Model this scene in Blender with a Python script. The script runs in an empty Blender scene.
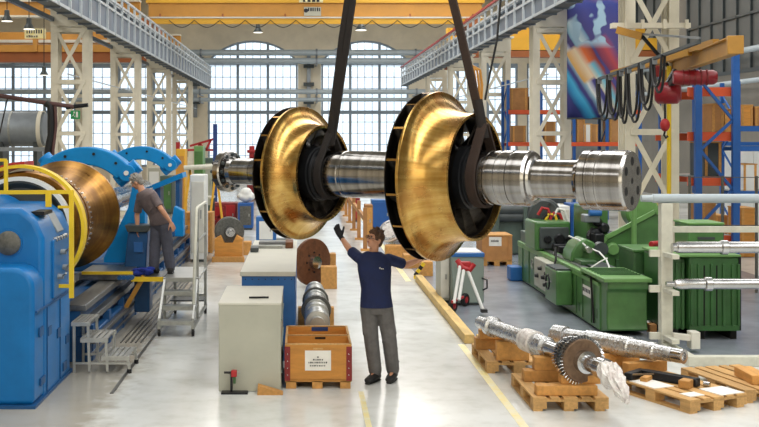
import bpy, bmesh, math, random
from mathutils import Vector, Matrix
random.seed(11)
sc = bpy.context.scene
C = sc.collection
PI = math.pi

# ------------------------------------------------------------------ camera, world, lights, exposure
H, F, CX, CY = 2.9, 1080.0, 302.0, 137.0           # eye height, focal length and principal point (pixels of a 759 x 427 frame)
cam_d = bpy.data.cameras.new('camera')
cam = bpy.data.objects.new('camera', cam_d)
C.objects.link(cam)
cam.location = (0, 0, H)
cam.rotation_euler = (PI / 2, 0, 0)
cam_d.sensor_width = 36.0
cam_d.lens = 36.0 * F / 759.0
cam_d.shift_x = (379.5 - CX) / 759.0
cam_d.shift_y = -(213.5 - CY) / 759.0
cam_d.clip_end = 400
sc.camera = cam
sc.view_settings.view_transform = 'Standard'
sc.view_settings.look = 'None'
sc.view_settings.gamma = 1.0
sc.view_settings.use_curve_mapping = False
sc.view_settings.exposure = 0.0

world = bpy.data.worlds.new('daylight')
sc.world = world
world.use_nodes = True
wb = world.node_tree.nodes['Background']
wb.inputs[0].default_value = (0.88, 0.95, 1.0, 1)
wb.inputs[1].default_value = 1.7


def area(name, loc, rot, sx, sy, power, col):
    d = bpy.data.lights.new(name, 'AREA')
    d.shape = 'RECTANGLE'
    d.size, d.size_y = sx, sy
    d.energy = power
    d.color = col
    o = bpy.data.objects.new(name, d)
    C.objects.link(o)
    o.location = loc
    o.rotation_euler = rot
    return o


# daylight through the long roof lights of the three bays, and the glazed gable behind the camera
area('roof_light_nave_left', (-3.6, 27, 11.85), (0, 0, 0), 3.0, 74, 2000, (1.0, 0.985, 0.95))
area('roof_light_nave_right', (4.6, 27, 11.85), (0, 0, 0), 3.0, 74, 4700, (1.0, 0.985, 0.95))
area('roof_light_bay_left', (-14, 27, 11.85), (0, 0, 0), 3.5, 74, 2800, (1.0, 0.985, 0.95))
area('roof_light_bay_right', (12.5, 27, 11.85), (0, 0, 0), 3.5, 74, 2900, (1.0, 0.985, 0.95))
area('gable_window_light', (0.5, -11.7, 5.6), (PI / 2, 0, PI), 15, 6.5, 700, (0.93, 0.97, 1.0))

# ------------------------------------------------------------------ helpers


def X(px, Y):
    return (px - CX) * Y / F


def Z(py, Y):
    return H - (py - CY) * Y / F


def FY(py):
    return H * F / (py - CY)


def P(px, py, Y):
    return Vector((X(px, Y), Y, Z(py, Y)))


def lin(c):
    out = []
    for v in c:
        v /= 255.0
        out.append(v / 12.92 if v <= 0.04045 else ((v + 0.055) / 1.055) ** 2.4)
    return out


WM = {}


def wm(o):
    return WM.get(o.name, Matrix.Identity(4)) if o is not None else Matrix.Identity(4)


def tag(o, label=None, cat=None, group=None, kind=None):
    if label:
        o['label'] = label
    if cat:
        o['category'] = cat
    if group:
        o['group'] = group
    if cat and not kind:
        kind = 'thing'
    if kind:
        o['kind'] = kind
    return o


def thing(name, label, cat, loc=(0, 0, 0), rotz=0.0, group=None, mat=None):
    o = bpy.data.objects.new(name, None)
    o.empty_display_size = 0.1
    C.objects.link(o)
    M = mat if mat is not None else Matrix.Translation(Vector(loc)) @ Matrix.Rotation(rotz, 4, 'Z')
    o.matrix_world = M
    WM[o.name] = M
    return tag(o, label, cat, group)


def structure(name):
    o = bpy.data.objects.new(name, None)
    C.objects.link(o)
    o['kind'] = 'structure'
    WM[o.name] = Matrix.Identity(4)
    return o


def copy_tree(o, parent=None, M=None, label=None, group=None):
    c = o.copy()
    C.objects.link(c)
    if parent is not None:
        c.parent = parent
    if M is not None:
        c.matrix_world = M
        WM[c.name] = M
    if label:
        c['label'] = label
    if group:
        c['group'] = group
    for ch in list(o.children):
        copy_tree(ch, c)
    return c


class MB:
    def __init__(s):
        s.v = []
        s.f = []

    def add(s, vs, fs):
        b = len(s.v)
        s.v += [Vector(p) for p in vs]
        s.f += [tuple(i + b for i in f) for f in fs]
        return s

    def box(s, x0, x1, y0, y1, z0, z1):
        return s.add([(x0, y0, z0), (x1, y0, z0), (x1, y1, z0), (x0, y1, z0), (x0, y0, z1), (x1, y0, z1), (x1, y1, z1), (x0, y1, z1)],
                     [(0, 3, 2, 1), (4, 5, 6, 7), (0, 1, 5, 4), (1, 2, 6, 5), (2, 3, 7, 6), (3, 0, 4, 7)])

    def obox(s, c, size, rot=(0, 0, 0)):
        M = Matrix.Translation(Vector(c)) @ (Matrix.Rotation(rot[2], 4, 'Z') @ Matrix.Rotation(rot[1], 4, 'Y') @ Matrix.Rotation(rot[0], 4, 'X'))
        t = MB().box(-size[0] / 2, size[0] / 2, -size[1] / 2, size[1] / 2, -size[2] / 2, size[2] / 2)
        return s.add([M @ v for v in t.v], t.f)

    def bar(s, p0, p1, w, h=None, up=(0, 0, 1)):
        h = w if h is None else h
        p0, p1 = Vector(p0), Vector(p1)
        d = (p1 - p0).normalized()
        u = Vector(up)
        if abs(d.dot(u)) > 0.98:
            u = Vector((0, 1, 0))
        a = d.cross(u).normalized() * w / 2
        b = a.cross(d).normalized() * h / 2
        vs = []
        for p in (p0, p1):
            vs += [p - a - b, p + a - b, p + a + b, p - a + b]
        return s.add(vs, [(3, 2, 1, 0), (4, 5, 6, 7), (0, 1, 5, 4), (1, 2, 6, 5), (2, 3, 7, 6), (3, 0, 4, 7)])

    def cyl(s, p0, p1, r0, r1=None, n=16):
        r1 = r0 if r1 is None else r1
        p0, p1 = Vector(p0), Vector(p1)
        d = (p1 - p0).normalized()
        a = d.orthogonal().normalized()
        b = d.cross(a)
        vs = []
        for p, r in ((p0, r0), (p1, r1)):
            for i in range(n):
                t = 2 * PI * i / n
                vs.append(p + a * math.cos(t) * r + b * math.sin(t) * r)
        fs = [(i, (i + 1) % n, n + (i + 1) % n, n + i) for i in range(n)]
        fs += [tuple(range(n - 1, -1, -1)), tuple(range(n, 2 * n))]
        return s.add(vs, fs)

    def tube(s, pts, r, n=8):
        pts = [Vector(p) for p in pts]
        rs = r if isinstance(r, (list, tuple)) else [r] * len(pts)
        m = len(pts)
        d0 = (pts[1] - pts[0]).normalized()
        a = d0.orthogonal().normalized()
        vs = []
        for i, p in enumerate(pts):
            if i == 0:
                d = d0
            elif i == m - 1:
                d = (pts[-1] - pts[-2]).normalized()
            else:
                d = ((pts[i] - pts[i - 1]).normalized() + (pts[i + 1] - pts[i]).normalized()).normalized()
            a = (a - d * a.dot(d)).normalized()
            b = d.cross(a)
            for k in range(n):
                t = 2 * PI * k / n
                vs.append(p + (a * math.cos(t) + b * math.sin(t)) * rs[i])
        fs = []
        for i in range(m - 1):
            for k in range(n):
                fs.append((i * n + k, i * n + (k + 1) % n, (i + 1) * n + (k + 1) % n, (i + 1) * n + k))
        fs += [tuple(range(n - 1, -1, -1)), tuple(range((m - 1) * n, m * n))]
        return s.add(vs, fs)

    def lathe(s, prof, n=48, o=(0, 0, 0), d=(1, 0, 0), closed=False, a0=0.0, a1=2 * PI):
        """prof: list of (axial, radius) turned about the axis d through o; closed joins last to first (a ring)."""
        o, d = Vector(o), Vector(d).normalized()
        ref = Vector((0, 0, 1)) if abs(d.z) < 0.9 else Vector((1, 0, 0))
        a = d.cross(ref).normalized()
        b = a.cross(d)                        # up when d is level
        full = abs(a1 - a0 - 2 * PI) < 1e-6
        nn = n if full else n + 1
        m = len(prof)
        vs, fs = [], []
        for i in range(nn):
            t = a0 + (a1 - a0) * i / n
            e = a * math.cos(t) + b * math.sin(t)
            for (x, r) in prof:
                vs.append(o + d * x + e * r)
        mm = m if closed else m - 1
        for i in range(n):
            i2 = (i + 1) % nn
            for k in range(mm):
                k2 = (k + 1) % m
                fs.append((i * m + k, i * m + k2, i2 * m + k2, i2 * m + k))
        if full and not closed:
            if prof[0][1] > 1e-6:
                fs.append(tuple(i * m for i in range(nn)))
            if prof[-1][1] > 1e-6:
                fs.append(tuple(i * m + m - 1 for i in range(nn - 1, -1, -1)))
        if not full and closed:
            fs.append(tuple(range(m)))
            fs.append(tuple((nn - 1) * m + k for k in range(m - 1, -1, -1)))
        return s.add(vs, fs)

    def prism(s, poly, axis, a0, a1):
        """poly: 2D outline; axis 'x': (y,z), 'y': (x,z), 'z': (x,y)"""
        n = len(poly)
        vs = []
        for q in (a0, a1):
            for (u, w) in poly:
                vs.append({'x': (q, u, w), 'y': (u, q, w), 'z': (u, w, q)}[axis])
        fs = [(i, (i + 1) % n, n + (i + 1) % n, n + i) for i in range(n)]
        fs += [tuple(range(n - 1, -1, -1)), tuple(range(n, 2 * n))]
        return s.add(vs, fs)

    def ell(s, c, r, nu=14, nv=8, M=None):
        c = Vector(c)
        r = (r, r, r) if not isinstance(r, (tuple, list)) else r
        vs = [Vector((0, 0, -r[2]))]
        for j in range(1, nv):
            ph = -PI / 2 + PI * j / nv
            for i in range(nu):
                t = 2 * PI * i / nu
                vs.append(Vector((r[0] * math.cos(ph) * math.cos(t), r[1] * math.cos(ph) * math.sin(t), r[2] * math.sin(ph))))
        vs.append(Vector((0, 0, r[2])))
        if M is not None:
            vs = [M @ v for v in vs]
        vs = [v + c for v in vs]
        fs = []
        for i in range(nu):
            fs.append((0, 1 + (i + 1) % nu, 1 + i))
        for j in range(nv - 2):
            for i in range(nu):
                a, b = 1 + j * nu + i, 1 + j * nu + (i + 1) % nu
                fs.append((a, b, b + nu, a + nu))
        top = len(vs) - 1
        base = 1 + (nv - 2) * nu
        for i in range(nu):
            fs.append((base + i, base + (i + 1) % nu, top))
        return s.add(vs, fs)

    def cone(s, p0, p1, r0, r1, n=12):
        """a limb: tapered, with round ends"""
        p0, p1 = Vector(p0), Vector(p1)
        L = (p1 - p0).length
        prof = [(-r0, 0.0)]
        for k in (60, 30):
            t = math.radians(k)
            prof.append((-r0 * math.sin(t), r0 * math.cos(t)))
        prof += [(0, r0), (L, r1)]
        for k in (30, 60):
            t = math.radians(k)
            prof.append((L + r1 * math.sin(t), r1 * math.cos(t)))
        prof.append((L + r1, 0.0))
        return s.lathe(prof, n, p0, p1 - p0)

    def loft(s, rings, n=16):
        """rings: (center, half-axis u, half-axis v) closed by flat caps"""
        vs, fs = [], []
        for c, u, w in rings:
            c, u, w = Vector(c), Vector(u), Vector(w)
            for i in range(n):
                t = 2 * PI * i / n
                vs.append(c + u * math.cos(t) + w * math.sin(t))
        m = len(rings)
        for j in range(m - 1):
            for i in range(n):
                fs.append((j * n + i, j * n + (i + 1) % n, (j + 1) * n + (i + 1) % n, (j + 1) * n + i))
        fs += [tuple(range(n - 1, -1, -1)), tuple(range((m - 1) * n, m * n))]
        return s.add(vs, fs)

    def build(s, name, mat, parent=None, bevel=0.0, seg=2, angle=38, label=None, cat=None, group=None, kind=None, world=True, fix=False, origin=None):
        me = bpy.data.meshes.new(name)
        vs = s.v
        M = None
        if parent is not None:
            if world:
                inv = wm(parent).inverted()
                vs = [inv @ v for v in vs]
        elif origin is None and kind != 'structure':
            xs = [v.x for v in vs]; ys = [v.y for v in vs]; zs = [v.z for v in vs]
            M = Matrix.Translation(((min(xs) + max(xs)) / 2, (min(ys) + max(ys)) / 2, min(zs)))
            inv = M.inverted()
            vs = [inv @ v for v in vs]
        me.from_pydata(vs, [], s.f)
        me.validate()
        bm = bmesh.new()
        bm.from_mesh(me)
        bmesh.ops.recalc_face_normals(bm, faces=bm.faces)
        bm.to_mesh(me)
        bm.free()
        me.materials.append(mat)
        me.polygons.foreach_set('use_smooth', [True] * len(me.polygons))
        me.set_sharp_from_angle(angle=math.radians(angle))
        o = bpy.data.objects.new(name, me)
        C.objects.link(o)
        if parent is not None:
            o.parent = parent
            WM[o.name] = wm(parent)
        elif M is not None:
            o.matrix_world = M
            WM[o.name] = M
        if bevel:
            b = o.modifiers.new('bevel', 'BEVEL')
            b.width = bevel
            b.segments = seg
            b.limit_method = 'ANGLE'
            b.angle_limit = math.radians(40)
            b.harden_normals = False
        return tag(o, label, cat, group, kind)


def piece(o_src, parent, M):
    """another piece sharing the mesh of o_src, placed by the local matrix M"""
    c = o_src.copy()
    C.objects.link(c)
    c.parent = parent
    c.matrix_local = M
    return c


def T(x, y, z):
    return Matrix.Translation((x, y, z))


# ------------------------------------------------------------------ materials
MAT = {}


def material(name, col, rough=0.5, metal=0.0, var=0.12, scale=3.0, bump=0.0, bscale=40.0, stretch=(1, 1, 1), col2=None, rvar=0.1,
             grain=False, rand=0.0, detail=6, coat=0.0, spec=0.5):
    m = bpy.data.materials.new(name)
    m.use_nodes = True
    nt = m.node_tree
    b = nt.nodes['Principled BSDF']
    c = lin(col)
    c2 = lin(col2) if col2 else [max(0, q * (1 - 2.2 * var)) for q in c]
    tc = nt.nodes.new('ShaderNodeTexCoord')
    mp = nt.nodes.new('ShaderNodeMapping')
    mp.inputs['Scale'].default_value = stretch
    nt.links.new(tc.outputs['Object'], mp.inputs['Vector'])
    vec = mp.outputs['Vector']
    if rand:
        oi = nt.nodes.new('ShaderNodeObjectInfo')
        ad = nt.nodes.new('ShaderNodeVectorMath')
        ad.operation = 'ADD'
        sc2 = nt.nodes.new('ShaderNodeMath')
        sc2.operation = 'MULTIPLY'
        sc2.inputs[1].default_value = 37.0
        nt.links.new(oi.outputs['Random'], sc2.inputs[0])
        nt.links.new(vec, ad.inputs[0])
        nt.links.new(sc2.outputs[0], ad.inputs[1])
        vec = ad.outputs[0]
    nz = nt.nodes.new('ShaderNodeTexNoise')
    nz.inputs['Scale'].default_value = scale
    nz.inputs['Detail'].default_value = detail
    nz.inputs['Roughness'].default_value = 0.6
    nt.links.new(vec, nz.inputs['Vector'])
    rp = nt.nodes.new('ShaderNodeValToRGB')
    rp.color_ramp.elements[0].position = 0.32
    rp.color_ramp.elements[1].position = 0.68
    rp.color_ramp.elements[0].color = (*c2, 1)
    rp.color_ramp.elements[1].color = (*c, 1)
    nt.links.new(nz.outputs[0], rp.inputs[0])
    cout = rp.outputs[0]
    if rand:
        hs = nt.nodes.new('ShaderNodeHueSaturation')
        mr = nt.nodes.new('ShaderNodeMapRange')
        mr.inputs[3].default_value = 1 - rand
        mr.inputs[4].default_value = 1 + rand
        nt.links.new(oi.outputs['Random'], mr.inputs[0])
        nt.links.new(mr.outputs[0], hs.inputs['Value'])
        nt.links.new(cout, hs.inputs['Color'])
        cout = hs.outputs[0]
    nt.links.new(cout, b.inputs['Base Color'])
    b.inputs['Metallic'].default_value = metal
    b.inputs['Specular IOR Level'].default_value = spec
    if coat:
        b.inputs['Coat Weight'].default_value = coat
        b.inputs['Coat Roughness'].default_value = 0.15
    mr2 = nt.nodes.new('ShaderNodeMapRange')
    mr2.inputs[3].default_value = max(0.02, rough - rvar)
    mr2.inputs[4].default_value = min(1.0, rough + rvar)
    nt.links.new(nz.outputs[0], mr2.inputs[0])
    nt.links.new(mr2.outputs[0], b.inputs['Roughness'])
    if bump:
        nb = nt.nodes.new('ShaderNodeTexNoise')
        nb.inputs['Scale'].default_value = bscale
        nb.inputs['Detail'].default_value = 3
        nt.links.new(vec, nb.inputs['Vector'])
        bp = nt.nodes.new('ShaderNodeBump')
        bp.inputs['Strength'].default_value = bump
        bp.inputs['Distance'].default_value = 0.02
        nt.links.new(nb.outputs[0], bp.inputs['Height'])
        nt.links.new(bp.outputs[0], b.inputs['Normal'])
    MAT[name] = m
    return m


def emitter(name, col, strength):
    m = bpy.data.materials.new(name)
    m.use_nodes = True
    b = m.node_tree.nodes['Principled BSDF']
    b.inputs['Base Color'].default_value = (*lin(col), 1)
    b.inputs['Emission Color'].default_value = (*lin(col), 1)
    b.inputs['Emission Strength'].default_value = strength
    MAT[name] = m
    return m


material('concrete_wall', (240, 228, 204), 0.85, var=0.10, scale=0.6, bump=0.1)
material('ceiling_paint', (190, 185, 172), 0.9, var=0.05, scale=0.5)
material('cream_paint', (232, 226, 208), 0.45, var=0.07, scale=2.0)
material('cream_wall_sheet', (120, 116, 108), 0.7, var=0.1, scale=1.0)
material('dark_sheet', (92, 94, 92), 0.6, var=0.12, scale=1.0)
material('grey_steel', (150, 158, 166), 0.4, 0.5, var=0.10, scale=3)
material('runway_steel', (122, 134, 150), 0.5, 0.25, var=0.14, scale=2)
material('runway_light', (196, 204, 210), 0.45, 0.2, var=0.08, scale=2)
material('pipe_grey', (176, 188, 196), 0.45, 0.1, var=0.08, scale=1)
material('window_frame', (150, 164, 178), 0.6, var=0.08)
material('crane_yellow', (232, 176, 52), 0.5, var=0.07, scale=1.2)
material('crane_orange', (204, 146, 64), 0.55, var=0.09, scale=1.2)
material('crane_brown', (160, 92, 48), 0.6, var=0.1, scale=1.2)
material('jib_ochre', (184, 134, 50), 0.5, var=0.1, scale=3)
material('guard_yellow', (236, 200, 36), 0.45, var=0.06, scale=5)
material('lathe_blue', (14, 112, 182), 0.34, var=0.10, scale=2.5, spec=0.35)
material('steady_blue', (0, 136, 208), 0.42, var=0.08, scale=3, spec=0.3)
material('lathe_blue_dark', (22, 84, 140), 0.45, var=0.14, scale=4)
material('bench_blue', (36, 104, 176), 0.45, var=0.10, scale=3)
material('rack_blue', (32, 92, 168), 0.45, var=0.08, scale=3)
material('rack_orange', (226, 92, 48), 0.45, var=0.08, scale=3)
material('red_paint', (178, 34, 40), 0.4, var=0.12, scale=4)
material('dark_red', (134, 30, 32), 0.5, var=0.12, scale=4)
material('machine_green', (76, 124, 66), 0.36, var=0.16, scale=3, coat=0.15)
material('green_dark', (60, 100, 58), 0.42, var=0.16, scale=3)
material('green_light', (112, 160, 92), 0.4, var=0.12, scale=3)
material('green_grey', (86, 104, 96), 0.5, var=0.14, scale=3)
material('cabinet_grey', (178, 178, 164), 0.55, var=0.05, scale=2.5)
material('cabinet_top', (206, 204, 192), 0.45, var=0.05, scale=4)
material('bin_grey', (134, 148, 140), 0.45, var=0.07, scale=2)
material('white_panel', (228, 230, 228), 0.45, var=0.04, scale=3)
material('off_white', (214, 212, 202), 0.5, var=0.06, scale=3)
material('rack_white', (214, 214, 200), 0.5, var=0.10, scale=6)
material('black_rubber', (22, 22, 24), 0.6, var=0.1)
material('black_steel', (40, 42, 46), 0.4, 0.6, var=0.15, scale=8)
material('dark_gap', (18, 18, 18), 0.9, var=0.1)
material('dark_machine', (66, 74, 76), 0.45, var=0.15, scale=4)
material('sling', (58, 42, 34), 0.85, var=0.15, scale=30, bump=0.5, bscale=160)
material('sling_dark', (38, 32, 30), 0.85, var=0.15, scale=30, bump=0.5, bscale=160)
material('aluminium', (190, 192, 190), 0.38, 0.75, var=0.10, scale=8)
material('galvanised', (170, 172, 168), 0.42, 0.6, var=0.12, scale=10)
material('bed_steel', (136, 138, 140), 0.35, 0.7, var=0.25, scale=5, stretch=(1, 0.15, 1))
material('bright_steel', (205, 206, 208), 0.22, 1.0, var=0.10, scale=9)
material('hole_black', (12, 12, 13), 0.7, var=0.05)
material('disc_brown', (132, 106, 84), 0.5, 0.5, var=0.2, scale=14, bump=0.2)
material('rusty', (126, 82, 56), 0.55, 0.5, var=0.2, scale=12, bump=0.3)
material('disc_grey', (110, 110, 106), 0.5, 0.5, var=0.2, scale=20)
material('plastic_wrap', (232, 231, 228), 0.28, var=0.2, scale=14, bump=0.9, bscale=22, col2=(206, 196, 194))
material('foil_wrap', (206, 207, 209), 0.27, 0.85, var=0.10, scale=14, bump=0.5, bscale=26, rvar=0.12)
material('cardboard', (186, 138, 88), 0.8, var=0.10, scale=4, rand=0.12)
material('paper', (234, 232, 226), 0.7, var=0.04, scale=8)
material('ink', (44, 46, 54), 0.8, var=0.05)
material('ink_blue', (44, 70, 130), 0.8, var=0.05)
material('exit_green', (20, 150, 80), 0.5, var=0.03)
material('steel_dark_strip', (98, 98, 96), 0.45, 0.5, var=0.2, scale=12)
material('pale_yellow', (226, 208, 130), 0.4, var=0.25, scale=6, col2=(220, 216, 190))
material('cloth_blue', (26, 52, 150), 0.9, var=0.2, scale=20, bump=0.6, bscale=60)
material('skin', (206, 152, 122), 0.5, var=0.06, scale=10, spec=0.35)
material('hair_brown', (104, 72, 50), 0.7, var=0.25, scale=60, bump=0.6, bscale=120)
material('hair_grey', (168, 164, 158), 0.7, var=0.25, scale=60, bump=0.6, bscale=120)
material('shirt_navy', (27, 40, 84), 0.85, var=0.15, scale=7, bump=0.35, bscale=14)
material('shirt_taupe', (118, 106, 108), 0.85, var=0.15, scale=7, bump=0.35, bscale=14)
material('trousers_grey', (106, 104, 104), 0.85, var=0.15, scale=9, bump=0.4, bscale=16)
material('trousers_slate', (84, 86, 100), 0.85, var=0.15, scale=9, bump=0.4, bscale=16)
material('eye_white', (225, 220, 215), 0.3, var=0.02)
material('lip', (168, 104, 90), 0.5, var=0.05)
material('glove_black', (30, 31, 36), 0.8, var=0.1, bump=0.2)
W = dict(bump=0.25, bscale=60, rand=0.16)
material('pallet_wood', (208, 164, 104), 0.75, var=0.14, scale=5, stretch=(6, 0.7, 6), **W)
material('timber', (210, 154, 84), 0.7, var=0.13, scale=4, stretch=(5, 1, 5), **W)
material('crate_wood', (212, 146, 64), 0.6, var=0.12, scale=3, stretch=(1, 1, 5), **W)
material('kerb_wood', (226, 192, 124), 0.7, var=0.13, scale=3, stretch=(5, 0.6, 5), **W)
material('box_wood', (186, 132, 78), 0.7, var=0.12, scale=4, **W)


def floor_material():
    m = bpy.data.materials.new('polished_concrete')
    m.use_nodes = True
    nt = m.node_tree
    L = nt.links
    b = nt.nodes['Principled BSDF']
    tc = nt.nodes.new('ShaderNodeTexCoord')
    n1 = nt.nodes.new('ShaderNodeTexNoise')
    n1.inputs['Scale'].default_value = 0.5
    n1.inputs['Detail'].default_value = 8
    n1.inputs['Roughness'].default_value = 0.62
    L.new(tc.outputs['Object'], n1.inputs['Vector'])
    r1 = nt.nodes.new('ShaderNodeValToRGB')
    r1.color_ramp.elements[0].position = 0.35
    r1.color_ramp.elements[1].position = 0.62
    r1.color_ramp.elements[0].color = (*lin((196, 198, 194)), 1)
    r1.color_ramp.elements[1].color = (*lin((220, 223, 222)), 1)
    L.new(n1.outputs[0], r1.inputs[0])
    # scuffs and fine stains
    n2 = nt.nodes.new('ShaderNodeTexNoise')
    n2.inputs['Scale'].default_value = 4.0
    n2.inputs['Detail'].default_value = 9
    L.new(tc.outputs['Object'], n2.inputs['Vector'])
    r2 = nt.nodes.new('ShaderNodeValToRGB')
    r2.color_ramp.elements[0].position = 0.30
    r2.color_ramp.elements[1].position = 0.50
    r2.color_ramp.elements[0].color = (0.72, 0.70, 0.66, 1)
    r2.color_ramp.elements[1].color = (1, 1, 1, 1)
    L.new(n2.outputs[0], r2.inputs[0])
    mx = nt.nodes.new('ShaderNodeMixRGB')
    mx.blend_type = 'MULTIPLY'
    mx.inputs[0].default_value = 0.22
    L.new(r1.outputs[0], mx.inputs[1])
    L.new(r2.outputs[0], mx.inputs[2])
    # oily brown band along the lathe: x below about -2.1
    sx = nt.nodes.new('ShaderNodeSeparateXYZ')
    L.new(tc.outputs['Object'], sx.inputs[0])
    ad = nt.nodes.new('ShaderNodeMath')
    ad.operation = 'MULTIPLY_ADD'
    ad.inputs[1].default_value = 0.6
    L.new(n2.outputs[0], ad.inputs[0])
    L.new(sx.outputs[0], ad.inputs[2])
    mr = nt.nodes.new('ShaderNodeMapRange')
    mr.inputs[1].default_value = -1.95
    mr.inputs[2].default_value = -1.65
    mr.inputs[3].default_value = 0.75
    mr.inputs[4].default_value = 0.0
    L.new(ad.outputs[0], mr.inputs[0])
    mx2 = nt.nodes.new('ShaderNodeMixRGB')
    mx2.blend_type = 'MIX'
    mx2.inputs[2].default_value = (*lin((146, 138, 122)), 1)
    L.new(mr.outputs[0], mx2.inputs[0])
    L.new(mx.outputs[0], mx2.inputs[1])
    L.new(mx2.outputs[0], b.inputs['Base Color'])
    rr = nt.nodes.new('ShaderNodeMapRange')
    rr.inputs[3].default_value = 0.08
    rr.inputs[4].default_value = 0.30
    L.new(n1.outputs[0], rr.inputs[0])
    L.new(rr.outputs[0], b.inputs['Roughness'])
    MAT['floor'] = m


def turned_metal(name, col, col2, rough, scale_axis, rvar=0.12, patina=None, metal=1.0, blotch=1.0, bump=0.12, streak=0.0):
    """metal turned about its local X axis: fine bands follow the axis and the radius"""
    m = bpy.data.materials.new(name)
    m.use_nodes = True
    nt = m.node_tree
    L = nt.links
    b = nt.nodes['Principled BSDF']
    tc = nt.nodes.new('ShaderNodeTexCoord')
    sx = nt.nodes.new('ShaderNodeSeparateXYZ')
    L.new(tc.outputs['Object'], sx.inputs[0])
    pw = nt.nodes.new('ShaderNodeMath'); pw.operation = 'MULTIPLY'
    L.new(sx.outputs[1], pw.inputs[0]); L.new(sx.outputs[1], pw.inputs[1])
    pz = nt.nodes.new('ShaderNodeMath'); pz.operation = 'MULTIPLY_ADD'
    L.new(sx.outputs[2], pz.inputs[0]); L.new(sx.outputs[2], pz.inputs[1]); L.new(pw.outputs[0], pz.inputs[2])
    sq = nt.nodes.new('ShaderNodeMath'); sq.operation = 'SQRT'
    L.new(pz.outputs[0], sq.inputs[0])
    cb = nt.nodes.new('ShaderNodeCombineXYZ')
    L.new(sx.outputs[0], cb.inputs[0]); L.new(sq.outputs[0], cb.inputs[1])
    nz = nt.nodes.new('ShaderNodeTexNoise')
    nz.inputs['Scale'].default_value = scale_axis
    nz.inputs['Detail'].default_value = 5
    L.new(cb.outputs[0], nz.inputs['Vector'])
    nzo = nz.outputs[0]
    if streak:
        at = nt.nodes.new('ShaderNodeMath'); at.operation = 'ARCTAN2'
        L.new(sx.outputs[1], at.inputs[0]); L.new(sx.outputs[2], at.inputs[1])
        am = nt.nodes.new('ShaderNodeMath'); am.operation = 'MULTIPLY'; am.inputs[1].default_value = 14.0
        L.new(at.outputs[0], am.inputs[0])
        c2_ = nt.nodes.new('ShaderNodeCombineXYZ')
        L.new(am.outputs[0], c2_.inputs[0]); L.new(sx.outputs[0], c2_.inputs[1]); L.new(sq.outputs[0], c2_.inputs[2])
        ns = nt.nodes.new('ShaderNodeTexNoise')
        ns.inputs['Scale'].default_value = 1.3; ns.inputs['Detail'].default_value = 5
        L.new(c2_.outputs[0], ns.inputs['Vector'])
        mm = nt.nodes.new('ShaderNodeMix')
        mm.inputs[0].default_value = streak
        L.new(nz.outputs[0], mm.inputs[2]); L.new(ns.outputs[0], mm.inputs[3])
        nzo = mm.outputs[0]
    rp = nt.nodes.new('ShaderNodeValToRGB')
    rp.color_ramp.elements[0].position = 0.35
    rp.color_ramp.elements[1].position = 0.65
    rp.color_ramp.elements[0].color = (*lin(col2), 1)
    rp.color_ramp.elements[1].color = (*lin(col), 1)
    L.new(nzo, rp.inputs[0])
    cout = rp.outputs[0]
    n3 = nt.nodes.new('ShaderNodeTexNoise')
    n3.inputs['Scale'].default_value = 3.5
    n3.inputs['Detail'].default_value = 7
    L.new(tc.outputs['Object'], n3.inputs['Vector'])
    if patina:
        r3 = nt.nodes.new('ShaderNodeValToRGB')
        r3.color_ramp.elements[0].position = 0.42
        r3.color_ramp.elements[1].position = 0.66
        r3.color_ramp.elements[0].color = (0, 0, 0, 1)
        r3.color_ramp.elements[1].color = (0.85, 0.85, 0.85, 1)
        L.new(n3.outputs[0], r3.inputs[0])
        mx = nt.nodes.new('ShaderNodeMixRGB')
        mx.inputs[2].default_value = (*lin(patina), 1)
        L.new(r3.outputs[0], mx.inputs[0]); L.new(cout, mx.inputs[1])
        cout = mx.outputs[0]
    L.new(cout, b.inputs['Base Color'])
    b.inputs['Metallic'].default_value = metal
    bl_ = nt.nodes.new('ShaderNodeMath'); bl_.operation = 'MULTIPLY_ADD'
    bl_.inputs[1].default_value = blotch; bl_.inputs[2].default_value = 0.5 * (1 - blotch)
    L.new(n3.outputs[0], bl_.inputs[0])
    av = nt.nodes.new('ShaderNodeMath'); av.operation = 'ADD'
    L.new(nzo, av.inputs[0]); L.new(bl_.outputs[0], av.inputs[1])
    mr = nt.nodes.new('ShaderNodeMapRange')
    mr.inputs[1].default_value = 0.6; mr.inputs[2].default_value = 1.4
    mr.inputs[3].default_value = max(0.03, rough - rvar); mr.inputs[4].default_value = rough + rvar
    L.new(av.outputs[0], mr.inputs[0]); L.new(mr.outputs[0], b.inputs['Roughness'])
    bp = nt.nodes.new('ShaderNodeBump')
    bp.inputs['Strength'].default_value = bump
    bp.inputs['Distance'].default_value = 0.01
    L.new(nzo, bp.inputs['Height']); L.new(bp.outputs[0], b.inputs['Normal'])
    MAT[name] = m


floor_material()
turned_metal('shaft_steel', (176, 174, 172), (132, 129, 127), 0.16, 10.0, rvar=0.08, blotch=0.0, bump=0.04)
turned_metal('bronze', (220, 186, 114), (186, 142, 70), 0.25, 7.0, rvar=0.10, patina=(170, 122, 66), bump=0.05, streak=0.6)
turned_metal('bronze_dark', (178, 132, 62), (140, 98, 42), 0.36, 12.0, patina=(124, 86, 46), streak=0.3)
turned_metal('inner_steel', (74, 70, 66), (40, 36, 34), 0.42, 12.0)


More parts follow.
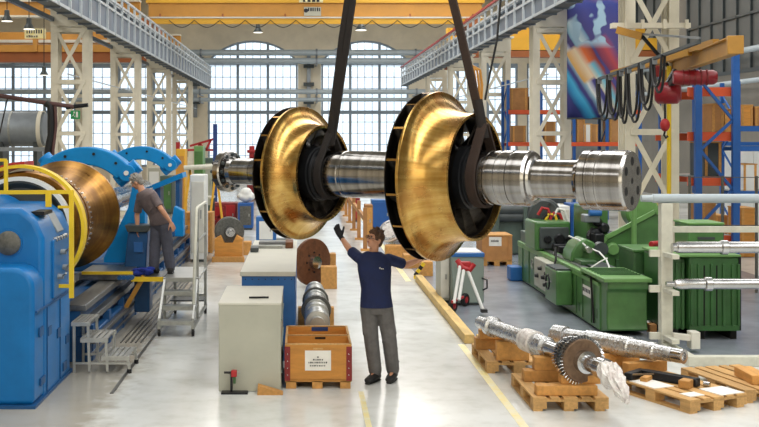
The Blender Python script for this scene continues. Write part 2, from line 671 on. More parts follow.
def glass_material():
    m = bpy.data.materials.new('window_glass')
    m.use_nodes = True
    nt = m.node_tree
    nt.nodes.remove(nt.nodes['Principled BSDF'])
    out = nt.nodes['Material Output']
    t = nt.nodes.new('ShaderNodeBsdfTransparent')
    t.inputs[0].default_value = (0.93, 0.97, 1.0, 1)
    g = nt.nodes.new('ShaderNodeBsdfGlossy')
    g.inputs['Roughness'].default_value = 0.08
    mix = nt.nodes.new('ShaderNodeMixShader')
    mix.inputs[0].default_value = 0.08
    nt.links.new(t.outputs[0], mix.inputs[1])
    nt.links.new(g.outputs[0], mix.inputs[2])
    nt.links.new(mix.outputs[0], out.inputs[0])
    MAT['glass'] = m


glass_material()


def banner_material():
    """flat printed artwork: dark blue cloth, pale diagonal shafts, a white splash, orange and red end"""
    m = bpy.data.materials.new('printed_banner')
    m.use_nodes = True
    nt = m.node_tree
    L = nt.links
    b = nt.nodes['Principled BSDF']
    tc = nt.nodes.new('ShaderNodeTexCoord')
    sp = nt.nodes.new('ShaderNodeSeparateXYZ')
    L.new(tc.outputs['Object'], sp.inputs[0])
    nz = nt.nodes.new('ShaderNodeTexNoise')
    nz.inputs['Scale'].default_value = 1.6
    nz.inputs['Detail'].default_value = 4
    L.new(tc.outputs['Object'], nz.inputs['Vector'])

    def mth(op, a, bb=None, c=None):
        n = nt.nodes.new('ShaderNodeMath')
        n.operation = op
        for i, q in enumerate((a, bb, c)):
            if q is None:
                continue
            if isinstance(q, (int, float)):
                n.inputs[i].default_value = q
            else:
                L.new(q, n.inputs[i])
        return n.outputs[0]
    x, z = sp.outputs[0], sp.outputs[2]
    # u runs down to the right along the shafts, w across them
    u = mth('SUBTRACT', mth('MULTIPLY', x, 0.53), mth('MULTIPLY', z, 0.85))
    w = mth('ADD', mth('MULTIPLY', x, 0.85), mth('MULTIPLY', z, 0.53))
    w2 = mth('MULTIPLY_ADD', nz.outputs[0], 0.10, w)

    def ramp(val, stops, interp='LINEAR'):
        n = nt.nodes.new('ShaderNodeValToRGB')
        n.color_ramp.interpolation = interp
        els = n.color_ramp.elements
        while len(els) < len(stops):
            els.new(0.5)
        for e, (p, c) in zip(els, stops):
            e.position = p
            e.color = (*lin(c), 1)
        L.new(val, n.inputs[0])
        return n.outputs[0]

    def band(v, lo, hi, soft=0.03):
        a = nt.nodes.new('ShaderNodeMapRange'); a.inputs[1].default_value = lo - soft; a.inputs[2].default_value = lo + soft
        c = nt.nodes.new('ShaderNodeMapRange'); c.inputs[1].default_value = hi - soft; c.inputs[2].default_value = hi + soft
        c.inputs[3].default_value = 1.0; c.inputs[4].default_value = 0.0
        L.new(v, a.inputs[0]); L.new(v, c.inputs[0])
        return mth('MULTIPLY', a.outputs[0], c.outputs[0])

    def mix(f, a, c):
        n = nt.nodes.new('ShaderNodeMixRGB')
        L.new(f, n.inputs[0]); L.new(a, n.inputs[1]); L.new(c, n.inputs[2])
        return n.outputs[0]
    zz = nt.nodes.new('ShaderNodeMapRange')
    zz.inputs[1].default_value = 0.0; zz.inputs[2].default_value = 4.2
    L.new(mth('MULTIPLY_ADD', nz.outputs[0], 0.8, z), zz.inputs[0])
    col = ramp(zz.outputs[0], [(0.05, (52, 60, 130)), (0.35, (66, 62, 132)), (0.6, (70, 60, 120)), (0.85, (44, 58, 140)), (1.0, (150, 86, 60))])
    # shaft profile across w: bright core, darker edges
    def shaft(w0, w1, u0, u1, stops, soft=0.02):
        nonlocal col
        t = nt.nodes.new('ShaderNodeMapRange'); t.inputs[1].default_value = w0; t.inputs[2].default_value = w1
        L.new(w2, t.inputs[0])
        c = ramp(t.outputs[0], stops)
        col = mix(mth('MULTIPLY', band(w2, w0, w1, soft), band(u, u0, u1, 0.05)), col, c)
    shaft(0.42, 0.80, -1.62, 0.6, [(0, (34, 62, 128)), (0.4, (48, 150, 206)), (0.7, (70, 180, 224)), (1, (52, 70, 150))])
    shaft(0.86, 1.16, -2.35, 0.7, [(0, (70, 80, 140)), (0.35, (150, 190, 214)), (0.55, (236, 240, 240)), (1, (120, 120, 170))])
    shaft(0.95, 1.65, -1.55, -0.55, [(0, (226, 170, 80)), (0.4, (240, 220, 190)), (0.65, (226, 110, 52)), (1, (130, 44, 50))])
    shaft(1.30, 1.72, -2.25, -1.5, [(0, (120, 170, 196)), (0.45, (206, 226, 232)), (1, (86, 130, 170))])
    shaft(1.28, 1.60, -0.95, 0.6, [(0, (226, 214, 190)), (0.5, (110, 190, 214)), (1, (150, 60, 60))])
    shaft(1.72, 2.2, -1.4, 0.5, [(0, (110, 44, 84)), (0.5, (170, 60, 70)), (1, (84, 60, 120))])
    # pale splash near the top
    n2 = nt.nodes.new('ShaderNodeTexNoise')
    n2.inputs['Scale'].default_value = 1.4
    L.new(tc.outputs['Object'], n2.inputs['Vector'])
    sp2 = nt.nodes.new('ShaderNodeMapRange'); sp2.inputs[1].default_value = 0.50; sp2.inputs[2].default_value = 0.53
    L.new(n2.outputs[0], sp2.inputs[0])
    wh = nt.nodes.new('ShaderNodeRGB'); wh.outputs[0].default_value = (*lin((158, 190, 212)), 1)
    col = mix(mth('MULTIPLY', sp2.outputs[0], mth('MULTIPLY', band(z, 2.0, 3.2, 0.1), band(x, 0.1, 1.25, 0.08))), col, wh.outputs[0])
    yl = nt.nodes.new('ShaderNodeRGB'); yl.outputs[0].default_value = (*lin((232, 186, 70)), 1)
    col = mix(band(mth('SUBTRACT', z, mth('MULTIPLY', x, -0.9)), 5.0, 5.5, 0.06), col, yl.outputs[0])
    L.new(col, b.inputs['Base Color'])
    b.inputs['Roughness'].default_value = 0.55
    MAT['banner'] = m


banner_material()
# ------------------------------------------------------------------ the setting
XL, XR, YB, YF, HC = -22.0, 18.0, -12.0, 72.0, 12.0
MB().box(XL, XR, YB, YF + 0.5, -0.2, 0.0).build('floor', MAT['floor'], kind='structure')
MB().box(XL - 0.3, XL, YB, YF + 0.5, -0.2, HC).build('wall_left', MAT['concrete_wall'], kind='structure')
wr = MB()
wr.box(XR, XR + 0.3, YB, YF + 0.5, -0.2, 5.6)
wr.box(XR, XR + 0.3, YB, YF + 0.5, 10.2, HC)
for y0, y1 in ((YB, 30), (38.5, 42.0), (50.5, 54), (62.5, YF + 0.5)):
    wr.box(XR, XR + 0.3, y0, y1, 5.6, 10.2)
wr.build('wall_right', MAT['cream_wall_sheet'], kind='structure')
MB().box(XL, XR, YB - 0.3, YB, -0.2, HC).build('wall_front', MAT['concrete_wall'], kind='structure')
MB().box(XL, XR, YB, YF + 0.5, HC, HC + 0.2).build('ceiling', MAT['ceiling_paint'], kind='structure')

# dark glazed openings of the right wall, each with bars and panes
n_win = 0


def side_window(y0, y1, z0, z1):
    global n_win
    n_win += 1
    r = structure('window_%d' % n_win)
    fr = MB()
    for y in (y0, y1):
        fr.box(XR - 0.02, XR + 0.2, y - 0.08, y + 0.08, z0, z1)
    for z in (z0, z1):
        fr.box(XR - 0.02, XR + 0.2, y0, y1, z - 0.08, z + 0.08)
    fr.build('frame', MAT['dark_machine'], r)
    n = 6
    first = None
    for i in range(n):
        a = y0 + (y1 - y0) * i / n
        q = MB().box(XR + 0.10, XR + 0.12, a, a + (y1 - y0) / n - 0.06, z0, z1).build('pane', MAT['dark_sheet'], r)
    for i in range(1, n):
        a = y0 + (y1 - y0) * i / n
        MB().box(XR - 0.0, XR + 0.16, a - 0.06, a + 0.02, z0, z1).build('mullion', MAT['dark_machine'], r)
    MB().box(XR - 0.0, XR + 0.16, y0, y1, (z0 + z1) / 2 - 0.05, (z0 + z1) / 2 + 0.05).build('transom', MAT['dark_machine'], r)


for y0, y1 in ((30, 38.5), (42.0, 50.5), (54, 62.5)):
    side_window(y0, y1, 5.6, 10.2)

# gable wall with tall arched windows
wins = [(-21.4, -15.1, 0.9, 7.8, 0.05), (-14.5, -7.6, 0.9, 7.8, 0.05), (-6.3, -0.27, 0.9, 8.0, 1.35), (1.27, 7.13, 0.9, 8.0, 1.35),
        (8.4, 14.4, 0.9, 7.8, 0.05), (15.0, 17.7, 0.9, 7.8, 0.05)]


def arch_z(x, w):
    x0, x1, zs, zp, rise = w
    t = (x - (x0 + x1) / 2) / ((x1 - x0) / 2)
    hw = (x1 - x0) / 2
    R = (hw * hw + rise * rise) / (2 * rise)
    return zp + math.sqrt(max(0, R * R - (t * hw) ** 2)) - (R - rise)


wb_ = MB()
edges = [XL] + [e for w in wins for e in (w[0], w[1])] + [XR]
for i in range(0, len(edges), 2):
    wb_.box(edges[i], edges[i + 1], YF, YF + 0.5, -0.2, HC)
for w in wins:
    x0, x1, zs, zp, rise = w
    wb_.box(x0, x1, YF, YF + 0.5, -0.2, zs)
    n = 12
    for i in range(n):
        a, b = x0 + (x1 - x0) * i / n, x0 + (x1 - x0) * (i + 1) / n
        wb_.prism([(a, arch_z(a, w)), (b, arch_z(b, w)), (b, HC), (a, HC)], 'y', YF, YF + 0.5)
wb_.build('wall_back', MAT['concrete_wall'], kind='structure')

for w in wins:
    n_win += 1
    x0, x1, zs, zp, rise = w
    r = structure('window_%d' % n_win)
    yf = YF + 0.12
    nl = 3 if x1 - x0 > 3 else 1
    fr = MB()
    for x in (x0 + 0.08, x1 - 0.08):
        fr.box(x - 0.06, x + 0.06, yf, yf + 0.15, zs, zp)
    fr.box(x0, x1, yf, yf + 0.15, zs, zs + 0.15)
    pts = [Vector((x0 + (x1 - x0) * i / 14, yf + 0.07, arch_z(x0 + (x1 - x0) * i / 14, w) - 0.08)) for i in range(15)]
    for a, b in zip(pts, pts[1:]):
        fr.bar(a, b, 0.15, 0.12)
    fr.build('frame', MAT['window_frame'], r)
    for i in range(1, nl):
        x = x0 + (x1 - x0) * i / nl
        MB().box(x - 0.085, x + 0.085, yf - 0.04, yf + 0.16, zs, arch_z(x, w)).build('mullion', MAT['window_frame'], r)
    for z, hh in ((4.55, 0.12), (zp - 0.2, 0.09)):
        MB().box(x0, x1, yf - 0.03, yf + 0.16, z - hh, z + hh).build('transom', MAT['window_frame'], r)
    bars = MB()
    for i in range(nl):
        a, b = x0 + (x1 - x0) * i / nl, x0 + (x1 - x0) * (i + 1) / nl
        for k in range(1, 4):
            x = a + (b - a) * k / 4
            bars.box(x - 0.02, x + 0.02, yf + 0.04, yf + 0.1, zs, arch_z(x, w))
    z = zs + 0.75
    while z < zp:
        bars.box(x0, x1, yf + 0.04, yf + 0.1, z - 0.02, z + 0.02)
        z += 0.75
    bars.build('glazing_bars', MAT['window_frame'], r)
    for i in range(nl):
        a, b = x0 + (x1 - x0) * i / nl, x0 + (x1 - x0) * (i + 1) / nl
        for z0, z1 in ((zs, 4.5), (4.5, zp - 0.2)):
            MB().box(a, b, yf + 0.10, yf + 0.115, z0, z1).build('pane', MAT['glass'], r)
        m = MB()
        q = [(a, zp - 0.2)] + [(b, zp - 0.2)] + [(b + (a - b) * t / 6, arch_z(b + (a - b) * t / 6, w)) for t in range(7)]
        m.prism(q, 'y', yf + 0.10, yf + 0.115).build('pane', MAT['glass'], r)

# floor trims: embedded steel rails left of the aisle, painted lines, a yellow reflection painted in as a strip
r = structure('trim_1')
MB().box(-2.17, -2.13, 12.2, 50, 0.0, 0.008).build('rail_strip', MAT['steel_dark_strip'], r)
for k in range(5):
    MB().box(-2.56 + 0.07 * k, -2.54 + 0.07 * k, 15.2, 24, 0.0, 0.012).build('grating_bar', MAT['steel_dark_strip'], r)
MB().box(2.18, 2.27, 8.0, 15.1, 0.0, 0.003).build('trim_2', MAT['pale_yellow'], kind='structure')
MB().box(2.08, 2.2, 21.7, 60, 0.0, 0.003).build('trim_3', MAT['pale_yellow'], kind='structure')
MB().box(0.64, 0.70, 10.0, 12.3, 0.0, 0.003).build('trim_4', MAT['pale_yellow'], kind='structure')  # faint strip whose colour stands in for a yellow reflection on the floor
material('grey_slab', (142, 149, 160), 0.22, var=0.10, scale=1.5, rvar=0.1)
MB().box(2.42, 9.5, 14.3, 40, 0.0, 0.012).build('trim_5', MAT['grey_slab'], kind='structure')

# ------------------------------------------------------------------ lattice columns and crane runways
ZC = 6.55
WCOL, DCOL = 1.08, 0.5


def column_proto():
    o = thing('lattice_column', 'x', 'column')
    for x in (0.10, WCOL - 0.10):
        for y in (0.1, DCOL - 0.1):
            m = MB()
            m.box(x - 0.10, x + 0.10, y - 0.10, y - 0.07, 0, ZC).box(x - 0.10, x + 0.10, y + 0.07, y + 0.10, 0, ZC).box(x - 0.02, x + 0.02, y - 0.08, y + 0.08, 0, ZC)
            m.build('chord', MAT['cream_paint'], o, world=False)
    n = 4
    hb = (ZC - 0.75) / n
    bar = MB().bar((0, -0.02, 0), (WCOL - 0.30, -0.02, hb), 0.10, 0.03, up=(0, 1, 0)).build('lacing_bar', MAT['cream_paint'], o, world=False)
    bar.matrix_local = T(0.15, 0, 0.1)
    bar2 = MB().bar((WCOL - 0.30, 0.02, 0), (0, 0.02, hb), 0.10, 0.03, up=(0, 1, 0)).build('lacing_bar', MAT['cream_paint'], o, world=False)
    bar2.matrix_local = T(0.15, 0, 0.1)
    hz = MB().box(0, WCOL - 0.2, -0.03, 0.03, -0.06, 0.06).build('cross_bar', MAT['cream_paint'], o, world=False)
    hz.matrix_local = T(0.1, 0, 0.1)
    for y in (0.0, DCOL):
        for i in range(n):
            if y == 0 and i > 0:
                piece(bar, o, T(0.15, y, 0.1 + hb * i))
                piece(bar2, o, T(0.15, y, 0.1 + hb * i))
        for i in range(n + 1):
            if not (y == 0 and i == 0):
                piece(hz, o, T(0.1, y, 0.1 + hb * i))
    MB().box(0.0, WCOL, -0.03, DCOL + 0.03, ZC - 0.55, ZC - 0.03).build('gusset_plate', MAT['cream_paint'], o, world=False)
    MB().box(-0.1, WCOL + 0.1, -0.1, DCOL + 0.1, ZC - 0.06, ZC).build('cap_plate', MAT['cream_paint'], o, world=False)
    MB().box(-0.12, WCOL + 0.12, -0.12, DCOL + 0.12, 0, 0.06).build('base_plate', MAT['cream_paint'], o, world=False)
    return o


proto = column_proto()
SL, SR = -7.05, 6.5
ordn = ['nearest', 'second', 'third', 'fourth', 'fifth']
first = True
for i, y in enumerate((30.3, 39.7, 49.0, 58.6)):
    lab = 'cream steel lattice column under the left crane runway, %s from the camera' % ordn[i]
    if first:
        proto.matrix_world = T(SL, y, 0); WM[proto.name] = T(SL, y, 0)
        proto['label'] = lab; proto['group'] = 'lattice columns of the crane runways'; first = False
    else:
        copy_tree(proto, None, T(SL, y, 0), lab, 'lattice columns of the crane runways')
for i, y in enumerate((21.7, 30.4, 39.2, 47.8, 56.4)):
    copy_tree(proto, None, T(SR, y, 0), 'cream steel lattice column under the right crane runway, %s from the camera' % ordn[i], 'lattice columns of the crane runways')


def runway(s, xc0, xc1, xin, zb, zt, y0, y1, lab):
    """box girder on the column caps plus a walkway truss hung on its nave side (s: +1 towards +x)"""
    o = thing('crane_runway', lab, 'crane runway', ((xc0 + xc1) / 2, (y0 + y1) / 2, ZC))
    S = sorted
    MB().box(xc0, xc1, y0, y1, ZC, ZC + 0.05).build('bottom_flange', MAT['runway_light'], o)
    MB().box(xc0 + 0.1, xc1 - 0.1, y0, y1, ZC + 0.05, zt - 0.12).build('box_girder', MAT['runway_steel'], o)
    MB().box(xc0, xc1, y0, y1, zt - 0.12, zt - 0.06).build('top_flange', MAT['runway_light'], o)
    xm = (xc0 + xc1) / 2
    MB().box(xm - 0.04, xm + 0.04, y0, y1, zt - 0.06, zt + 0.06).build('crane_rail', MAT['grey_steel'], o)
    xo = xc1 if s > 0 else xc0                                # nave side of the columns
    a, b = S((xo + s * 0.02, xin))
    MB().box(a, b, y0, y1, zb, zb + 0.03).build('walkway_plate', MAT['dark_machine'], o)
    a, b = S((xin - s * 0.03, xin - s * 0.015))
    MB().box(a, b, y0, y1, zb + 0.03, zt - 0.55).build('web_plate', MAT['runway_steel'], o)
    for z in (zb + 0.04, zt - 0.55, zt - 0.28, zt):
        MB().bar((xin, y0, z), (xin, y1, z), 0.06, 0.07).build('edge_strip', MAT['runway_light'], o)
    MB().bar((xm, y0 + 24, ZC - 1.9), (xm, y1, ZC - 1.9), 0.03, 0.03).build('conduit', MAT['runway_light'], o)
    if s > 0:
        MB().bar((xc0 + 0.05 if s > 0 else xc1 - 0.05, y0, ZC - 0.35), (xc0 + 0.05 if s > 0 else xc1 - 0.05, y1, ZC - 0.35), 0.10, 0.12).build('tie_beam', MAT['runway_steel'], o)
    if s < 0:
        MB().bar((xin + s * 0.05, y0, zt + 0.08), (xin + s * 0.05, y1, zt + 0.08), 0.06, 0.07).build('conductor_rail', MAT['red_paint'], o)
    src = None
    for i in range(int((y1 - y0) / 1.25) + 1):
        M = T(0, -(y1 - y0) / 2 + 1.25 * i, 0)
        if src is None:
            a, b = S((xin - s * 0.02, xin + s * 0.05))
            src = MB().box(a - xm, b - xm, -0.035, 0.035, zb - ZC, zt - ZC).build('stiffener', MAT['runway_light'], o, world=False)
            src.matrix_local = M
            br = MB().bar((xo - xm, 0.3, zb - ZC), (xin - xm, 0.3, zb - ZC), 0.06, 0.08).build('bracket', MAT['runway_steel'], o, world=False)
            br.matrix_local = M
        else:
            piece(src, o, M)
            piece(br, o, M)
    return o


runway(1, -7.05, -5.97, -5.6, 5.93, 7.2, 6, 66.5, 'grey crane runway girder along the left columns')
runway(-1, 6.5, 7.2, 6.12, 6.05, 7.1, 6, 66.5, 'grey crane runway girder with red conductor rail along the right columns')

# travelling cranes
def letters(parent, x0, z0, w, h, n, y, mat, M=None):
    m = MB()
    for i in range(n):
        a = x0 + w * i / n
        m.box(a, a + w / n * random.uniform(0.45, 0.75), y - 0.004, y, z0, z0 + h * random.uniform(0.75, 1.0))
    return m.build('lettering', mat, parent, kind='stuff')


YC = 45.0
o = thing('overhead_crane', 'yellow overhead travelling crane bridging the main nave', 'crane', (0.5, YC + 0.6, 7.4))
MB().box(-6.4, 7.5, YC, YC + 0.6, Z(17, YC), Z(2.5, YC)).build('girder', MAT['crane_orange'], o, bevel=0.02)
MB().box(-6.5, 7.6, YC - 0.08, YC + 0.7, Z(3, YC), Z(-1, YC)).build('top_flange', MAT['crane_yellow'], o)
MB().box(-6.4, 7.5, YC + 1.9, YC + 2.5, Z(6, YC), Z(-9, YC)).build('girder', MAT['crane_yellow'], o, bevel=0.02)
MB().box(-6.4, 7.5, YC - 0.25, YC - 0.1, Z(24.5, YC), Z(19, YC)).build('rail_beam', MAT['crane_yellow'], o)
MB().box(-6.4, 7.5, YC - 0.3, YC - 0.05, Z(19, YC), Z(17.5, YC)).build('rail_flange', MAT['off_white'], o)
for x in (-6.5, 7.0):
    MB().box(x - 0.25, x + 0.25, YC - 0.6, YC + 3.2, 7.42, 7.8).build('end_carriage', MAT['crane_brown'], o, bevel=0.03)
for i in range(6):
    x = -5.9 + i * 2.6
    MB().box(x - 0.03, x + 0.03, YC - 0.12, YC + 0.1, Z(24, YC), Z(14, YC)).build('hanger', MAT['crane_brown'], o)
sp = MB().box(X(304, YC), X(321, YC), YC - 0.03, YC, Z(16, YC), Z(7, YC)).build('sign_plate', MAT['cabinet_grey'], o)
letters(sp, X(308, YC), Z(11.3, YC), 0.55, 0.16, 6, YC - 0.032, MAT['ink'])
MB().ell((X(306, YC), YC - 0.03, Z(10.6, YC)), (0.09, 0.006, 0.09)).build('emblem', MAT['ink'], sp)
sp = MB().box(X(299, YC), X(323, YC), YC - 0.12, YC - 0.09, Z(2.8, YC), Z(-4, YC)).build('sign_plate', MAT['pale_yellow'], o)
letters(sp, X(303, YC), Z(2.3, YC), 0.75, 0.13, 4, YC - 0.122, MAT['ink'])
# festoon cable under the rail
pts = []
x = X(170, YC)
while x < X(470, YC):
    for k in range(8):
        pts.append((x + 1.05 * k / 8, YC - 0.32, Z(21, YC) - 0.30 * math.sin(PI * k / 8)))
    x += 1.05
MB().tube(pts, 0.018, 5).build('festoon_cable', MAT['black_rubber'], o)

# the crane of the left bay seen between the columns
YL2 = 56.0
o = thing('overhead_crane', 'brown and orange overhead crane in the left side bay', 'crane', (-14, YL2, 6.6))
MB().box(-21.9, -7.3, YL2, YL2 + 0.6, Z(62, YL2), Z(52, YL2)).build('girder', MAT['crane_brown'], o)
MB().box(-21.9, -7.3, YL2 - 0.1, YL2 + 0.7, Z(52, YL2), Z(45, YL2)).build('rail_beam', MAT['crane_orange'], o)
MB().box(-21.9, -7.3, YL2 + 2.2, YL2 + 2.8, Z(40, YL2), Z(28, YL2)).build('girder', MAT['crane_orange'], o)
MB().box(-21.9, -7.3, YL2 + 2.1, YL2 + 2.2, Z(39, YL2), Z(36, YL2)).build('rail_flange', MAT['off_white'], o)
for x in (-21.5, -7.6):
    MB().box(x - 0.2, x + 0.2, YL2 - 0.4, YL2 + 3.2, 6.6, 7.0).build('end_carriage', MAT['crane_brown'], o)
sp = MB().box(X(26, YL2), X(47, YL2), YL2 - 0.3, YL2 - 0.2, Z(39, YL2), Z(29, YL2)).build('sign_plate', MAT['pale_yellow'], o)
letters(sp, X(28, YL2), Z(34, YL2), 0.85, 0.22, 7, YL2 - 0.302, MAT['ink'])
letters(sp, X(28, YL2), Z(38, YL2), 0.6, 0.12, 6, YL2 - 0.302, MAT['ink'])
MB().box(X(34, YL2), X(38, YL2), YL2 - 0.28, YL2 + 0.1, Z(52, YL2), Z(38, YL2)).build('sign_bracket', MAT['crane_orange'], o)

# the crane of the right bay
YR2 = 52.0
o = thing('overhead_crane', 'yellow overhead crane in the right side bay behind the banner', 'crane', (13, YR2, 6.3))
MB().box(7.24, 17.1, YR2, YR2 + 0.6, Z(50, YR2), Z(38, YR2)).build('girder', MAT['crane_yellow'], o)
MB().box(7.24, 17.1, YR2 + 1.8, YR2 + 2.4, Z(36, YR2), Z(24, YR2)).build('girder', MAT['crane_yellow'], o)
MB().box(7.24, 17.1, YR2 - 0.1, YR2 + 0.7, Z(57, YR2), Z(51, YR2)).build('rail_beam', MAT['crane_brown'], o)
for x in (7.42, 16.9):
    MB().box(x - 0.2, x + 0.2, YR2 - 0.4, YR2 + 2.8, 6.3, 6.8).build('end_carriage', MAT['crane_brown'], o)

# roof trusses of the left bay in view at the top left
for i, (y, nm) in enumerate(((40, 'nearest'), (48, 'middle'), (64, 'farthest'))):
    o = thing('roof_beam', 'tan roof beam across the left bay, %s of three' % nm, 'beam', (-14.3, y, 8.3))
    MB().box(-22, -7.2, y, y + 0.25, 8.3, 8.9).build('web_plate', MAT['crane_orange'], o)
    MB().box(-22, -7.2, y - 0.15, y + 0.4, 8.9, 8.98).build('flange', MAT['cream_paint'], o)
    MB().box(-22, -7.2, y - 0.15, y + 0.4, 8.22, 8.3).build('flange', MAT['cream_paint'], o)

# four horizontal ducts along the gable wall, carried by brackets
YP = 69.5
for (a, b, r_, lab) in ((48.5, 54.5, None, 'topmost'), (57, 63, None, 'second from the top'), (89, 94, None, 'third from the top'), (97.5, 101.5, None, 'lowest')):
    zc, rr = (Z(a, YP) + Z(b, YP)) / 2, (Z(a, YP) - Z(b, YP)) / 2
    o = thing('duct_pipe', 'pale grey horizontal duct across the gable windows, %s of four' % lab, 'pipe', (0, YP, zc))
    y = YP + (0.9 if rr > 0.18 else 0.3)
    MB().cyl((-9.5 if a < 80 else -21.6, y, zc), (9.5, y, zc), rr, n=20).build('pipe', MAT['pipe_grey'], o)
    for x in (-6.6, 0.95, 7.4):
        MB().lathe([(-0.06, rr), (-0.06, rr + 0.06), (0.06, rr + 0.06), (0.06, rr)], 20, (x, y, zc), (1, 0, 0), closed=True).build('collar', MAT['grey_steel'], o)
        MB().box(x - 0.06, x + 0.06, y, YF - 0.004, zc - rr - 0.06, zc - rr).build('bracket', MAT['grey_steel'], o)
for x, lab in ((0.45, 'between the two arched windows'), (-7.1, 'left of the arched windows')):
    o = thing('pipe_support', 'grey steel pipe support on the gable wall %s' % lab, 'pipe support', (x, YF - 0.4, 0))
    MB().box(x - 0.12, x + 0.12, YF - 0.2, YF - 0.02, 4.2, 8.6).build('channel', MAT['grey_steel'], o)
    for z in (5.2, 6.4, 7.6):
        MB().box(x - 0.35, x + 0.35, YF - 0.4, YF - 0.2, z - 0.12, z + 0.12).build('clamp', MAT['dark_machine'], o)

# pendant lamps
lamp_on = emitter('lamp_glow', (255, 250, 235), 1.6)


def lamp(px, py, Y, s, lab):
    p = P(px, py, Y)
    o = thing('pendant_lamp', lab, 'lamp', p)
    MB().lathe([(-0.30 * s, 0.42 * s), (-0.27 * s, 0.42 * s), (0.0, 0.26 * s), (0.12 * s, 0.2 * s), (0.5 * s, 0.18 * s), (0.55 * s, 0.0)], 20, p, (0, 0, 1)).build('lamp_shade', MAT['dark_machine'], o)
    MB().cyl(p - Vector((0, 0, 0.33 * s)), p - Vector((0, 0, 0.30 * s)), 0.40 * s, n=20).build('diffuser', lamp_on, o)
    MB().tube([p + Vector((0, 0, 0.5 * s)), Vector((p.x, p.y, HC))], 0.02, 6).build('cord', MAT['black_rubber'], o)


lamp(258, 29, 62, 0.65, 'dark pendant lamp before the left arched window')
lamp(361, 26, 60, 0.75, 'pendant lamp beside the left sling under the yellow crane')
lamp(7, 17, 44, 0.55, 'dark pendant lamp at the top left corner of the photo')
lamp(29, 25, 44, 0.55, 'dark pendant lamp above the yellow sign of the left crane')
lamp(44, 72, 47, 0.45, 'pendant lamp low in the left bay window')
# ------------------------------------------------------------------ the suspended rotor
AX = math.radians(54)
DX = Vector((math.sin(AX), -math.cos(AX), 0))
RY = Vector((math.cos(AX), math.sin(AX), 0))
RO = Vector((1.977, 12.2, 2.445))
RM = Matrix((( DX.x, RY.x, 0, RO.x), (DX.y, RY.y, 0, RO.y), (0, 0, 1, RO.z), (0, 0, 0, 1)))
rotor = thing('turbine_rotor', 'huge steel rotor shaft with two bronze impellers hanging from slings', 'rotor', mat=RM)


def lprof(name, prof, mat, n=64, parent=None, closed=False):
    return MB().lathe(prof, 96, closed=closed).build(name, mat, parent or rotor, world=False, angle=9)


# shaft with its turned steps and grooves
pr = [(-3.70, 0.0), (-3.70, 0.12), (-3.66, 0.173), (-3.2, 0.173), (-3.18, 0.185), (-2.75, 0.185), (-2.6, 0.24), (-2.3, 0.27), (-2.2, 0.285),
      (-1.75, 0.285), (-1.74, 0.279), (-1.70, 0.279), (-1.69, 0.285), (-0.9, 0.285), (-0.88, 0.30), (-0.1, 0.30)]
x = 0.0
pr += [(0.0, 0.305), (0.20, 0.305), (0.205, 0.296), (0.235, 0.296), (0.24, 0.305), (0.33, 0.305), (0.335, 0.298), (0.36, 0.298), (0.365, 0.308), (0.47, 0.308), (0.475, 0.298),
       (0.50, 0.298), (0.505, 0.308), (0.66, 0.308), (0.69, 0.29), (0.695, 0.25), (0.72, 0.235), (0.74, 0.212), (1.20, 0.212), (1.23, 0.222), (1.265, 0.24), (1.267, 0.30),
       (1.285, 0.318), (1.36, 0.318), (1.365, 0.31), (1.385, 0.31), (1.39, 0.318), (1.47, 0.318), (1.475, 0.311), (1.50, 0.311), (1.505, 0.318), (1.74, 0.318), (1.77, 0.306), (1.77, 0.0)]
lprof('shaft', pr, MAT['shaft_steel'])
fl = lprof('coupling_flange', [(-3.72, 0.10), (-3.72, 0.25), (-3.70, 0.276), (-3.62, 0.276), (-3.60, 0.26), (-3.57, 0.19), (-3.5, 0.17), (-3.5, 0.10)], MAT['shaft_steel'], closed=True)
src = None
for k in range(12):
    t = 2 * PI * k / 12
    q = MB().cyl((-3.76, 0.225 * math.cos(t), 0.225 * math.sin(t)), (-3.57, 0.225 * math.cos(t), 0.225 * math.sin(t)), 0.022, n=8).build('bolt', MAT['dark_machine'], fl, world=False)
ef = lprof('end_face', [(1.762, 0.296), (1.773, 0.296), (1.773, 0.0)], MAT['bright_steel'])
for k in range(6):
    t = 2 * PI * k / 6 + PI / 6
    c = (0.205 * math.cos(t), 0.205 * math.sin(t))
    MB().lathe([(1.770, 0.0), (1.7745, 0.0), (1.7745, 0.046), (1.770, 0.05)], 16, (0, c[0], c[1]), (1, 0, 0)).build('bolt_hole', MAT['hole_black'], ef, world=False)  # raised black disc, no recess: the shade in the hole is its colour
MB().lathe([(1.770, 0.0), (1.7745, 0.0), (1.7745, 0.03), (1.770, 0.033)], 16).build('centre_hole', MAT['hole_black'], ef, world=False)  # flat disc too, hole shade given by the black colour


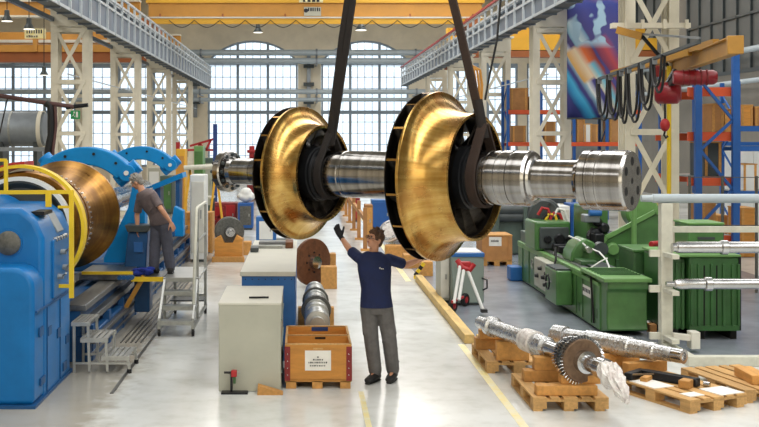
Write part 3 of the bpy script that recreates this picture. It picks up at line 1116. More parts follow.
def impeller(s0, re, ro, depth, ew, rs, nb, label):
    def sh(th, off=0.0):                       # outer shroud curve, th 0 at the eye, 1 at the rim
        a = th * math.radians(80)
        k = math.sin(math.radians(80)); kc = 1 - math.cos(math.radians(80))
        return (s0 - 0.07 - (depth - 0.07) * math.sin(a) / k, re + 0.02 + (ro - re - 0.02) * (0.25 * th + 0.75 * (1 - math.cos(a)) / kc))

    N = 14
    prof = [(s0, re - 0.012), (s0 + 0.006, re), (s0, re + 0.022), (s0 - 0.05, re + 0.026), (s0 - 0.055, re + 0.018)]
    prof += [sh(i / N) for i in range(N + 1)]
    e = prof[-1]
    prof += [(e[0] - 0.012, ro + 0.004), (e[0] - 0.035, ro), (e[0] - 0.04, ro - 0.02)]
    inner = []
    for i in range(N - 1, -1, -1):
        p = sh(i / N)
        inner.append((p[0] - 0.036 * (i / N) - 0.006, p[1] - 0.036))
    prof += inner
    imp = MB().lathe(prof, 96, closed=True).build('impeller', MAT['bronze'], rotor, world=False, angle=30, label=label)
    sb = s0 - depth - 0.035 - ew              # front face of the back disc at the rim
    rh = rs + 0.05

    def hubc(th):
        a = th * math.radians(85)
        return (s0 - 0.16 + (sb - s0 + 0.16) * math.sin(a) / math.sin(math.radians(85)), rh + (ro - rh) * (1 - math.cos(a)) / (1 - math.cos(math.radians(85))))
    hp = [(s0 - 0.12, rs + 0.002), (s0 - 0.12, rh)] + [hubc(i / N) for i in range(N + 1)]
    hp += [(sb - 0.012, ro - 0.002), (sb - 0.022, ro - 0.01), (sb - 0.03, ro - 0.05), (sb - 0.09, rs + 0.16), (sb - 0.16, rs + 0.10), (sb - 0.16, rs + 0.002)]
    MB().lathe(hp, 96, closed=True).build('back_disc', MAT['inner_steel'], imp, world=False, angle=30)
    # one blade, then its copies about the shaft
    m = MB()
    K = 12
    vs = []
    for i in range(K + 1):
        th = i / K
        th2 = 0.10 + 0.90 * th
        ps = sh(th2)
        ps = (ps[0] - 0.03 * th - 0.004, ps[1] - 0.028)
        ph = hubc(0.06 + 0.94 * th)
        ph = (ph[0] - 0.006, ph[1])
        if i == K:
            ps = (s0 - depth - 0.03, ro - 0.006); ph = (sb + 0.002, ro - 0.006)
        ang = -1.0 * th ** 0.8
        for (px_, r_) in (ps, ph):
            dt = 0.012 / max(r_, 0.2)
            for sg in (-1, 1):
                vs.append((px_, r_ * math.cos(ang + sg * dt), r_ * math.sin(ang + sg * dt)))
    fs = []
    for i in range(K):
        a, b = 4 * i, 4 * (i + 1)
        fs += [(a, b, b + 2, a + 2), (a + 1, a + 3, b + 3, b + 1), (a, a + 1, b + 1, b), (a + 2, b + 2, b + 3, a + 3)]
    fs += [(0, 2, 3, 1), (4 * K, 4 * K + 1, 4 * K + 3, 4 * K + 2)]
    src = m.add(vs, fs).build('blade', MAT['inner_steel'], imp, world=False)
    tip = MB().add([vs[-4], vs[-3], vs[-1], vs[-2]] + [(p[0], p[1] * 1.006, p[2] * 1.006) for p in (vs[-4], vs[-3], vs[-1], vs[-2])],
                   [(0, 1, 2, 3), (7, 6, 5, 4), (0, 4, 5, 1), (1, 5, 6, 2), (2, 6, 7, 3), (3, 7, 4, 0)]).build('blade_tip', MAT['bronze'], imp, world=False)
    for k in range(1, nb):
        piece(tip, imp, Matrix.Rotation(2 * PI * k / nb, 4, 'X'))
    ip = [(p[0] - 0.001, p[1] - 0.002) for p in inner]
    MB().lathe(ip + [(p[0] - 0.002, p[1] - 0.004) for p in reversed(ip)], 64, closed=True).build('shroud_lining', MAT['inner_steel'], imp, world=False, angle=60)
    for k in range(1, nb):
        piece(src, imp, Matrix.Rotation(2 * PI * k / nb, 4, 'X'))
    MB().lathe([(s0 - 0.13, rs + 0.002), (s0 - 0.13, rs + 0.06), (s0 - 0.05, rs + 0.06), (s0 - 0.04, rs + 0.04), (s0 - 0.01, rs + 0.04), (s0, rs + 0.025), (s0, rs + 0.002)],
               64, closed=True).build('hub_collar', MAT['black_steel'], imp, world=False, angle=30)


impeller(0.0, 0.70, 0.975, 0.455, 0.125, 0.303, 16, 'larger polished bronze impeller nearer the camera')
impeller(-2.10, 0.578, 0.835, 0.325, 0.105, 0.285, 16, 'smaller polished bronze impeller further from the camera')


# ------------------------------------------------------------------ slings
def ribbon(pts, width_axis, w, t):
    """flat strap: pts path, solid of width w along width_axis and thickness t"""
    m = MB()
    wa = Vector(width_axis).normalized()
    pts = [Vector(p) for p in pts]
    vs = []
    for i, p in enumerate(pts):
        d = (pts[min(i + 1, len(pts) - 1)] - pts[max(i - 1, 0)]).normalized()
        wv = (wa - d * wa.dot(d)).normalized()
        nrm = d.cross(wv).normalized()
        for a, b in ((-1, -1), (1, -1), (1, 1), (-1, 1)):
            vs.append(p + wv * a * w / 2 + nrm * b * t / 2)
    fs = []
    for i in range(len(pts) - 1):
        for k in range(4):
            fs.append((4 * i + k, 4 * i + (k + 1) % 4, 4 * i + 4 + (k + 1) % 4, 4 * i + 4 + k))
    fs += [(3, 2, 1, 0), tuple(4 * (len(pts) - 1) + k for k in range(4))]
    return m.add(vs, fs)


HOOK = Vector((1.02, 12.8, 7.6))


def sling(s, r, mat, lab, offs, w, zk):
    c = RO + DX * s
    ch = c + Vector((0, 0, zk))
    o = thing('lifting_sling', lab, 'sling', c)
    pts = []
    # choker loop: from the choke point round the shaft and back
    th0 = math.acos(min(0.99, r / zk))
    n = 28
    pts.append(ch - RY * 0.02)
    for i in range(n + 1):
        t = PI / 2 + th0 + (2 * PI - 2 * th0) * i / n
        pts.append(c + RY * math.cos(t) * r + Vector((0, 0, 1)) * math.sin(t) * r)
    pts.append(ch + RY * 0.02)
    ribbon(pts, DX, w * 1.15, 0.03).build('choker_loop', mat, o, angle=60)
    up = (HOOK - ch)
    for k, dx in enumerate(offs):
        p0 = ch + DX * dx * 0.6 + Vector((0, 0, -0.1))
        ribbon([p0, ch + up * 0.25 + DX * dx, HOOK + DX * dx * 0.5], DX, w, 0.035).build('leg', mat, o)
    MB().cyl(ch - Vector((0, 0, 0.16)), ch + up * 0.06, w * 0.7, w * 0.6, n=12).build('wear_sleeve', MAT['sling_dark'], o)
    return o


sling(-2.0, 0.305, MAT['sling_dark'], 'dark doubled lifting sling holding the smaller impeller end', (-0.043, 0.043), 0.075, 0.52)
sling(0.08, 0.33, MAT['sling'], 'brown lifting sling choked around the shaft at the larger impeller', (0.0,), 0.095, 0.60)
hk = thing('crane_hook', 'crane hook block carrying both lifting slings above the rotor', 'hook', HOOK)
MB().lathe([(-0.12, 0.05), (0.0, 0.10), (0.45, 0.30), (0.9, 0.30), (1.0, 0.15)], 24, HOOK, (0, 0, 1)).build('hook_block', MAT['crane_yellow'], hk)
MB().lathe([(0.1 + 0.06 * math.cos(t * PI / 4), 0.14 + 0.06 * math.sin(t * PI / 4)) for t in range(8)], 20, HOOK - Vector((0, 0.1, 0.12)), (0, 1, 0), closed=True).build('hook_ring', MAT['black_steel'], hk)
for sx in (-0.15, 0.15):
    MB().tube([HOOK + Vector((sx, 0, 0.9)), HOOK + Vector((sx, 0, HC - HOOK.z))], 0.02, 6).build('rope', MAT['black_steel'], hk)
MB().tube([P(540, -460, 15.5), P(506, -60, 15.5), P(497, 40, 15.5), P(489, 78, 15.5), P(485, 100, 15.5)], [0.016] * 5, 6).build('tag_line', MAT['black_rubber'], label='thin black tag line hanging beside the brown sling', cat='rope')
o = thing('sling_tail', 'short orange sling tail hanging beside the brown sling', 'sling', P(479, 110, 12.6))
for k in range(3):
    MB().tube([P(466 + 3 * k, 66, 12.55 + 0.03 * k), P(474 + 3 * k, 70, 12.6 + 0.05 * k), P(476 + 3 * k, 85, 12.6 + 0.05 * k), P(478 + 1.5 * k, 110, 12.55 + 0.05 * k)], 0.016, 6).build('strand', MAT['crane_orange'], o)


# ------------------------------------------------------------------ people
def hand(m, wrist, d, n, inflate=0.0, curl=0.35, side=1, s=1.0):
    """d: finger direction, n: normal of the back of the hand, side: +1 thumb on +d x n"""
    wrist, d, n = Vector(wrist), Vector(d).normalized(), Vector(n)
    n = (n - d * n.dot(d)).normalized()
    a = d.cross(n).normalized() * side                # thumb side
    f = inflate
    m.loft([(wrist - d * 0.01, a * (0.027 + f), n * (0.020 + f)), (wrist + d * 0.03 * s, a * (0.038 * s + f), n * (0.018 + f)),
            (wrist + d * 0.075 * s, a * (0.043 * s + f), n * (0.015 + f)), (wrist + d * 0.095 * s, a * (0.040 * s + f), n * (0.012 + f))], 12)
    for k, L in enumerate((0.072, 0.080, 0.074, 0.058)):
        b = wrist + d * 0.088 * s + a * (0.031 - 0.0205 * k) * s
        dd = (d + a * (0.10 - 0.07 * k)).normalized()
        c = 0.0
        for j, fr in enumerate((0.45, 0.32, 0.23)):
            c += curl * (0.7 if j == 0 else 1.0)
            v = dd * math.cos(c) - n * math.sin(c)
            e = b + v * L * fr * s
            m.cone(b, e, 0.0092 + f - 0.0006 * j, 0.0086 + f - 0.0006 * j, 8)
            b = e
    b = wrist + d * 0.022 * s + a * 0.028 * s
    for j, L in enumerate((0.042, 0.032, 0.026)):
        v = (d * 0.75 + a * (0.75 - 0.28 * j) - n * (0.15 + 0.25 * j)).normalized()
        e = b + v * L * s
        m.cone(b, e, 0.013 + f - 0.0015 * j, 0.011 + f - 0.0012 * j, 8)
        b = e


def remesh(o, vox, it=4):
    r = o.modifiers.new('remesh', 'REMESH')
    r.mode = 'VOXEL'
    r.voxel_size = vox
    r.use_smooth_shade = True
    sm = o.modifiers.new('smooth', 'SMOOTH')
    sm.factor = 0.5
    sm.iterations = it
    return o


def person(label, J, base, mats, hair_long=0.0, glove=None, shirt_over=0.0):
    o = thing('person', label, 'person', base)
    V = {k: Vector(v) for k, v in J.items() if not isinstance(v, (int, float))}
    sw = (V['shl'] - V['shr'])
    sx = sw.normalized()                                  # towards the person's left
    body = MB()
    cl = MB()
    pa = MB()
    spine = [V['pelvis'], V['waist'], V['chest'], V['neckb']]
    upv = (V['neckb'] - V['pelvis']).normalized()
    fw = upv.cross(sx).normalized() * -1.0                # forward of the chest
    fw = -fw if fw.dot(V['facing']) < 0 else fw
    hx = (V['hipl'] - V['hipr']).normalized()
    w = sw.length / 2
    def torso(m, g):
        m.loft([(V['pelvis'] + upv * -0.06, hx * (0.155 + g), fw * (0.105 + g)), (V['pelvis'] + upv * 0.05, hx * (0.162 + g), fw * (0.108 + g)),
                (V['waist'], sx * (0.140 + g), fw * (0.098 + g)), (V['waist'].lerp(V['chest'], 0.5), sx * (0.152 + g), fw * (0.108 + g)),
                (V['chest'], sx * (0.170 + g), fw * (0.112 + g)), (V['chest'].lerp(V['neckb'], 0.55), sx * (w - 0.005 + g), fw * (0.092 + g)),
                (V['chest'].lerp(V['neckb'], 0.85), sx * (w * 0.72 + g), fw * (0.068 + g)), (V['neckb'], sx * (0.062 + g), fw * (0.058 + g))], 20)
    torso(body, 0.0)
    # neck, arms, legs of the body
    hc, f = V['head'], V['face'].normalized()
    up = V['headup'] - f * V['headup'].dot(f)
    up.normalize()
    rt = f.cross(up).normalized()
    body.cone(V['neckb'] - upv * 0.02, hc - up * 0.06 - f * 0.015, 0.058, 0.053)
    for sd in 'lr':
        s_, e_, w_ = V['sh' + sd], V['el' + sd], V['wr' + sd]
        body.cone(s_, e_, 0.050, 0.040)
        body.cone(e_, e_.lerp(w_, 0.35), 0.041, 0.040)
        body.cone(e_.lerp(w_, 0.35), w_, 0.040, 0.026)
        hd = V.get('hd' + sd, (w_ - e_).normalized())
        hand(body, w_, hd, V['hn' + sd], 0.0 if glove != sd else -0.001, J.get('curl', 0.35), J['thumb' + sd])
        body.cone(V['hip' + sd], V['kn' + sd], 0.080, 0.055)
        body.cone(V['kn' + sd], V['an' + sd], 0.054, 0.036)
        body.cone(V['an' + sd], V['to' + sd], 0.036, 0.03)
    # head
    R = Matrix((rt, f, up)).transposed().to_4x4()
    body.ell(hc + up * 0.022 - f * 0.012, (0.074, 0.094, 0.092), 18, 12, R)
    body.ell(hc - up * 0.030 + f * 0.020, (0.060, 0.068, 0.078), 16, 10, R)
    body.ell(hc - up * 0.083 + f * 0.052, (0.028, 0.026, 0.024), 12, 8, R)          # chin
    body.cone(hc + up * 0.012 + f * 0.080, hc - up * 0.026 + f * 0.104, 0.009, 0.0145, 8)   # nose
    for sg in (-1, 1):
        body.ell(hc + rt * sg * 0.074 - up * 0.008 - f * 0.012, (0.012, 0.024, 0.033), 10, 8, R)   # ears
        body.ell(hc + rt * sg * 0.030 + up * 0.028 + f * 0.076, (0.026, 0.014, 0.010), 10, 6, R)   # brow
        body.ell(hc + rt * sg * 0.036 - up * 0.028 + f * 0.058, (0.024, 0.022, 0.022), 10, 6, R)   # cheek
    remesh(body.build('body', MAT['skin'], o), 0.0065, 3)
    for sg in (-1, 1):
        MB().ell(hc + rt * sg * 0.031 + up * 0.004 + f * 0.080, (0.014, 0.010, 0.008), 10, 6, R).build('eye', MAT['eye_white'], o)
        MB().ell(hc + rt * sg * 0.031 + up * 0.004 + f * 0.088, (0.006, 0.004, 0.006), 8, 6, R).build('pupil', MAT['hole_black'], o)
        MB().ell(hc + rt * sg * 0.032 + up * 0.024 + f * 0.087, (0.021, 0.006, 0.0045), 10, 6, R).build('eyebrow', mats['hair'], o)
    MB().ell(hc - up * 0.052 + f * 0.088, (0.024, 0.007, 0.008), 10, 6, R).build('mouth', MAT['lip'], o)
    # hair cap: shell over the skull, open at the face
    hm = MB()
    hm.ell(hc + up * 0.036 - f * 0.022, (0.083, 0.096, 0.090), 18, 12, R)
    hm.ell(hc + up * 0.080 + f * 0.035, (0.066, 0.054, 0.040), 16, 10, R)
    hm.ell(hc - up * 0.020 - f * 0.064, (0.064, 0.044, 0.060), 14, 10, R)
    for sg in (-1, 1):
        hm.ell(hc + rt * sg * 0.062 + up * 0.028 + f * 0.004, (0.018, 0.046, 0.040), 12, 8, R)
    rr = random.Random(5)
    for k in range(34):
        t, q = rr.uniform(0, 2 * PI), rr.uniform(0.15, 1.0)
        dv = rt * math.cos(t) * math.sqrt(1 - q * q) + f * (math.sin(t) * math.sqrt(1 - q * q)) + up * q
        hm.cone(hc + up * 0.040 - f * 0.012 + dv * 0.070, hc + up * 0.048 - f * 0.006 + dv * (0.098 + rr.uniform(0, 0.014)), 0.022, 0.009, 7)
    remesh(hm.build('hair', mats['hair'], o), 0.006, 2)
    # shirt
    g = 0.026
    cl.loft([(V['pelvis'] + upv * (0.005 - shirt_over), hx * (0.174 + g), fw * (0.118 + g)), (V['pelvis'] + upv * 0.09, sx * (0.160 + g), fw * (0.112 + g)),
             (V['waist'] + upv * 0.02, sx * (0.152 + g), fw * (0.106 + g)), (V['waist'].lerp(V['chest'], 0.5), sx * (0.162 + g), fw * (0.112 + g)),
             (V['chest'], sx * (0.176 + g), fw * (0.116 + g)), (V['chest'].lerp(V['neckb'], 0.55), sx * (w + g), fw * (0.096 + g)),
             (V['chest'].lerp(V['neckb'], 0.85), sx * (w * 0.74 + g), fw * (0.072 + g)), (V['neckb'] + upv * 0.006, sx * (0.064 + g), fw * (0.060 + g))], 20)
    for sd in 'lr':
        s_, e_ = V['sh' + sd], V['el' + sd]
        cl.cone(s_, s_.lerp(e_, 0.45), 0.068, 0.064)
        d = (e_ - s_).normalized()
        a = d.orthogonal().normalized()
        b = d.cross(a)
        cl.loft([(s_ + d * 0.03, a * 0.068, b * 0.068), (s_.lerp(e_, 0.82), a * 0.066, b * 0.066)], 14)
    rr = random.Random(3)
    for k in range(7):                                     # soft folds
        t = rr.uniform(0.1, 0.95)
        c = V['pelvis'].lerp(V['chest'], t) + sx * rr.uniform(-0.15, 0.15) * 0.6 + fw * 0.108 * (1 if k % 2 else -1)
        cl.cone(c, c + sx * rr.uniform(-0.06, 0.06) + upv * rr.uniform(-0.06, 0.06), 0.018, 0.014, 7)
    remesh(cl.build('shirt', mats['shirt'], o), 0.008, 4)
    # trousers
    g = 0.012
    pa.loft([(V['pelvis'] - upv * 0.10, hx * (0.150 + g), fw * (0.108 + g)), (V['pelvis'] - upv * 0.02, hx * (0.166 + g), fw * (0.114 + g)), (V['pelvis'] + upv * 0.10, sx * (0.150 + g), fw * (0.104 + g))], 20)
    rr = random.Random(9)
    for sd in 'lr':
        h_, k_, a_ = V['hip' + sd], V['kn' + sd], V['an' + sd]
        pa.cone(h_, k_, 0.104, 0.088)
        pa.cone(k_, a_.lerp(k_, 0.07), 0.089, 0.080)
        out = hx * (1 if sd == 'l' else -1)
        pc = h_.lerp(k_, 0.62) + out * 0.055
        pa.loft([(pc + (h_ - k_) * 0.18, out * 0.042, fw * 0.065), (pc - (h_ - k_) * 0.18, out * 0.044, fw * 0.068)], 12)   # thigh pocket
        for k in range(7):
            t = rr.uniform(0.2, 1.9)
            c = h_.lerp(k_, t) if t < 1 else k_.lerp(a_, t - 1)
            rad = 0.090 if t < 1 else 0.080
            an = rr.uniform(0, 2 * PI)
            e = hx * math.cos(an) + fw * math.sin(an)
            an2 = an + 1.2
            e2 = hx * math.cos(an2) + fw * math.sin(an2)
            pa.cone(c + e * rad, c + e2 * rad + Vector((0, 0, rr.uniform(-0.05, 0.05))), 0.013, 0.010, 7)
    remesh(pa.build('trousers', mats['trousers'], o), 0.008, 3)
    d = hx
    a = V['pelvis'] + upv * 0.085
    # shoes
    for sd in 'lr':
        a_, t_ = V['an' + sd], V['to' + sd]
        zf = J['foot' + sd]
        fd = Vector((t_.x - a_.x, t_.y - a_.y, 0)).normalized()
        si = Vector((-fd.y, fd.x, 0))
        b0 = Vector((a_.x, a_.y, zf))
        sm = MB()
        up3 = Vector((0, 0, 1))
        prof = [(-0.085, 0.036, 0.06), (-0.06, 0.050, 0.10), (0.0, 0.054, 0.12), (0.06, 0.054, 0.10), (0.13, 0.060, 0.078), (0.20, 0.052, 0.064), (0.225, 0.030, 0.045)]
        sm.loft([(b0 + fd * x_ + up3 * (h_ / 2 + 0.012), si * w_, up3 * h_ / 2) for x_, w_, h_ in prof], 14)
        sm.cone(b0 + up3 * 0.10, b0 + up3 * 0.15, 0.050, 0.050)
        remesh(sm.build('shoe', MAT['black_rubber'], o), 0.007, 2)
        so = MB()
        so.loft([(b0 - fd * 0.07 + up3 * 0.010, si * 0.046, up3 * 0.012), (b0 + fd * 0.0 + up3 * 0.010, si * 0.055, up3 * 0.012), (b0 + fd * 0.13 + up3 * 0.010, si * 0.052, up3 * 0.010),
                 (b0 + fd * 0.225 + up3 * 0.012, si * 0.034, up3 * 0.012)], 12)
        so.build('shoe_sole', MAT['black_rubber'], o)
    if glove:
        gm = MB()
        s_, e_, w_ = V['sh' + glove], V['el' + glove], V['wr' + glove]
        hd = V.get('hd' + glove, (w_ - e_).normalized())
        hand(gm, w_, hd, V['hn' + glove], 0.004, J.get('curl', 0.35), J['thumb' + glove])
        gm.cone(w_.lerp(e_, 0.16), w_, 0.034, 0.031)
        remesh(gm.build('glove', MAT['glove_black'], o), 0.006, 2)
    return o, V, sx, upv, fw


YM = 12.85
J1 = dict(
    pelvis=P(376.5, 305, YM), waist=P(376, 291, YM), chest=P(374.5, 270, YM), neckb=P(373.5, 252, YM + 0.02),
    shl=P(388.5, 259, YM), shr=P(359, 258, YM + 0.03), ell=P(406, 265, YM + 0.15), wrl=P(418, 260.5, YM + 0.05),
    elr=P(350, 250, YM + 0.20), wrr=P(341, 237, YM + 0.42), hdr=(-0.42, 0.25, 0.85), hdl=(0.75, -0.25, 0.45),
    hipl=P(384.5, 308, YM), hipr=P(368.5, 308, YM), knl=P(389.5, 340, YM - 0.06), knr=P(371.5, 341, YM - 0.05),
    anl=P(393, 372, YM + 0.04), anr=P(375.5, 374, YM - 0.02), tol=P(390, 377, YM - 0.12), tor=P(370, 378.5, YM - 0.15),
    head=P(375.0, 239.5, YM - 0.01), face=(-0.78, -0.50, 0.30), headup=(0.22, 0.05, 1), facing=(-0.1, -1, 0),
    hnr=(-0.5, -0.8, 0.1), hnl=(0.1, -0.9, -0.4), thumbr=1, thumbl=-1, footl=0.0, footr=0.0, curl=0.22)
J1['anl'].z = J1['anr'].z = 0.10
J1['tol'].z = J1['tor'].z = 0.05
man, V, sx, upv, fw = person('man in navy T-shirt reaching up to both bronze impellers', J1, (X(382, YM), YM, 0),
                             dict(hair=MAT['hair_brown'], shirt=MAT['shirt_navy'], trousers=MAT['trousers_grey']), glove='r', shirt_over=0.03)
# chest logo and safety glasses
lg = V['chest'] + sx * 0.085 + fw * 0.136 + Vector((0, 0, 0.03))
lm = MB()
for k in range(3):
    lm.ell(lg + sx * (0.018 * (k - 1)) + Vector((0, 0, 0.008 if k == 0 else 0.0)), (0.0075, 0.006, 0.012 if k == 0 else 0.007), 8, 6)
lm.build('chest_logo', MAT['paper'], man)
f = Vector(J1['face']).normalized()
up = (Vector(J1['headup']) - f * Vector(J1['headup']).dot(f)).normalized()
rt = f.cross(up)
hc = Vector(J1['head'])
gl = MB()
for sg in (-1, 1):
    c = hc + rt * sg * 0.034 + up * 0.004 + f * 0.098
    gl.tube([c + rt * math.cos(t * PI / 6) * 0.027 + up * math.sin(t * PI / 6) * 0.018 for t in range(13)], 0.003, 5)
    gl.tube([c + rt * sg * 0.027, hc + rt * sg * 0.080 + f * 0.06, hc + rt * sg * 0.080 - f * 0.01], 0.003, 5)
gl.tube([hc + rt * -0.008 + up * 0.008 + f * 0.100, hc + rt * 0.008 + up * 0.008 + f * 0.100], 0.003, 5)
gl.build('glasses', MAT['black_rubber'], man)

YW = 16.9
zp = 0.77
J2 = dict(
    pelvis=P(161, 222, YW), waist=P(157.5, 213, YW), chest=P(150, 202, YW - 0.03), neckb=P(142, 191, YW - 0.03),
    shl=P(139.5, 201, YW + 0.20), shr=P(153, 195, YW - 0.17), ell=P(137, 215, YW + 0.22), wrl=P(137.5, 228, YW + 0.12),
    elr=P(161, 209, YW - 0.27), wrr=P(170.5, 222, YW - 0.22), hdl=(-0.1, 0.0, -1), hdr=(0.4, 0.1, -0.8),
    hipl=P(157, 226, YW + 0.06), hipr=P(165, 226, YW - 0.04), knl=P(155, 249, YW + 0.02), knr=P(167.5, 248, YW - 0.02),
    anl=P(154, 270, YW), anr=P(170.5, 270, YW - 0.05), tol=P(150, 274, YW - 0.02), tor=P(171, 274, YW + 0.05),
    head=P(137, 182, YW), face=(-0.80, 0.35, -0.42), headup=(-0.35, 0, 1), facing=(-0.8, 0.6, -0.3),
    hnl=(-0.8, -0.5, 0), hnr=(0.6, -0.7, 0.3), thumbl=1, thumbr=1, footl=zp, footr=zp, curl=0.3)
J2['anl'].z = J2['anr'].z = zp + 0.10
J2['tol'].z = J2['tor'].z = zp + 0.05
J2['tol'].y += 0.05
wk, V, sx, upv, fw = person('grey-haired man in taupe T-shirt leaning toward the blue lathe', J2, (X(162, YW), YW, zp),
                            dict(hair=MAT['hair_grey'], shirt=MAT['shirt_taupe'], trousers=MAT['trousers_slate']))
bp_ = V['chest'].lerp(V['neckb'], 0.1) - fw * 0.135
pm = MB()
for k in range(5):
    pm.obox(bp_ + sx * (0.035 * (k - 2)) + upv * 0.01, (0.022, 0.022, 0.045 if k % 2 else 0.03))
pm.build('back_print', MAT['ink_blue'], wk)
# ------------------------------------------------------------------ big blue lathe on the left
LX, LZ = -3.5, 1.75                                    # spindle axis
lathe = thing('heavy_lathe', 'massive blue lathe headstock and long steel bed on the left', 'lathe', (LX, 16, 0))
# headstock: tall rear casing with chamfered shoulder, lower front casing with rounded top
casing = [(-4.9, 0.0), (-2.86, 0.0), (-2.86, 1.78), (-2.95, 1.98), (-3.12, 2.11), (-4.9, 2.13)]
MB().prism(casing, 'y', 11.95, 13.35).build('headstock', MAT['lathe_blue'], lathe, bevel=0.06, seg=4)
low = [(-4.9, 0.03), (-2.87, 0.03)] + [(-2.87 - 0.22 * (1 - math.cos(t * PI / 12)), 1.28 + 0.22 * math.sin(t * PI / 12)) for t in range(7)] + [(-4.9, 1.5)]
MB().prism(low, 'y', 11.55, 12.05).build('front_casing', MAT['lathe_blue'], lathe, bevel=0.05, seg=4)
MB().box(-4.9, -2.84, 11.5, 13.4, 0.0, 0.035).build('base_plate', MAT['lathe_blue_dark'], lathe)
ds = [(-4.9, 2.05), (-4.9, 2.30)] + [(-3.9 + 0.65 * math.sin(t * PI / 16), 1.75 + 0.62 * math.cos(t * PI / 16)) for t in range(8)]
MB().cyl((LX - 0.25, 12.3, 1.75), (LX - 0.25, 13.3, 1.75), 0.46, n=40).build('spindle_housing', MAT['lathe_blue'], lathe, bevel=0.03)
b = MB().lathe([(0.0, 0.135), (-0.03, 0.135), (-0.045, 0.11), (-0.05, 0.0)], 32, P(9, 243, 11.95), (0, 1, 0)).build('round_boss', MAT['disc_grey'], lathe)
MB().lathe([(0.02, 0.15), (-0.015, 0.15), (-0.015, 0.135), (0.02, 0.135)], 32, P(9, 243, 11.95), (0, 1, 0), closed=True).build('boss_ring', MAT['lathe_blue'], lathe)
# right side: control plate, levers, hatches
sd = MB().box(-2.87, -2.835, 12.35, 13.15, 1.05, 1.72).build('side_plate', MAT['lathe_blue'], lathe, bevel=0.015)
for (y, z) in ((12.55, 1.28), (12.8, 1.36), (12.95, 1.32), (12.7, 1.55)):
    lv = MB().cyl((-2.85, y, z), (-2.77, y, z), 0.035, 0.028, 12).build('lever_hub', MAT['grey_steel'], sd)
    MB().cyl((-2.79, y, z), (-2.72, y - 0.10, z + 0.05), 0.012, n=8).build('lever', MAT['galvanised'], sd)
MB().box(-3.05, -2.90, 12.15, 12.55, 2.02, 2.06).build('name_plate', MAT['black_steel'], lathe)
MB().obox((-2.915, 12.75, 1.90), (0.02, 0.32, 0.26), (0, -0.5, 0)).build('control_panel', MAT['grey_steel'], lathe, bevel=0.008)
for k in range(5):
    MB().cyl((-2.885, 12.45 + 0.13 * k, 1.72), (-2.82, 12.45 + 0.13 * k, 1.72), 0.028, n=10).build('knob', MAT['bright_steel'], lathe)
for (y0, y1, z0, z1) in ((11.75, 11.92, 0.72, 0.82), (12.15, 12.3, 0.66, 0.76), (12.6, 12.75, 0.55, 0.66), (13.05, 13.2, 0.40, 0.50), (11.8, 12.0, 0.18, 0.26), (12.9, 13.1, 0.10, 0.2)):
    MB().box(-2.865, -2.848, y0, y1, z0, z1).build('vent_hatch', MAT['lathe_blue_dark'], lathe)
for y in (12.1, 12.75):
    MB().box(-2.87, -2.848, y - 0.01, y + 0.01, 0.05, 1.0).build('panel_seam', MAT['lathe_blue_dark'], lathe)
MB().box(-2.87, -2.845, 11.62, 13.3, 1.0, 1.025).build('panel_seam', MAT['lathe_blue_dark'], lathe)
# face plate with white rim, black dish and yellow guard
MB().lathe([(13.40, 0.0), (13.42, 0.52), (13.36, 0.58), (13.36, 0.63), (13.50, 0.63), (13.55, 0.0)], 56, (LX, 0, LZ), (0, 1, 0)).build('face_plate', MAT['dark_machine'], lathe)
MB().lathe([(13.33, 0.61), (13.33, 0.66), (13.45, 0.66), (13.45, 0.61)], 56, (LX, 0, LZ), (0, 1, 0), closed=True).build('face_rim', MAT['white_panel'], lathe)
MB().lathe([(13.38, 0.765), (13.38, 0.805), (13.56, 0.805), (13.56, 0.765)], 48, (LX, 0, LZ), (0, 1, 0), closed=True, a0=-PI * 0.32, a1=PI * 0.85).build('guard_ring', MAT['guard_yellow'], lathe)
MB().lathe([(13.60, 0.76), (13.60, 0.84), (14.1, 0.84), (14.1, 0.76)], 30, (LX, 0, LZ), (0, 1, 0), closed=True, a0=PI * 0.50, a1=PI * 0.95).build('guard_cover', MAT['red_paint'], lathe)
gr = MB()
yg = 12.6
zr = Z(192, yg)
gr.bar(P(-40, 192.5, yg), P(72.5, 192, yg), 0.035, 0.045)
gr.bar(P(6, 160, yg), P(6, 193, yg), 0.04)
gr.bar(P(48.5, 192, yg), P(48.5, 207, yg), 0.06)
gr.bar(P(71.5, 190, yg), P(71.5, 298, yg), 0.05)
gr.bar(P(58, 207, yg), P(71.5, 207, yg), 0.03)
gr.bar(P(-40, 160, yg), P(6.5, 160, yg), 0.035)
gr.bar(P(71.5, 286, yg), Vector((-2.86, yg, Z(286, yg))), 0.04)
gr.build('guard_rail', MAT['guard_yellow'], lathe)
# bed: stepped casting with bright ways
MB().box(-4.5, -2.72, 13.9, 26.4, 0.0, 0.34).build('bed', MAT['lathe_blue_dark'], lathe, bevel=0.02)
MB().box(-4.4, -2.85, 13.9, 26.4, 0.34, 0.66).build('bed_upper', MAT['lathe_blue_dark'], lathe)
for x0, x1, z0, z1 in ((-3.05, -2.78, 0.66, 0.74), (-2.86, -2.74, 0.46, 0.54), (-2.74, -2.66, 0.24, 0.30), (-2.76, -2.70, 0.08, 0.12), (-4.3, -3.9, 0.66, 0.74), (-3.6, -3.4, 0.66, 0.72)):
    MB().box(x0, x1, 13.88, 26.4, z0, z1).build('bed_way', MAT['bed_steel'], lathe, bevel=0.008)
for k in range(11):
    MB().box(-2.80, -2.71, 14.0 + k * 1.2, 14.15 + k * 1.2, 0.0, 0.46).build('bed_rib', MAT['lathe_blue_dark'], lathe)

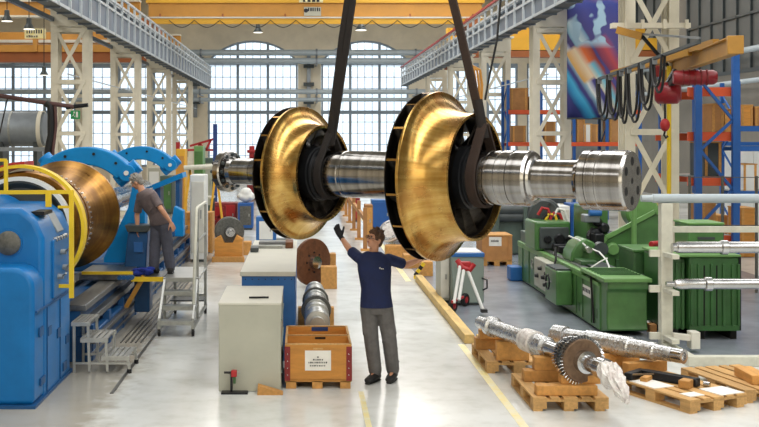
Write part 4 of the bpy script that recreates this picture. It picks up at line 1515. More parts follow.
# the bronze workpiece turning between faceplate and steady rests
wp = thing('bronze_workpiece', 'dark bronze disc rotor clamped in the blue lathe', 'rotor', mat=Matrix(((0, -1, 0, LX), (1, 0, 0, 13.6), (0, 0, 1, LZ), (0, 0, 0, 1))))
LP = lambda nm, pr, mt, cl=False: MB().lathe(pr, 80, closed=cl).build(nm, mt, wp, world=False, angle=28)
LP('front_disc', [(0.0, 0.30), (0.0, 0.70), (0.05, 0.72), (0.12, 0.72), (0.30, 0.70), (0.55, 0.66), (0.80, 0.655), (0.82, 0.3)], MAT['bronze_dark'])
td = LP('toothed_ring', [(0.82, 0.40), (0.82, 0.665), (0.93, 0.665), (0.95, 0.64), (0.95, 0.4)], MAT['bronze_dark'])
for k in range(60):
    t = 2 * PI * k / 60
    if math.sin(t) > -0.75:
        MB().obox((0.875, 0.672 * math.cos(t), 0.672 * math.sin(t)), (0.10, 0.03, 0.022), (t, 0, 0)).build('tooth', MAT['bright_steel'], td, world=False)
LP('rear_disc', [(0.95, 0.50), (1.5, 0.50), (2.10, 0.66), (2.32, 0.775), (2.36, 0.80), (2.44, 0.80), (2.46, 0.76), (2.40, 0.3)], MAT['bronze_dark'])
LP('journal', [(2.4, 0.0), (2.4, 0.24), (6.0, 0.24), (6.0, 0.20), (10.3, 0.20), (10.3, 0.0)], MAT['shaft_steel'])


def steady(y, r, lab):
    o = thing('steady_rest', lab, 'steady rest', (LX, y, 0.74), group='blue steady rests of the lathe')
    m = MB()
    pts = [(0.0, r), (0.0, r - 0.05), (-0.0, r - 0.22), (0.34, r - 0.22), (0.34, r)]
    MB().lathe([(-0.05, r), (-0.05, r - 0.29), (0.38, r - 0.29), (0.38, r)], 30, (LX, y, LZ), (0, 1, 0), closed=True, a0=math.radians(42), a1=math.radians(128)).build('arch', MAT['steady_blue'], o, bevel=0.02)
    # hinge lugs and clamp cylinder
    for an, L in ((40, 0.34), (130, 0.30)):
        t = math.radians(an)
        c = Vector((LX - math.cos(t) * (r - 0.10) * -1, y + 0.16, LZ + math.sin(t) * (r - 0.10)))
        d = Vector((math.cos(t), 0, math.sin(t)))
        MB().cyl(c - d * 0.24, c + d * 0.20, 0.12, n=16).build('clamp_cylinder', MAT['steady_blue'], o, bevel=0.01)
        MB().cyl(c + Vector((0, -0.24, 0)), c + Vector((0, 0.22, 0)), 0.13, n=20).build('hinge_boss', MAT['steady_blue'], o)
        MB().cyl(c + Vector((0, -0.26, 0)), c + Vector((0, -0.23, 0)), 0.04, n=12).build('hinge_pin', MAT['white_panel'], o)
    for an in (55, 80, 110):
        t = math.radians(an)
        c = Vector((LX + math.cos(t) * (r - 0.1), y, LZ + math.sin(t) * (r - 0.1)))
        MB().cyl(c + Vector((0, -0.07, 0)), c + Vector((0, -0.04, 0)), 0.024, n=10).build('bolt', MAT['black_steel'], o)
    # lower cradle on the bed
    zh = 0.30 if y < 20 else -0.45
    for sg in (-1, 1):
        MB().prism([(LX + sg * (r - 0.02), 0.74), (LX + sg * (r - 0.02), LZ + zh), (LX + sg * (r - 0.22), LZ + zh + 0.10), (LX + sg * (r - 0.30), LZ + zh - 0.3), (LX + sg * 0.3, 0.95), (LX + sg * 0.3, 0.74)], 'y', y, y + 0.32).build('cradle', MAT['steady_blue'], o, bevel=0.02)
    MB().box(LX - 0.75, LX + 0.75, y - 0.1, y + 0.42, 0.742, 0.88).build('foot', MAT['lathe_blue_dark'], o, bevel=0.02)


steady(17.4, 0.99, 'blue arched steady rest right behind the bronze disc')
steady(23.4, 0.95, 'blue arched steady rest further back beside the grey-haired man')

# carriage with chip trough, plank and cloth
o = thing('lathe_carriage', 'blue lathe carriage box in front of the leaning man', 'lathe carriage', (-2.7, 17.1, 0.74))
YCg = 17.0
MB().prism([(X(124, YCg), Z(268, YCg)), (X(146, YCg), Z(268, YCg)), (X(148, YCg), Z(232, YCg)), (X(128, YCg), Z(232, YCg))], 'y', YCg, YCg + 0.33).build('box', MAT['lathe_blue_dark'], o, bevel=0.02)
MB().prism([(X(128, YCg), Z(232, YCg)), (X(148, YCg), Z(232, YCg)), (X(152, YCg), Z(225, YCg)), (X(125, YCg), Z(225, YCg))], 'y', YCg - 0.06, YCg + 0.33).build('trough', MAT['dark_machine'], o, bevel=0.01)
MB().box(X(134, YCg), X(143, YCg), YCg - 0.03, YCg, Z(252, YCg), Z(242, YCg)).build('plate', MAT['bench_blue'], o)
MB().box(-3.35, X(133, 16.6), 16.2, 17.25, 0.745, 0.86).build('cross_slide', MAT['bed_steel'], o, bevel=0.015)
for k in range(4):
    MB().cyl((-2.72 + 0.06 * k, 16.18, 0.80), (-2.72 + 0.06 * k, 16.10, 0.80), 0.035, n=10).build('hand_knob', MAT['lathe_blue_dark'], o)
MB().box(-2.635, X(150, 17), 16.95, 17.3, 0.15, 0.69).build('apron', MAT['lathe_blue_dark'], o, bevel=0.02)
pl = thing('walk_plank', 'yellow edged walk plank bridging the lathe and the rolling ladder', 'plank', (-2.45, 16.6, 0.70))
MB().box(-3.3, X(133, 16.2), 16.17, 16.2, 0.84, 0.885).build('front_edge', MAT['guard_yellow'], o)
MB().box(-2.60, -2.11, 16.45, 17.2, 0.71, 0.768).build('board', MAT['bed_steel'], pl)
MB().box(-2.60, -2.11, 16.43, 16.45, 0.70, 0.77).build('edge', MAT['guard_yellow'], pl)
MB().bar(P(144, 276, 16.5), P(125, 309, 16.5), 0.05, 0.07).build('strut', MAT['jib_ochre'], pl)
cm = MB()
rr = random.Random(4)
for k in range(12):
    cm.ell((X(143, 16.55) + rr.uniform(-0.12, 0.12), 16.62 + rr.uniform(-0.1, 0.12), 0.80 + rr.uniform(-0.01, 0.08)), (rr.uniform(0.04, 0.09), rr.uniform(0.03, 0.06), rr.uniform(0.025, 0.05)), 10, 6)
remesh(cm.build('cloth_bundle', MAT['cloth_blue'], label='crumpled blue cloth lying on the walk plank by the man’s feet'.replace('’', "'"), cat='cloth'), 0.012, 3)
o = thing('chip_conveyor', 'sloping blue chip chute behind the leaning man', 'chute', (X(170, 25), 25, 0))
MB().prism([(X(152, 25), Z(185, 25)), (X(184, 25), Z(172, 25)), (X(185, 25), Z(177, 25)), (X(153, 25), Z(190, 25))], 'y', 24.6, 25.4).build('chute', MAT['steady_blue'], o)
MB().box(X(156, 25), X(162, 25), 24.7, 25.3, 0.742, Z(186, 25)).build('leg', MAT['lathe_blue_dark'], o)
MB().box(X(177, 25), X(181, 25), 24.7, 25.3, 0.742, Z(177, 25)).build('leg', MAT['lathe_blue_dark'], o)

# ------------------------------------------------------------------ aluminium step stool with three treads
st = thing('step_stool', 'low aluminium step stool with three slatted treads beside the lathe', 'step stool', (-2.48, 13.5, 0))
for (x0, x1, z) in ((-2.83, -2.60, 0.63), (-2.72, -2.38, 0.43), (-2.46, -2.12, 0.21)):
    n = 5
    for k in range(n):
        a = x0 + (x1 - x0) * k / n
        MB().box(a, a + (x1 - x0) / n * 0.72, 13.25, 13.85, z - 0.02, z).build('tread_slat', MAT['aluminium'], st)
    MB().box(x0, x1, 13.24, 13.27, z - 0.05, z - 0.003).build('tread_edge', MAT['aluminium'], st)
    MB().box(x0, x1, 13.83, 13.86, z - 0.05, z - 0.003).build('tread_edge', MAT['aluminium'], st)
    for y in (13.27, 13.83):
        MB().bar((x1 - 0.03, y, z - 0.02), (x1 - 0.01 + (0.02 if z < 0.3 else 0), y, 0.02), 0.03).build('leg', MAT['aluminium'], st)
for y in (13.27, 13.83):
    MB().bar((-2.80, y, 0.60), (-2.80, y, 0.0), 0.03).build('leg', MAT['aluminium'], st)
    MB().cyl((-2.12, y, 0.0), (-2.12, y, 0.05), 0.028, n=10).build('rubber_foot', MAT['black_rubber'], st)
    MB().bar((-2.80, y, 0.12), (-2.15, y, 0.12), 0.025).build('stretcher', MAT['aluminium'], st)

# ------------------------------------------------------------------ rolling platform ladder
ld = thing('platform_ladder', 'rolling aluminium platform ladder under the leaning man', 'ladder', (-1.83, 16.8, 0))
XA, XB, YA, YBk = -2.10, -1.566, 15.75, 17.75
for i, (z, y) in enumerate(((0.22, 15.68), (0.40, 15.92), (0.585, 16.16))):
    tr = MB().box(XA, XB, y, y + 0.24, z - 0.03, z).build('tread', MAT['aluminium'], ld, bevel=0.004)
    MB().box(XA, XB, y - 0.01, y + 0.02, z - 0.055, z + 0.004).build('nosing', MAT['galvanised'], tr)
MB().box(XA, XB, 16.36, YBk, zp - 0.035, zp - 0.002).build('platform', MAT['aluminium'], ld, bevel=0.004)
MB().box(XA, XB, 16.34, 16.38, zp - 0.06, zp).build('nosing', MAT['galvanised'], ld)
for x in (XA + 0.02, XB - 0.02):
    MB().bar((x, 15.72, 0.20), (x, 16.40, zp - 0.03), 0.03, 0.09).build('stringer', MAT['aluminium'], ld)
    MB().bar((x, 15.72, 0.10), (x, 15.72, 0.26), 0.045).build('front_post', MAT['galvanised'], ld)
    MB().bar((x, 16.38, 0.12), (x, 16.38, zp - 0.03), 0.04).build('post', MAT['galvanised'], ld)
    MB().bar((x, YBk - 0.03, 0.10), (x, YBk - 0.03, zp if x < -2 else 1.80), 0.045).build('back_post', MAT['galvanised'], ld)
    MB().bar((x, 15.72, 0.13), (x, YBk, 0.13), 0.04).build('base_rail', MAT['galvanised'], ld)
MB().bar((XA, YBk - 0.03, 0.30), (XB, YBk - 0.03, 0.30), 0.04, 0.06).build('cross_rail', MAT['aluminium'], ld)
MB().box(XA, XB, 17.2, 17.6, 0.28, 0.30).build('lower_shelf', MAT['dark_machine'], ld)
xr = XB - 0.02
MB().tube([(xr, 15.80, 0.45), (xr, 16.22, 1.76), (xr, 16.32, 1.83), (xr, YBk - 0.03, 1.83)], 0.024, 10).build('hand_rail', MAT['rack_white'], ld)
MB().tube([(xr, 15.95, 0.95), (xr, 16.42, 1.32), (xr, YBk - 0.03, 1.32)], 0.018, 8).build('mid_rail', MAT['galvanised'], ld)
MB().bar((xr, 16.40, zp), (xr, 16.40, 1.83), 0.035).build('rail_post', MAT['galvanised'], ld)
for x in (XA + 0.02, XB - 0.02):
    for y in (15.72, YBk - 0.03):
        cs = MB().bar((x, y, 0.17), (x, y + 0.02, 0.085), 0.05, 0.05).build('caster', MAT['galvanised'], ld)
        MB().cyl((x - 0.018, y + 0.02, 0.062), (x + 0.018, y + 0.02, 0.062), 0.062, n=18).build('wheel', MAT['black_rubber'], cs)

# ------------------------------------------------------------------ grey cabinet, clamp stand, wedge
cb = thing('metal_cabinet', 'plain light grey steel cabinet left of the wooden crate', 'cabinet', (-0.6, 13, 0))
x0, x1 = X(218.6, 12.3), X(281, 12.3)
MB().box(x0, x1, 12.3, 13.7, 0.0, 1.0).build('body', MAT['cabinet_grey'], cb, bevel=0.012)
MB().box(x0 - 0.005, x1 + 0.005, 12.295, 13.705, 0.985, 1.012).build('top', MAT['cabinet_top'], cb, bevel=0.006)
MB().bar((x0 + 0.33, 12.62, 1.025), (x0 + 0.56, 12.64, 1.025), 0.02, 0.02).build('handle', MAT['black_steel'], cb)
for z in (0.2, 0.5, 0.8):
    MB().box(x1, x1 + 0.012, 12.4, 13.6, z - 0.01, z + 0.01).build('side_seam', MAT['bin_grey'], cb)
Yt = 12.22
tl = thing('clamp_stand', 'small black stand with a red clamp in front of the grey cabinet', 'clamp stand', (X(232, Yt), Yt, 0))
MB().box(X(221.5, Yt), X(248, Yt), Yt - 0.06, Yt + 0.05, 0, 0.022).build('base', MAT['black_steel'], tl)
MB().cyl((X(231.5, Yt), Yt, 0.02), (X(231.5, Yt), Yt, 0.24), 0.013, n=10).build('post', MAT['black_steel'], tl)
MB().obox((X(234, Yt), Yt, 0.225), (0.065, 0.06, 0.075)).build('clamp_body', MAT['red_paint'], tl, bevel=0.008)
MB().cyl((X(224, Yt), Yt, 0.235), (X(231, Yt), Yt, 0.235), 0.013, n=10).build('handle', MAT['black_rubber'], tl)
MB().cyl((X(235.5, Yt), Yt, 0.235), (X(240.5, Yt), Yt, 0.235), 0.008, n=8).build('screw', MAT['galvanised'], tl)
MB().obox((X(234.5, Yt), Yt, 0.15), (0.03, 0.03, 0.08)).build('grip', MAT['green_dark'], tl, bevel=0.006)
Yk = 12.2
MB().prism([(X(257.5, Yk), 0), (X(283, Yk), 0), (X(283, Yk), 0.02), (X(258, Yk), 0.105)], 'y', Yk - 0.07, Yk + 0.06).build('wooden_wedge', MAT['timber'], label='wooden wedge lying at the foot of the grey cabinet', cat='wedge')

# ------------------------------------------------------------------ wooden crate on pallet feet
YK = 12.43
cr = thing('wooden_crate', 'open orange-brown plywood crate with red iron corners and white label', 'crate', (0.18, YK + 0.6, 0))
x0, x1, z0, z1 = X(285, YK), X(351.5, YK), 0.105, 0.518
y0, y1 = YK, YK + 1.2
t = 0.022
MB().box(x0, x1, y0, y0 + t, z0, z1).build('front_panel', MAT['crate_wood'], cr)
MB().box(x0, x1, y1 - t, y1, z0, z1).build('back_panel', MAT['crate_wood'], cr)
MB().box(x0, x0 + t, y0 + t, y1 - t, z0, z1).build('side_panel', MAT['crate_wood'], cr)
MB().box(x1 - t, x1, y0 + t, y1 - t, z0, z1).build('side_panel', MAT['crate_wood'], cr)
MB().box(x0 + t, x1 - t, y0 + 0.56, y0 + 0.58, z0, z1 - 0.01).build('partition', MAT['crate_wood'], cr)
MB().box(x0, x1, y0, y1, z0 - 0.015, z0 + 0.005).build('bottom_panel', MAT['crate_wood'], cr)
for (a, b_, c, d) in ((x0, x0 + 0.06, y0 - 0.006, y0), (x1 - 0.06, x1, y0 - 0.006, y0), (x0 - 0.006, x0, y0, y0 + 0.06), (x1, x1 + 0.006, y0, y0 + 0.06),
                      (x0 - 0.006, x0, y1 - 0.06, y1), (x1, x1 + 0.006, y1 - 0.06, y1)):
    ci = MB().box(a, b_, c, d, z0 - 0.01, z1 - 0.03).build('corner_iron', MAT['dark_red'], cr)
    if c < y0:
        for z in (0.16, 0.24, 0.32, 0.40):
            MB().ell(((a + b_) / 2, c, z), (0.008, 0.006, 0.008), 8, 6).build('rivet', MAT['bright_steel'], ci)
for yy in (y0, y0 + 0.56, y1 - t):
    MB().box(x0 - 0.002, x1 + 0.002, yy - 0.002, yy + t + 0.002, z1 - 0.012, z1 + 0.003).build('rim_strip', MAT['pallet_wood'], cr)
for xx in (x0, x1 - t):
    MB().box(xx - 0.002, xx + t + 0.002, y0, y1, z1 - 0.012, z1 + 0.003).build('rim_strip', MAT['pallet_wood'], cr)
for xx in (x0 + 0.01, (x0 + x1) / 2 - 0.07, x1 - 0.13):
    for yy in (y0 + 0.01, y0 + 0.55, y1 - 0.13):
        MB().box(xx, xx + 0.12, yy, yy + 0.12, 0.0, 0.09).build('foot_block', MAT['timber'], cr, bevel=0.004)
MB().box(x0, x1, y0 + 0.01, y0 + 0.13, 0.078, 0.09).build('foot_board', MAT['timber'], cr)
lb = MB().box(X(305, YK), X(331, YK), y0 - 0.004, y0 - 0.001, Z(370.5, YK), Z(350.5, YK)).build('label_sheet', MAT['paper'], cr)
for (pa_, pb_, py_, hh, n) in ((317, 319.5, 357.5, 0.014, 1), (313, 323.5, 360.3, 0.017, 6), (308.5, 327.5, 363.2, 0.019, 11), (310, 326, 366.3, 0.017, 9)):
    letters(lb, X(pa_, YK), Z(py_, YK), X(pb_, YK) - X(pa_, YK), hh, n, y0 - 0.004, MAT['ink'])
MB().box(X(313, YK), X(323, YK), y0 - 0.003, y0, Z(349.5, YK), Z(348, YK)).build('hand_slot', MAT['pallet_wood'], cr)
yb = y1 - t - 0.004
MB().box(X(311.5, yb), X(328, yb), yb - 0.003, yb, Z(331, yb), Z(327, yb)).build('blue_label', MAT['ink_blue'], cr)
yq = y0 + 0.56
MB().box(X(315, yq), X(325.5, yq), yq - 0.004, yq, Z(339, yq), Z(337, yq)).build('hand_slot', MAT['dark_gap'], cr)

# ------------------------------------------------------------------ blue work bench with parts lying on it
bn = thing('work_bench', 'blue steel work bench with pale top behind the grey cabinet', 'work bench', (-0.45, 16, 0))
MB().box(-0.80, -0.08, 13.95, 18.2, 1.10, 1.16).build('bench_top', MAT['cabinet_top'], bn, bevel=0.006)
MB().box(-0.78, -0.10, 13.98, 14.06, 0.0, 1.10).build('front_panel', MAT['bench_blue'], bn, bevel=0.006)
for k in range(4):
    MB().box(-0.12, -0.09, 14.05 + k * 1.03, 15.04 + k * 1.03, 0.08, 1.09).build('side_door', MAT['bench_blue'], bn, bevel=0.006)
MB().box(-0.78, -0.12, 14.06, 18.15, 0.04, 1.09).build('body', MAT['lathe_blue_dark'], bn)
for k in range(8):
    MB().cyl((-0.73 + 0.085 * k, 13.97, 1.06), (-0.73 + 0.085 * k, 13.985, 1.06), 0.008, n=8).build('bolt', MAT['black_steel'], bn)
rr = random.Random(8)
for k, (x, y, sx_, sy_, sz_, mt, nm, lab) in enumerate((
        (-0.55, 16.9, 0.5, 0.10, 0.05, 'galvanised', 'steel_bar', 'flat steel bar lying on the blue bench top'),
        (-0.42, 17.5, 0.55, 0.22, 0.05, 'bed_steel', 'steel_plate', 'thick steel plate at the far end of the bench'),
        (-0.20, 17.1, 0.12, 0.5, 0.10, 'rusty', 'iron_block', 'rusty iron block on the right edge of the bench'),
        (-0.72, 16.4, 0.12, 0.25, 0.07, 'dark_machine', 'tool_box', 'dark tool box on the left edge of the bench top'))):
    MB().box(x - sx_ / 2, x + sx_ / 2, y - sy_ / 2, y + sy_ / 2, 1.16, 1.16 + sz_).build(nm, MAT[mt], bevel=0.01, label=lab, cat=nm.replace('_', ' '))

# rusty wheel and beams, turned rotor lying on sleepers
YD = 21.0
dw = thing('rotor_disc', 'rusty brown rotor disc standing upright right of the bench', 'rotor disc', mat=T(X(312, YD), YD, Z(262, YD)) @ Matrix.Rotation(math.radians(-48), 4, 'Z'))
rd = 23.5 * YD / F
MB().lathe([(-0.05, 0.10), (-0.05, rd * 0.9), (-0.03, rd), (0.04, rd), (0.06, rd * 0.85), (0.06, 0.1)], 48, closed=True).build('disc', MAT['rusty'], dw, world=False)
MB().lathe([(-0.07, 0.0), (0.16, 0.0), (0.16, 0.05), (0.15, 0.12), (0.06, 0.13), (-0.06, 0.13)], 32).build('hub', MAT['bright_steel'], dw, world=False)
for k in range(8):
    t_ = 2 * PI * k / 8
    MB().cyl((0.05, 0.19 * math.cos(t_), 0.19 * math.sin(t_)), (0.075, 0.19 * math.cos(t_), 0.19 * math.sin(t_)), 0.018, n=8).build('bolt', MAT['black_steel'], dw, world=False)
tm = 0


def timber(x0, x1, y0, y1, z0, z1, lab, mat='timber', grp=None, rz=0.0):
    o = MB().obox(((x0 + x1) / 2, (y0 + y1) / 2, (z0 + z1) / 2), (x1 - x0, y1 - y0, z1 - z0), (0, 0, rz)).build('packing_timber', MAT[mat], bevel=0.008, label=lab, cat='timber', group=grp)
    return o


timber(X(321, 20.6), X(337, 20.6), 20.6, 20.9, 0.0, Z(267, 20.6), 'thick timber beam under the rusty rotor disc')
timber(X(318, 21.6), X(336, 21.6), 21.6, 21.9, 0.0, Z(254, 21.6), 'timber beam behind the rusty rotor disc')
timber(X(298, 16.6), X(334, 16.6), 16.6, 16.75, 0.0, 0.28, 'timber sleeper under the far end of the small turned rotor')
timber(X(300, 14.9), X(330, 14.9), 14.9, 15.05, 0.0, 0.24, 'timber sleeper under the near end of the small turned rotor')
sr = thing('small_rotor', 'small turned steel rotor lying behind the wooden crate', 'rotor', mat=Matrix(((0, -1, 0, X(316, 15.7)), (1, 0, 0, 15.7), (0, 0, 1, 0.43), (0, 0, 0, 1))))
pr = [(-1.5, 0.0), (-1.5, 0.10)]
xx = -1.45
rr = random.Random(2)
while xx < 1.75:
    r_ = rr.choice((0.10, 0.15, 0.17, 0.13))
    w_ = rr.uniform(0.05, 0.14)
    pr += [(xx, r_ - 0.01), (xx + 0.012, r_), (xx + w_, r_), (xx + w_ + 0.01, r_ - 0.02)]
    xx += w_ + 0.02
pr += [(xx, 0.0)]
MB().lathe(pr, 32).build('shaft', MAT['aluminium'], sr, world=False, angle=25)
MB().lathe([(-0.32, 0.12), (-0.32, 0.21), (-0.26, 0.215), (-0.2, 0.21), (-0.2, 0.12)], 32, closed=True).build('disc', MAT['disc_grey'], sr, world=False)
MB().lathe([(0.62, 0.12), (0.62, 0.20), (0.72, 0.19), (0.72, 0.12)], 32, closed=True).build('disc', MAT['disc_grey'], sr, world=False)

# ------------------------------------------------------------------ things deeper in the hall, left of the aisle
def cabinet(name, lab, cat, px0, px1, pyb, pyt, dep, mat, front=None, fr=0.1, feet=True):
    """upright box of real depth standing on the floor; pyb is its floor line"""
    Y = FY(pyb)
    x0, x1, zt = X(px0, Y), X(px1, Y), Z(pyt, Y)
    o = thing(name, lab, cat, ((x0 + x1) / 2, Y + dep / 2, 0))
    MB().box(x0, x1, Y, Y + dep, 0.06, zt).build('body', mat, o, bevel=0.015)
    MB().box(x0 + 0.03, x1 - 0.03, Y + 0.03, Y + dep - 0.03, 0.0, 0.06).build('plinth', MAT['dark_machine'], o)
    if front is not None:
        w, h = x1 - x0, zt - 0.06
        MB().box(x0 + w * fr, x1 - w * fr, Y - 0.02, Y, 0.06 + h * fr, zt - h * fr).build('door', front, o, bevel=0.006)
        MB().box(x1 - w * fr - 0.08, x1 - w * fr - 0.05, Y - 0.045, Y - 0.02, zt * 0.5, zt * 0.6).build('handle', MAT['galvanised'], o)
    return o


cabinet('switch_cabinet', 'white machine cabinet behind the leaning man', 'cabinet', 190, 205, 262, 175, 0.8, MAT['white_panel'], MAT['off_white'], 0.08)
cabinet('tool_cabinet', 'red tool cabinet left of the blue framed cabinet', 'cabinet', 212, 237, 229, 203, 0.7, MAT['dark_red'], MAT['red_paint'], 0.08)
cabinet('tool_cabinet', 'blue framed cabinet with a grey door left of the hanging impeller', 'cabinet', 238, 253, 230, 203, 0.7, MAT['rack_blue'], MAT['disc_grey'], 0.12)
o = cabinet('parts_bin', 'blue bin with a white panel under the smaller impeller', 'bin', 256, 276, 246, 217, 0.6, MAT['bench_blue'], MAT['white_panel'], 0.16)
cabinet('machine_cabinet', 'green machine cabinet far behind the white cabinet', 'cabinet', 194, 203, 215, 146, 1.0, MAT['green_light'], MAT['machine_green'], 0.08)
cabinet('machine_cabinet', 'grey-green machine cabinet left of the dark blue post', 'cabinet', 204, 213, 212, 158, 1.0, MAT['green_grey'], MAT['cabinet_grey'], 0.10)
cabinet('machine_cabinet', 'yellow machine box beyond the second steady rest', 'cabinet', 176, 185, 222, 149, 0.8, MAT['crane_yellow'], MAT['crane_orange'], 0.10)
o = thing('post', 'dark blue post beside the far coupling flange', 'post', (X(215, 40), 40, 0))
MB().box(X(213, 40), X(217, 40), 40, 40.15, 0, Z(124, 40)).build('upright', MAT['ink_blue'], o)
MB().box(X(211, 40), X(219, 40), 39.9, 40.25, 0, 0.05).build('foot', MAT['ink_blue'], o)
o = thing('red_jib', 'red lattice jib far behind the white cabinet', 'jib', (X(206, 45), 45, 0))
for (a, b_) in (((190, 146), (214, 139)), ((190, 150), (214, 150)), ((196, 150), (200, 144)), ((200, 144), (206, 150)), ((206, 150), (211, 140)), ((176, 150), (190, 150))):
    MB().bar(P(a[0], a[1], 45), P(b_[0], b_[1], 45), 0.09).build('bar', MAT['red_paint'], o)
MB().bar(P(178, 142, 45), Vector((X(178, 45), 45, 0)), 0.16).build('post', MAT['red_paint'], o)
o = thing('milling_machine', 'small red machine before the left arched window', 'machine', (X(252, 50), 50, 0))
MB().box(X(247, 50), X(257, 50), 50, 50.8, 0, Z(158, 50)).build('base', MAT['dark_red'], o, bevel=0.03)
MB().box(X(249, 50), X(254, 50), 50.1, 50.7, Z(158, 50), Z(146, 50)).build('column', MAT['red_paint'], o, bevel=0.03)
MB().box(X(247, 50), X(258, 50), 50.0, 50.8, Z(153, 50), Z(150, 50)).build('arm', MAT['red_paint'], o, bevel=0.03)
# grinding wheel rotor on a timber block
YG = 25.0
gw = thing('rotor_disc', 'dark grey rotor disc with bright hub standing on a wooden block', 'rotor disc', mat=T(X(228, YG), YG + 0.45, Z(233, YG)) @ Matrix.Rotation(math.radians(-80), 4, 'Z'))
MB().lathe([(-0.09, 0.10), (-0.09, 0.33), (-0.05, 0.35), (0.06, 0.35), (0.09, 0.32), (0.09, 0.1)], 40, closed=True).build('disc', MAT['disc_grey'], gw, world=False)
MB().lathe([(-0.2, 0.0), (0.40, 0.0), (0.40, 0.05), (0.25, 0.07), (0.25, 0.11), (0.02, 0.15), (-0.2, 0.1)], 24).build('hub', MAT['bright_steel'], gw, world=False)
bk = thing('timber_block', 'notched yellow timber block carrying the dark grey rotor disc', 'timber', (X(228, YG), YG + 0.3, 0))
x0, x1 = X(214, YG), X(242, YG)
zt = Z(236, YG)
MB().prism([(x0, 0), (x1, 0), (x1, zt - 0.08), (X(236, YG), zt), (X(232, YG), Z(244, YG)), (X(224, YG), Z(244, YG)), (X(220, YG), zt), (x0, zt - 0.08)], 'y', YG + 0.15, YG + 0.7).build('block', MAT['crate_wood'], bk, bevel=0.01)
MB().box(x0 - 0.05, x1 + 0.05, YG + 0.0, YG + 0.15, 0, 0.12).build('runner', MAT['timber'], bk, bevel=0.006)
timber(X(243, 26.5), X(251, 26.5), 26.5, 26.9, 0, 0.32, 'short timber offcut beside the dark grey rotor disc')
o = thing('wooden_crate', 'yellowish wooden crate behind the rolling ladder', 'crate', (X(198, 27), 27.4, 0))
for k in range(5):
    zz = 0.02 + k * 0.2
    MB().box(X(184, 27), X(212, 27), 27, 27.03, zz, zz + 0.19).build('plank', MAT['crate_wood'], o)
MB().box(X(184, 27), X(212, 27), 27.03, 27.8, 0.02, 1.0).build('body', MAT['timber'], o)
for px in (185, 198, 210):
    MB().box(X(px, 27), X(px + 2.5, 27), 26.97, 27.0, 0, 1.02).build('batten', MAT['timber'], o)
cabinet('tool_chest', 'dark brown chest on the aisle edge behind the bench', 'chest', 276, 291, 262, 240, 0.5, MAT['dark_machine'], MAT['cabinet_grey'], 0.08)
o = thing('wrapped_part', 'white wrapped part resting on the blue framed cabinet', 'wrapped part', (X(246, 37), 37, Z(203, 37)))
m = MB()
for k, (px, py, r_) in enumerate(((242, 198, .16), (246, 194, .2), (250, 198, .17), (246, 199, .2))):
    m.ell(P(px, py, FY(230) + 0.35) + Vector((0, 0, 0.05)), (r_, 0.2, r_ * 0.8), 10, 6)
remesh(m.build('wrap', MAT['white_panel'], o), 0.03, 2)

# left bay: duct boiler, jib pipe, exit sign
YT = 36.0
tk = thing('steel_tank', 'horizontal silver tank behind the lathe headstock', 'tank', (X(10, YT), YT, 0))
zc, rt_ = Z(129, YT), 17.5 * YT / F
MB().lathe([(-16, 0.0), (-16, rt_), (X(40, YT), rt_), (X(46, YT), rt_ * 0.92), (X(48, YT), 0.0)], 40, (0, YT, zc), (1, 0, 0)).build('shell', MAT['grey_steel'], tk, angle=50)
MB().lathe([(X(40, YT), rt_), (X(40, YT), rt_ + 0.03), (X(44, YT), rt_ + 0.03), (X(44, YT), rt_)], 40, (0, YT, zc), (1, 0, 0), closed=True).build('band', MAT['cream_paint'], tk)
MB().lathe([(X(12, YT), rt_), (X(12, YT), rt_ + 0.02), (X(14, YT), rt_ + 0.02), (X(14, YT), rt_)], 40, (0, YT, zc), (1, 0, 0), closed=True).build('band', MAT['galvanised'], tk)
for px in (2, 36):
    MB().box(X(px, YT), X(px + 4, YT), YT - 0.4, YT + 0.4, 0, zc - rt_ * 0.7).build('leg', MAT['dark_machine'], tk)
MB().box(X(-20, YT), X(60, YT), YT - 0.7, YT - 0.6, Z(151, YT), Z(147, YT)).build('gantry_rail', MAT['grey_steel'], tk)
for px in (-10, 55):
    MB().box(X(px, YT), X(px + 2, YT), YT - 0.7, YT - 0.6, 0, Z(147, YT)).build('gantry_leg', MAT['grey_steel'], tk)
YJ = 26.0
material('jib_dark', (92, 62, 60), 0.5, var=0.1)
jb = thing('jib_pipe', 'dark red jib arm with black hose above the bronze disc', 'jib', (X(50, YJ), YJ, 0))
MB().tube([P(-30, 91, YJ), P(40, 102, YJ), P(74, 107, YJ)], 0.055, 12).build('arm', MAT['jib_dark'], jb)
MB().tube([P(66, 107.5, YJ), P(88, 105, YJ)], 0.05, 10).build('arm_tip', MAT['black_steel'], jb)
MB().tube([P(46, 103, YJ), P(50, 106, YJ), P(51, 115, YJ), P(51, 135, YJ), P(48, 150, YJ), Vector((X(48, YJ), YJ, 0))], 0.085, 12).build('hose', MAT['black_rubber'], jb)
MB().tube([P(55, 104, YJ), P(56, 125, YJ), P(53, 150, YJ), Vector((X(53, YJ), YJ, 0))], 0.04, 10).build('pole', MAT['jib_dark'], jb)
MB().tube([P(8, 96, YJ), P(0, 132, YJ), P(-10, 170, YJ)], 0.02, 6).build('cable', MAT['black_rubber'], jb)
ex = thing('exit_sign', 'green emergency exit sign on the nearest left column', 'sign', P(75, 118, 30.1))
MB().box(X(70.5, 30.1), X(79.5, 30.1), 30.12, 30.2, Z(119, 30.1), Z(110.5, 30.1)).build('board', MAT['exit_green'], ex, bevel=0.006)
m = MB()
c = P(74, 114.5, 30.1)
c.y = 30.115
m.ell(c + Vector((0.0, 0, 0.06)), (0.022, 0.006, 0.022), 8, 6)
m.bar(c + Vector((0, 0, 0.04)), c + Vector((-0.02, 0, -0.02)), 0.012, 0.03, up=(0, 1, 0))
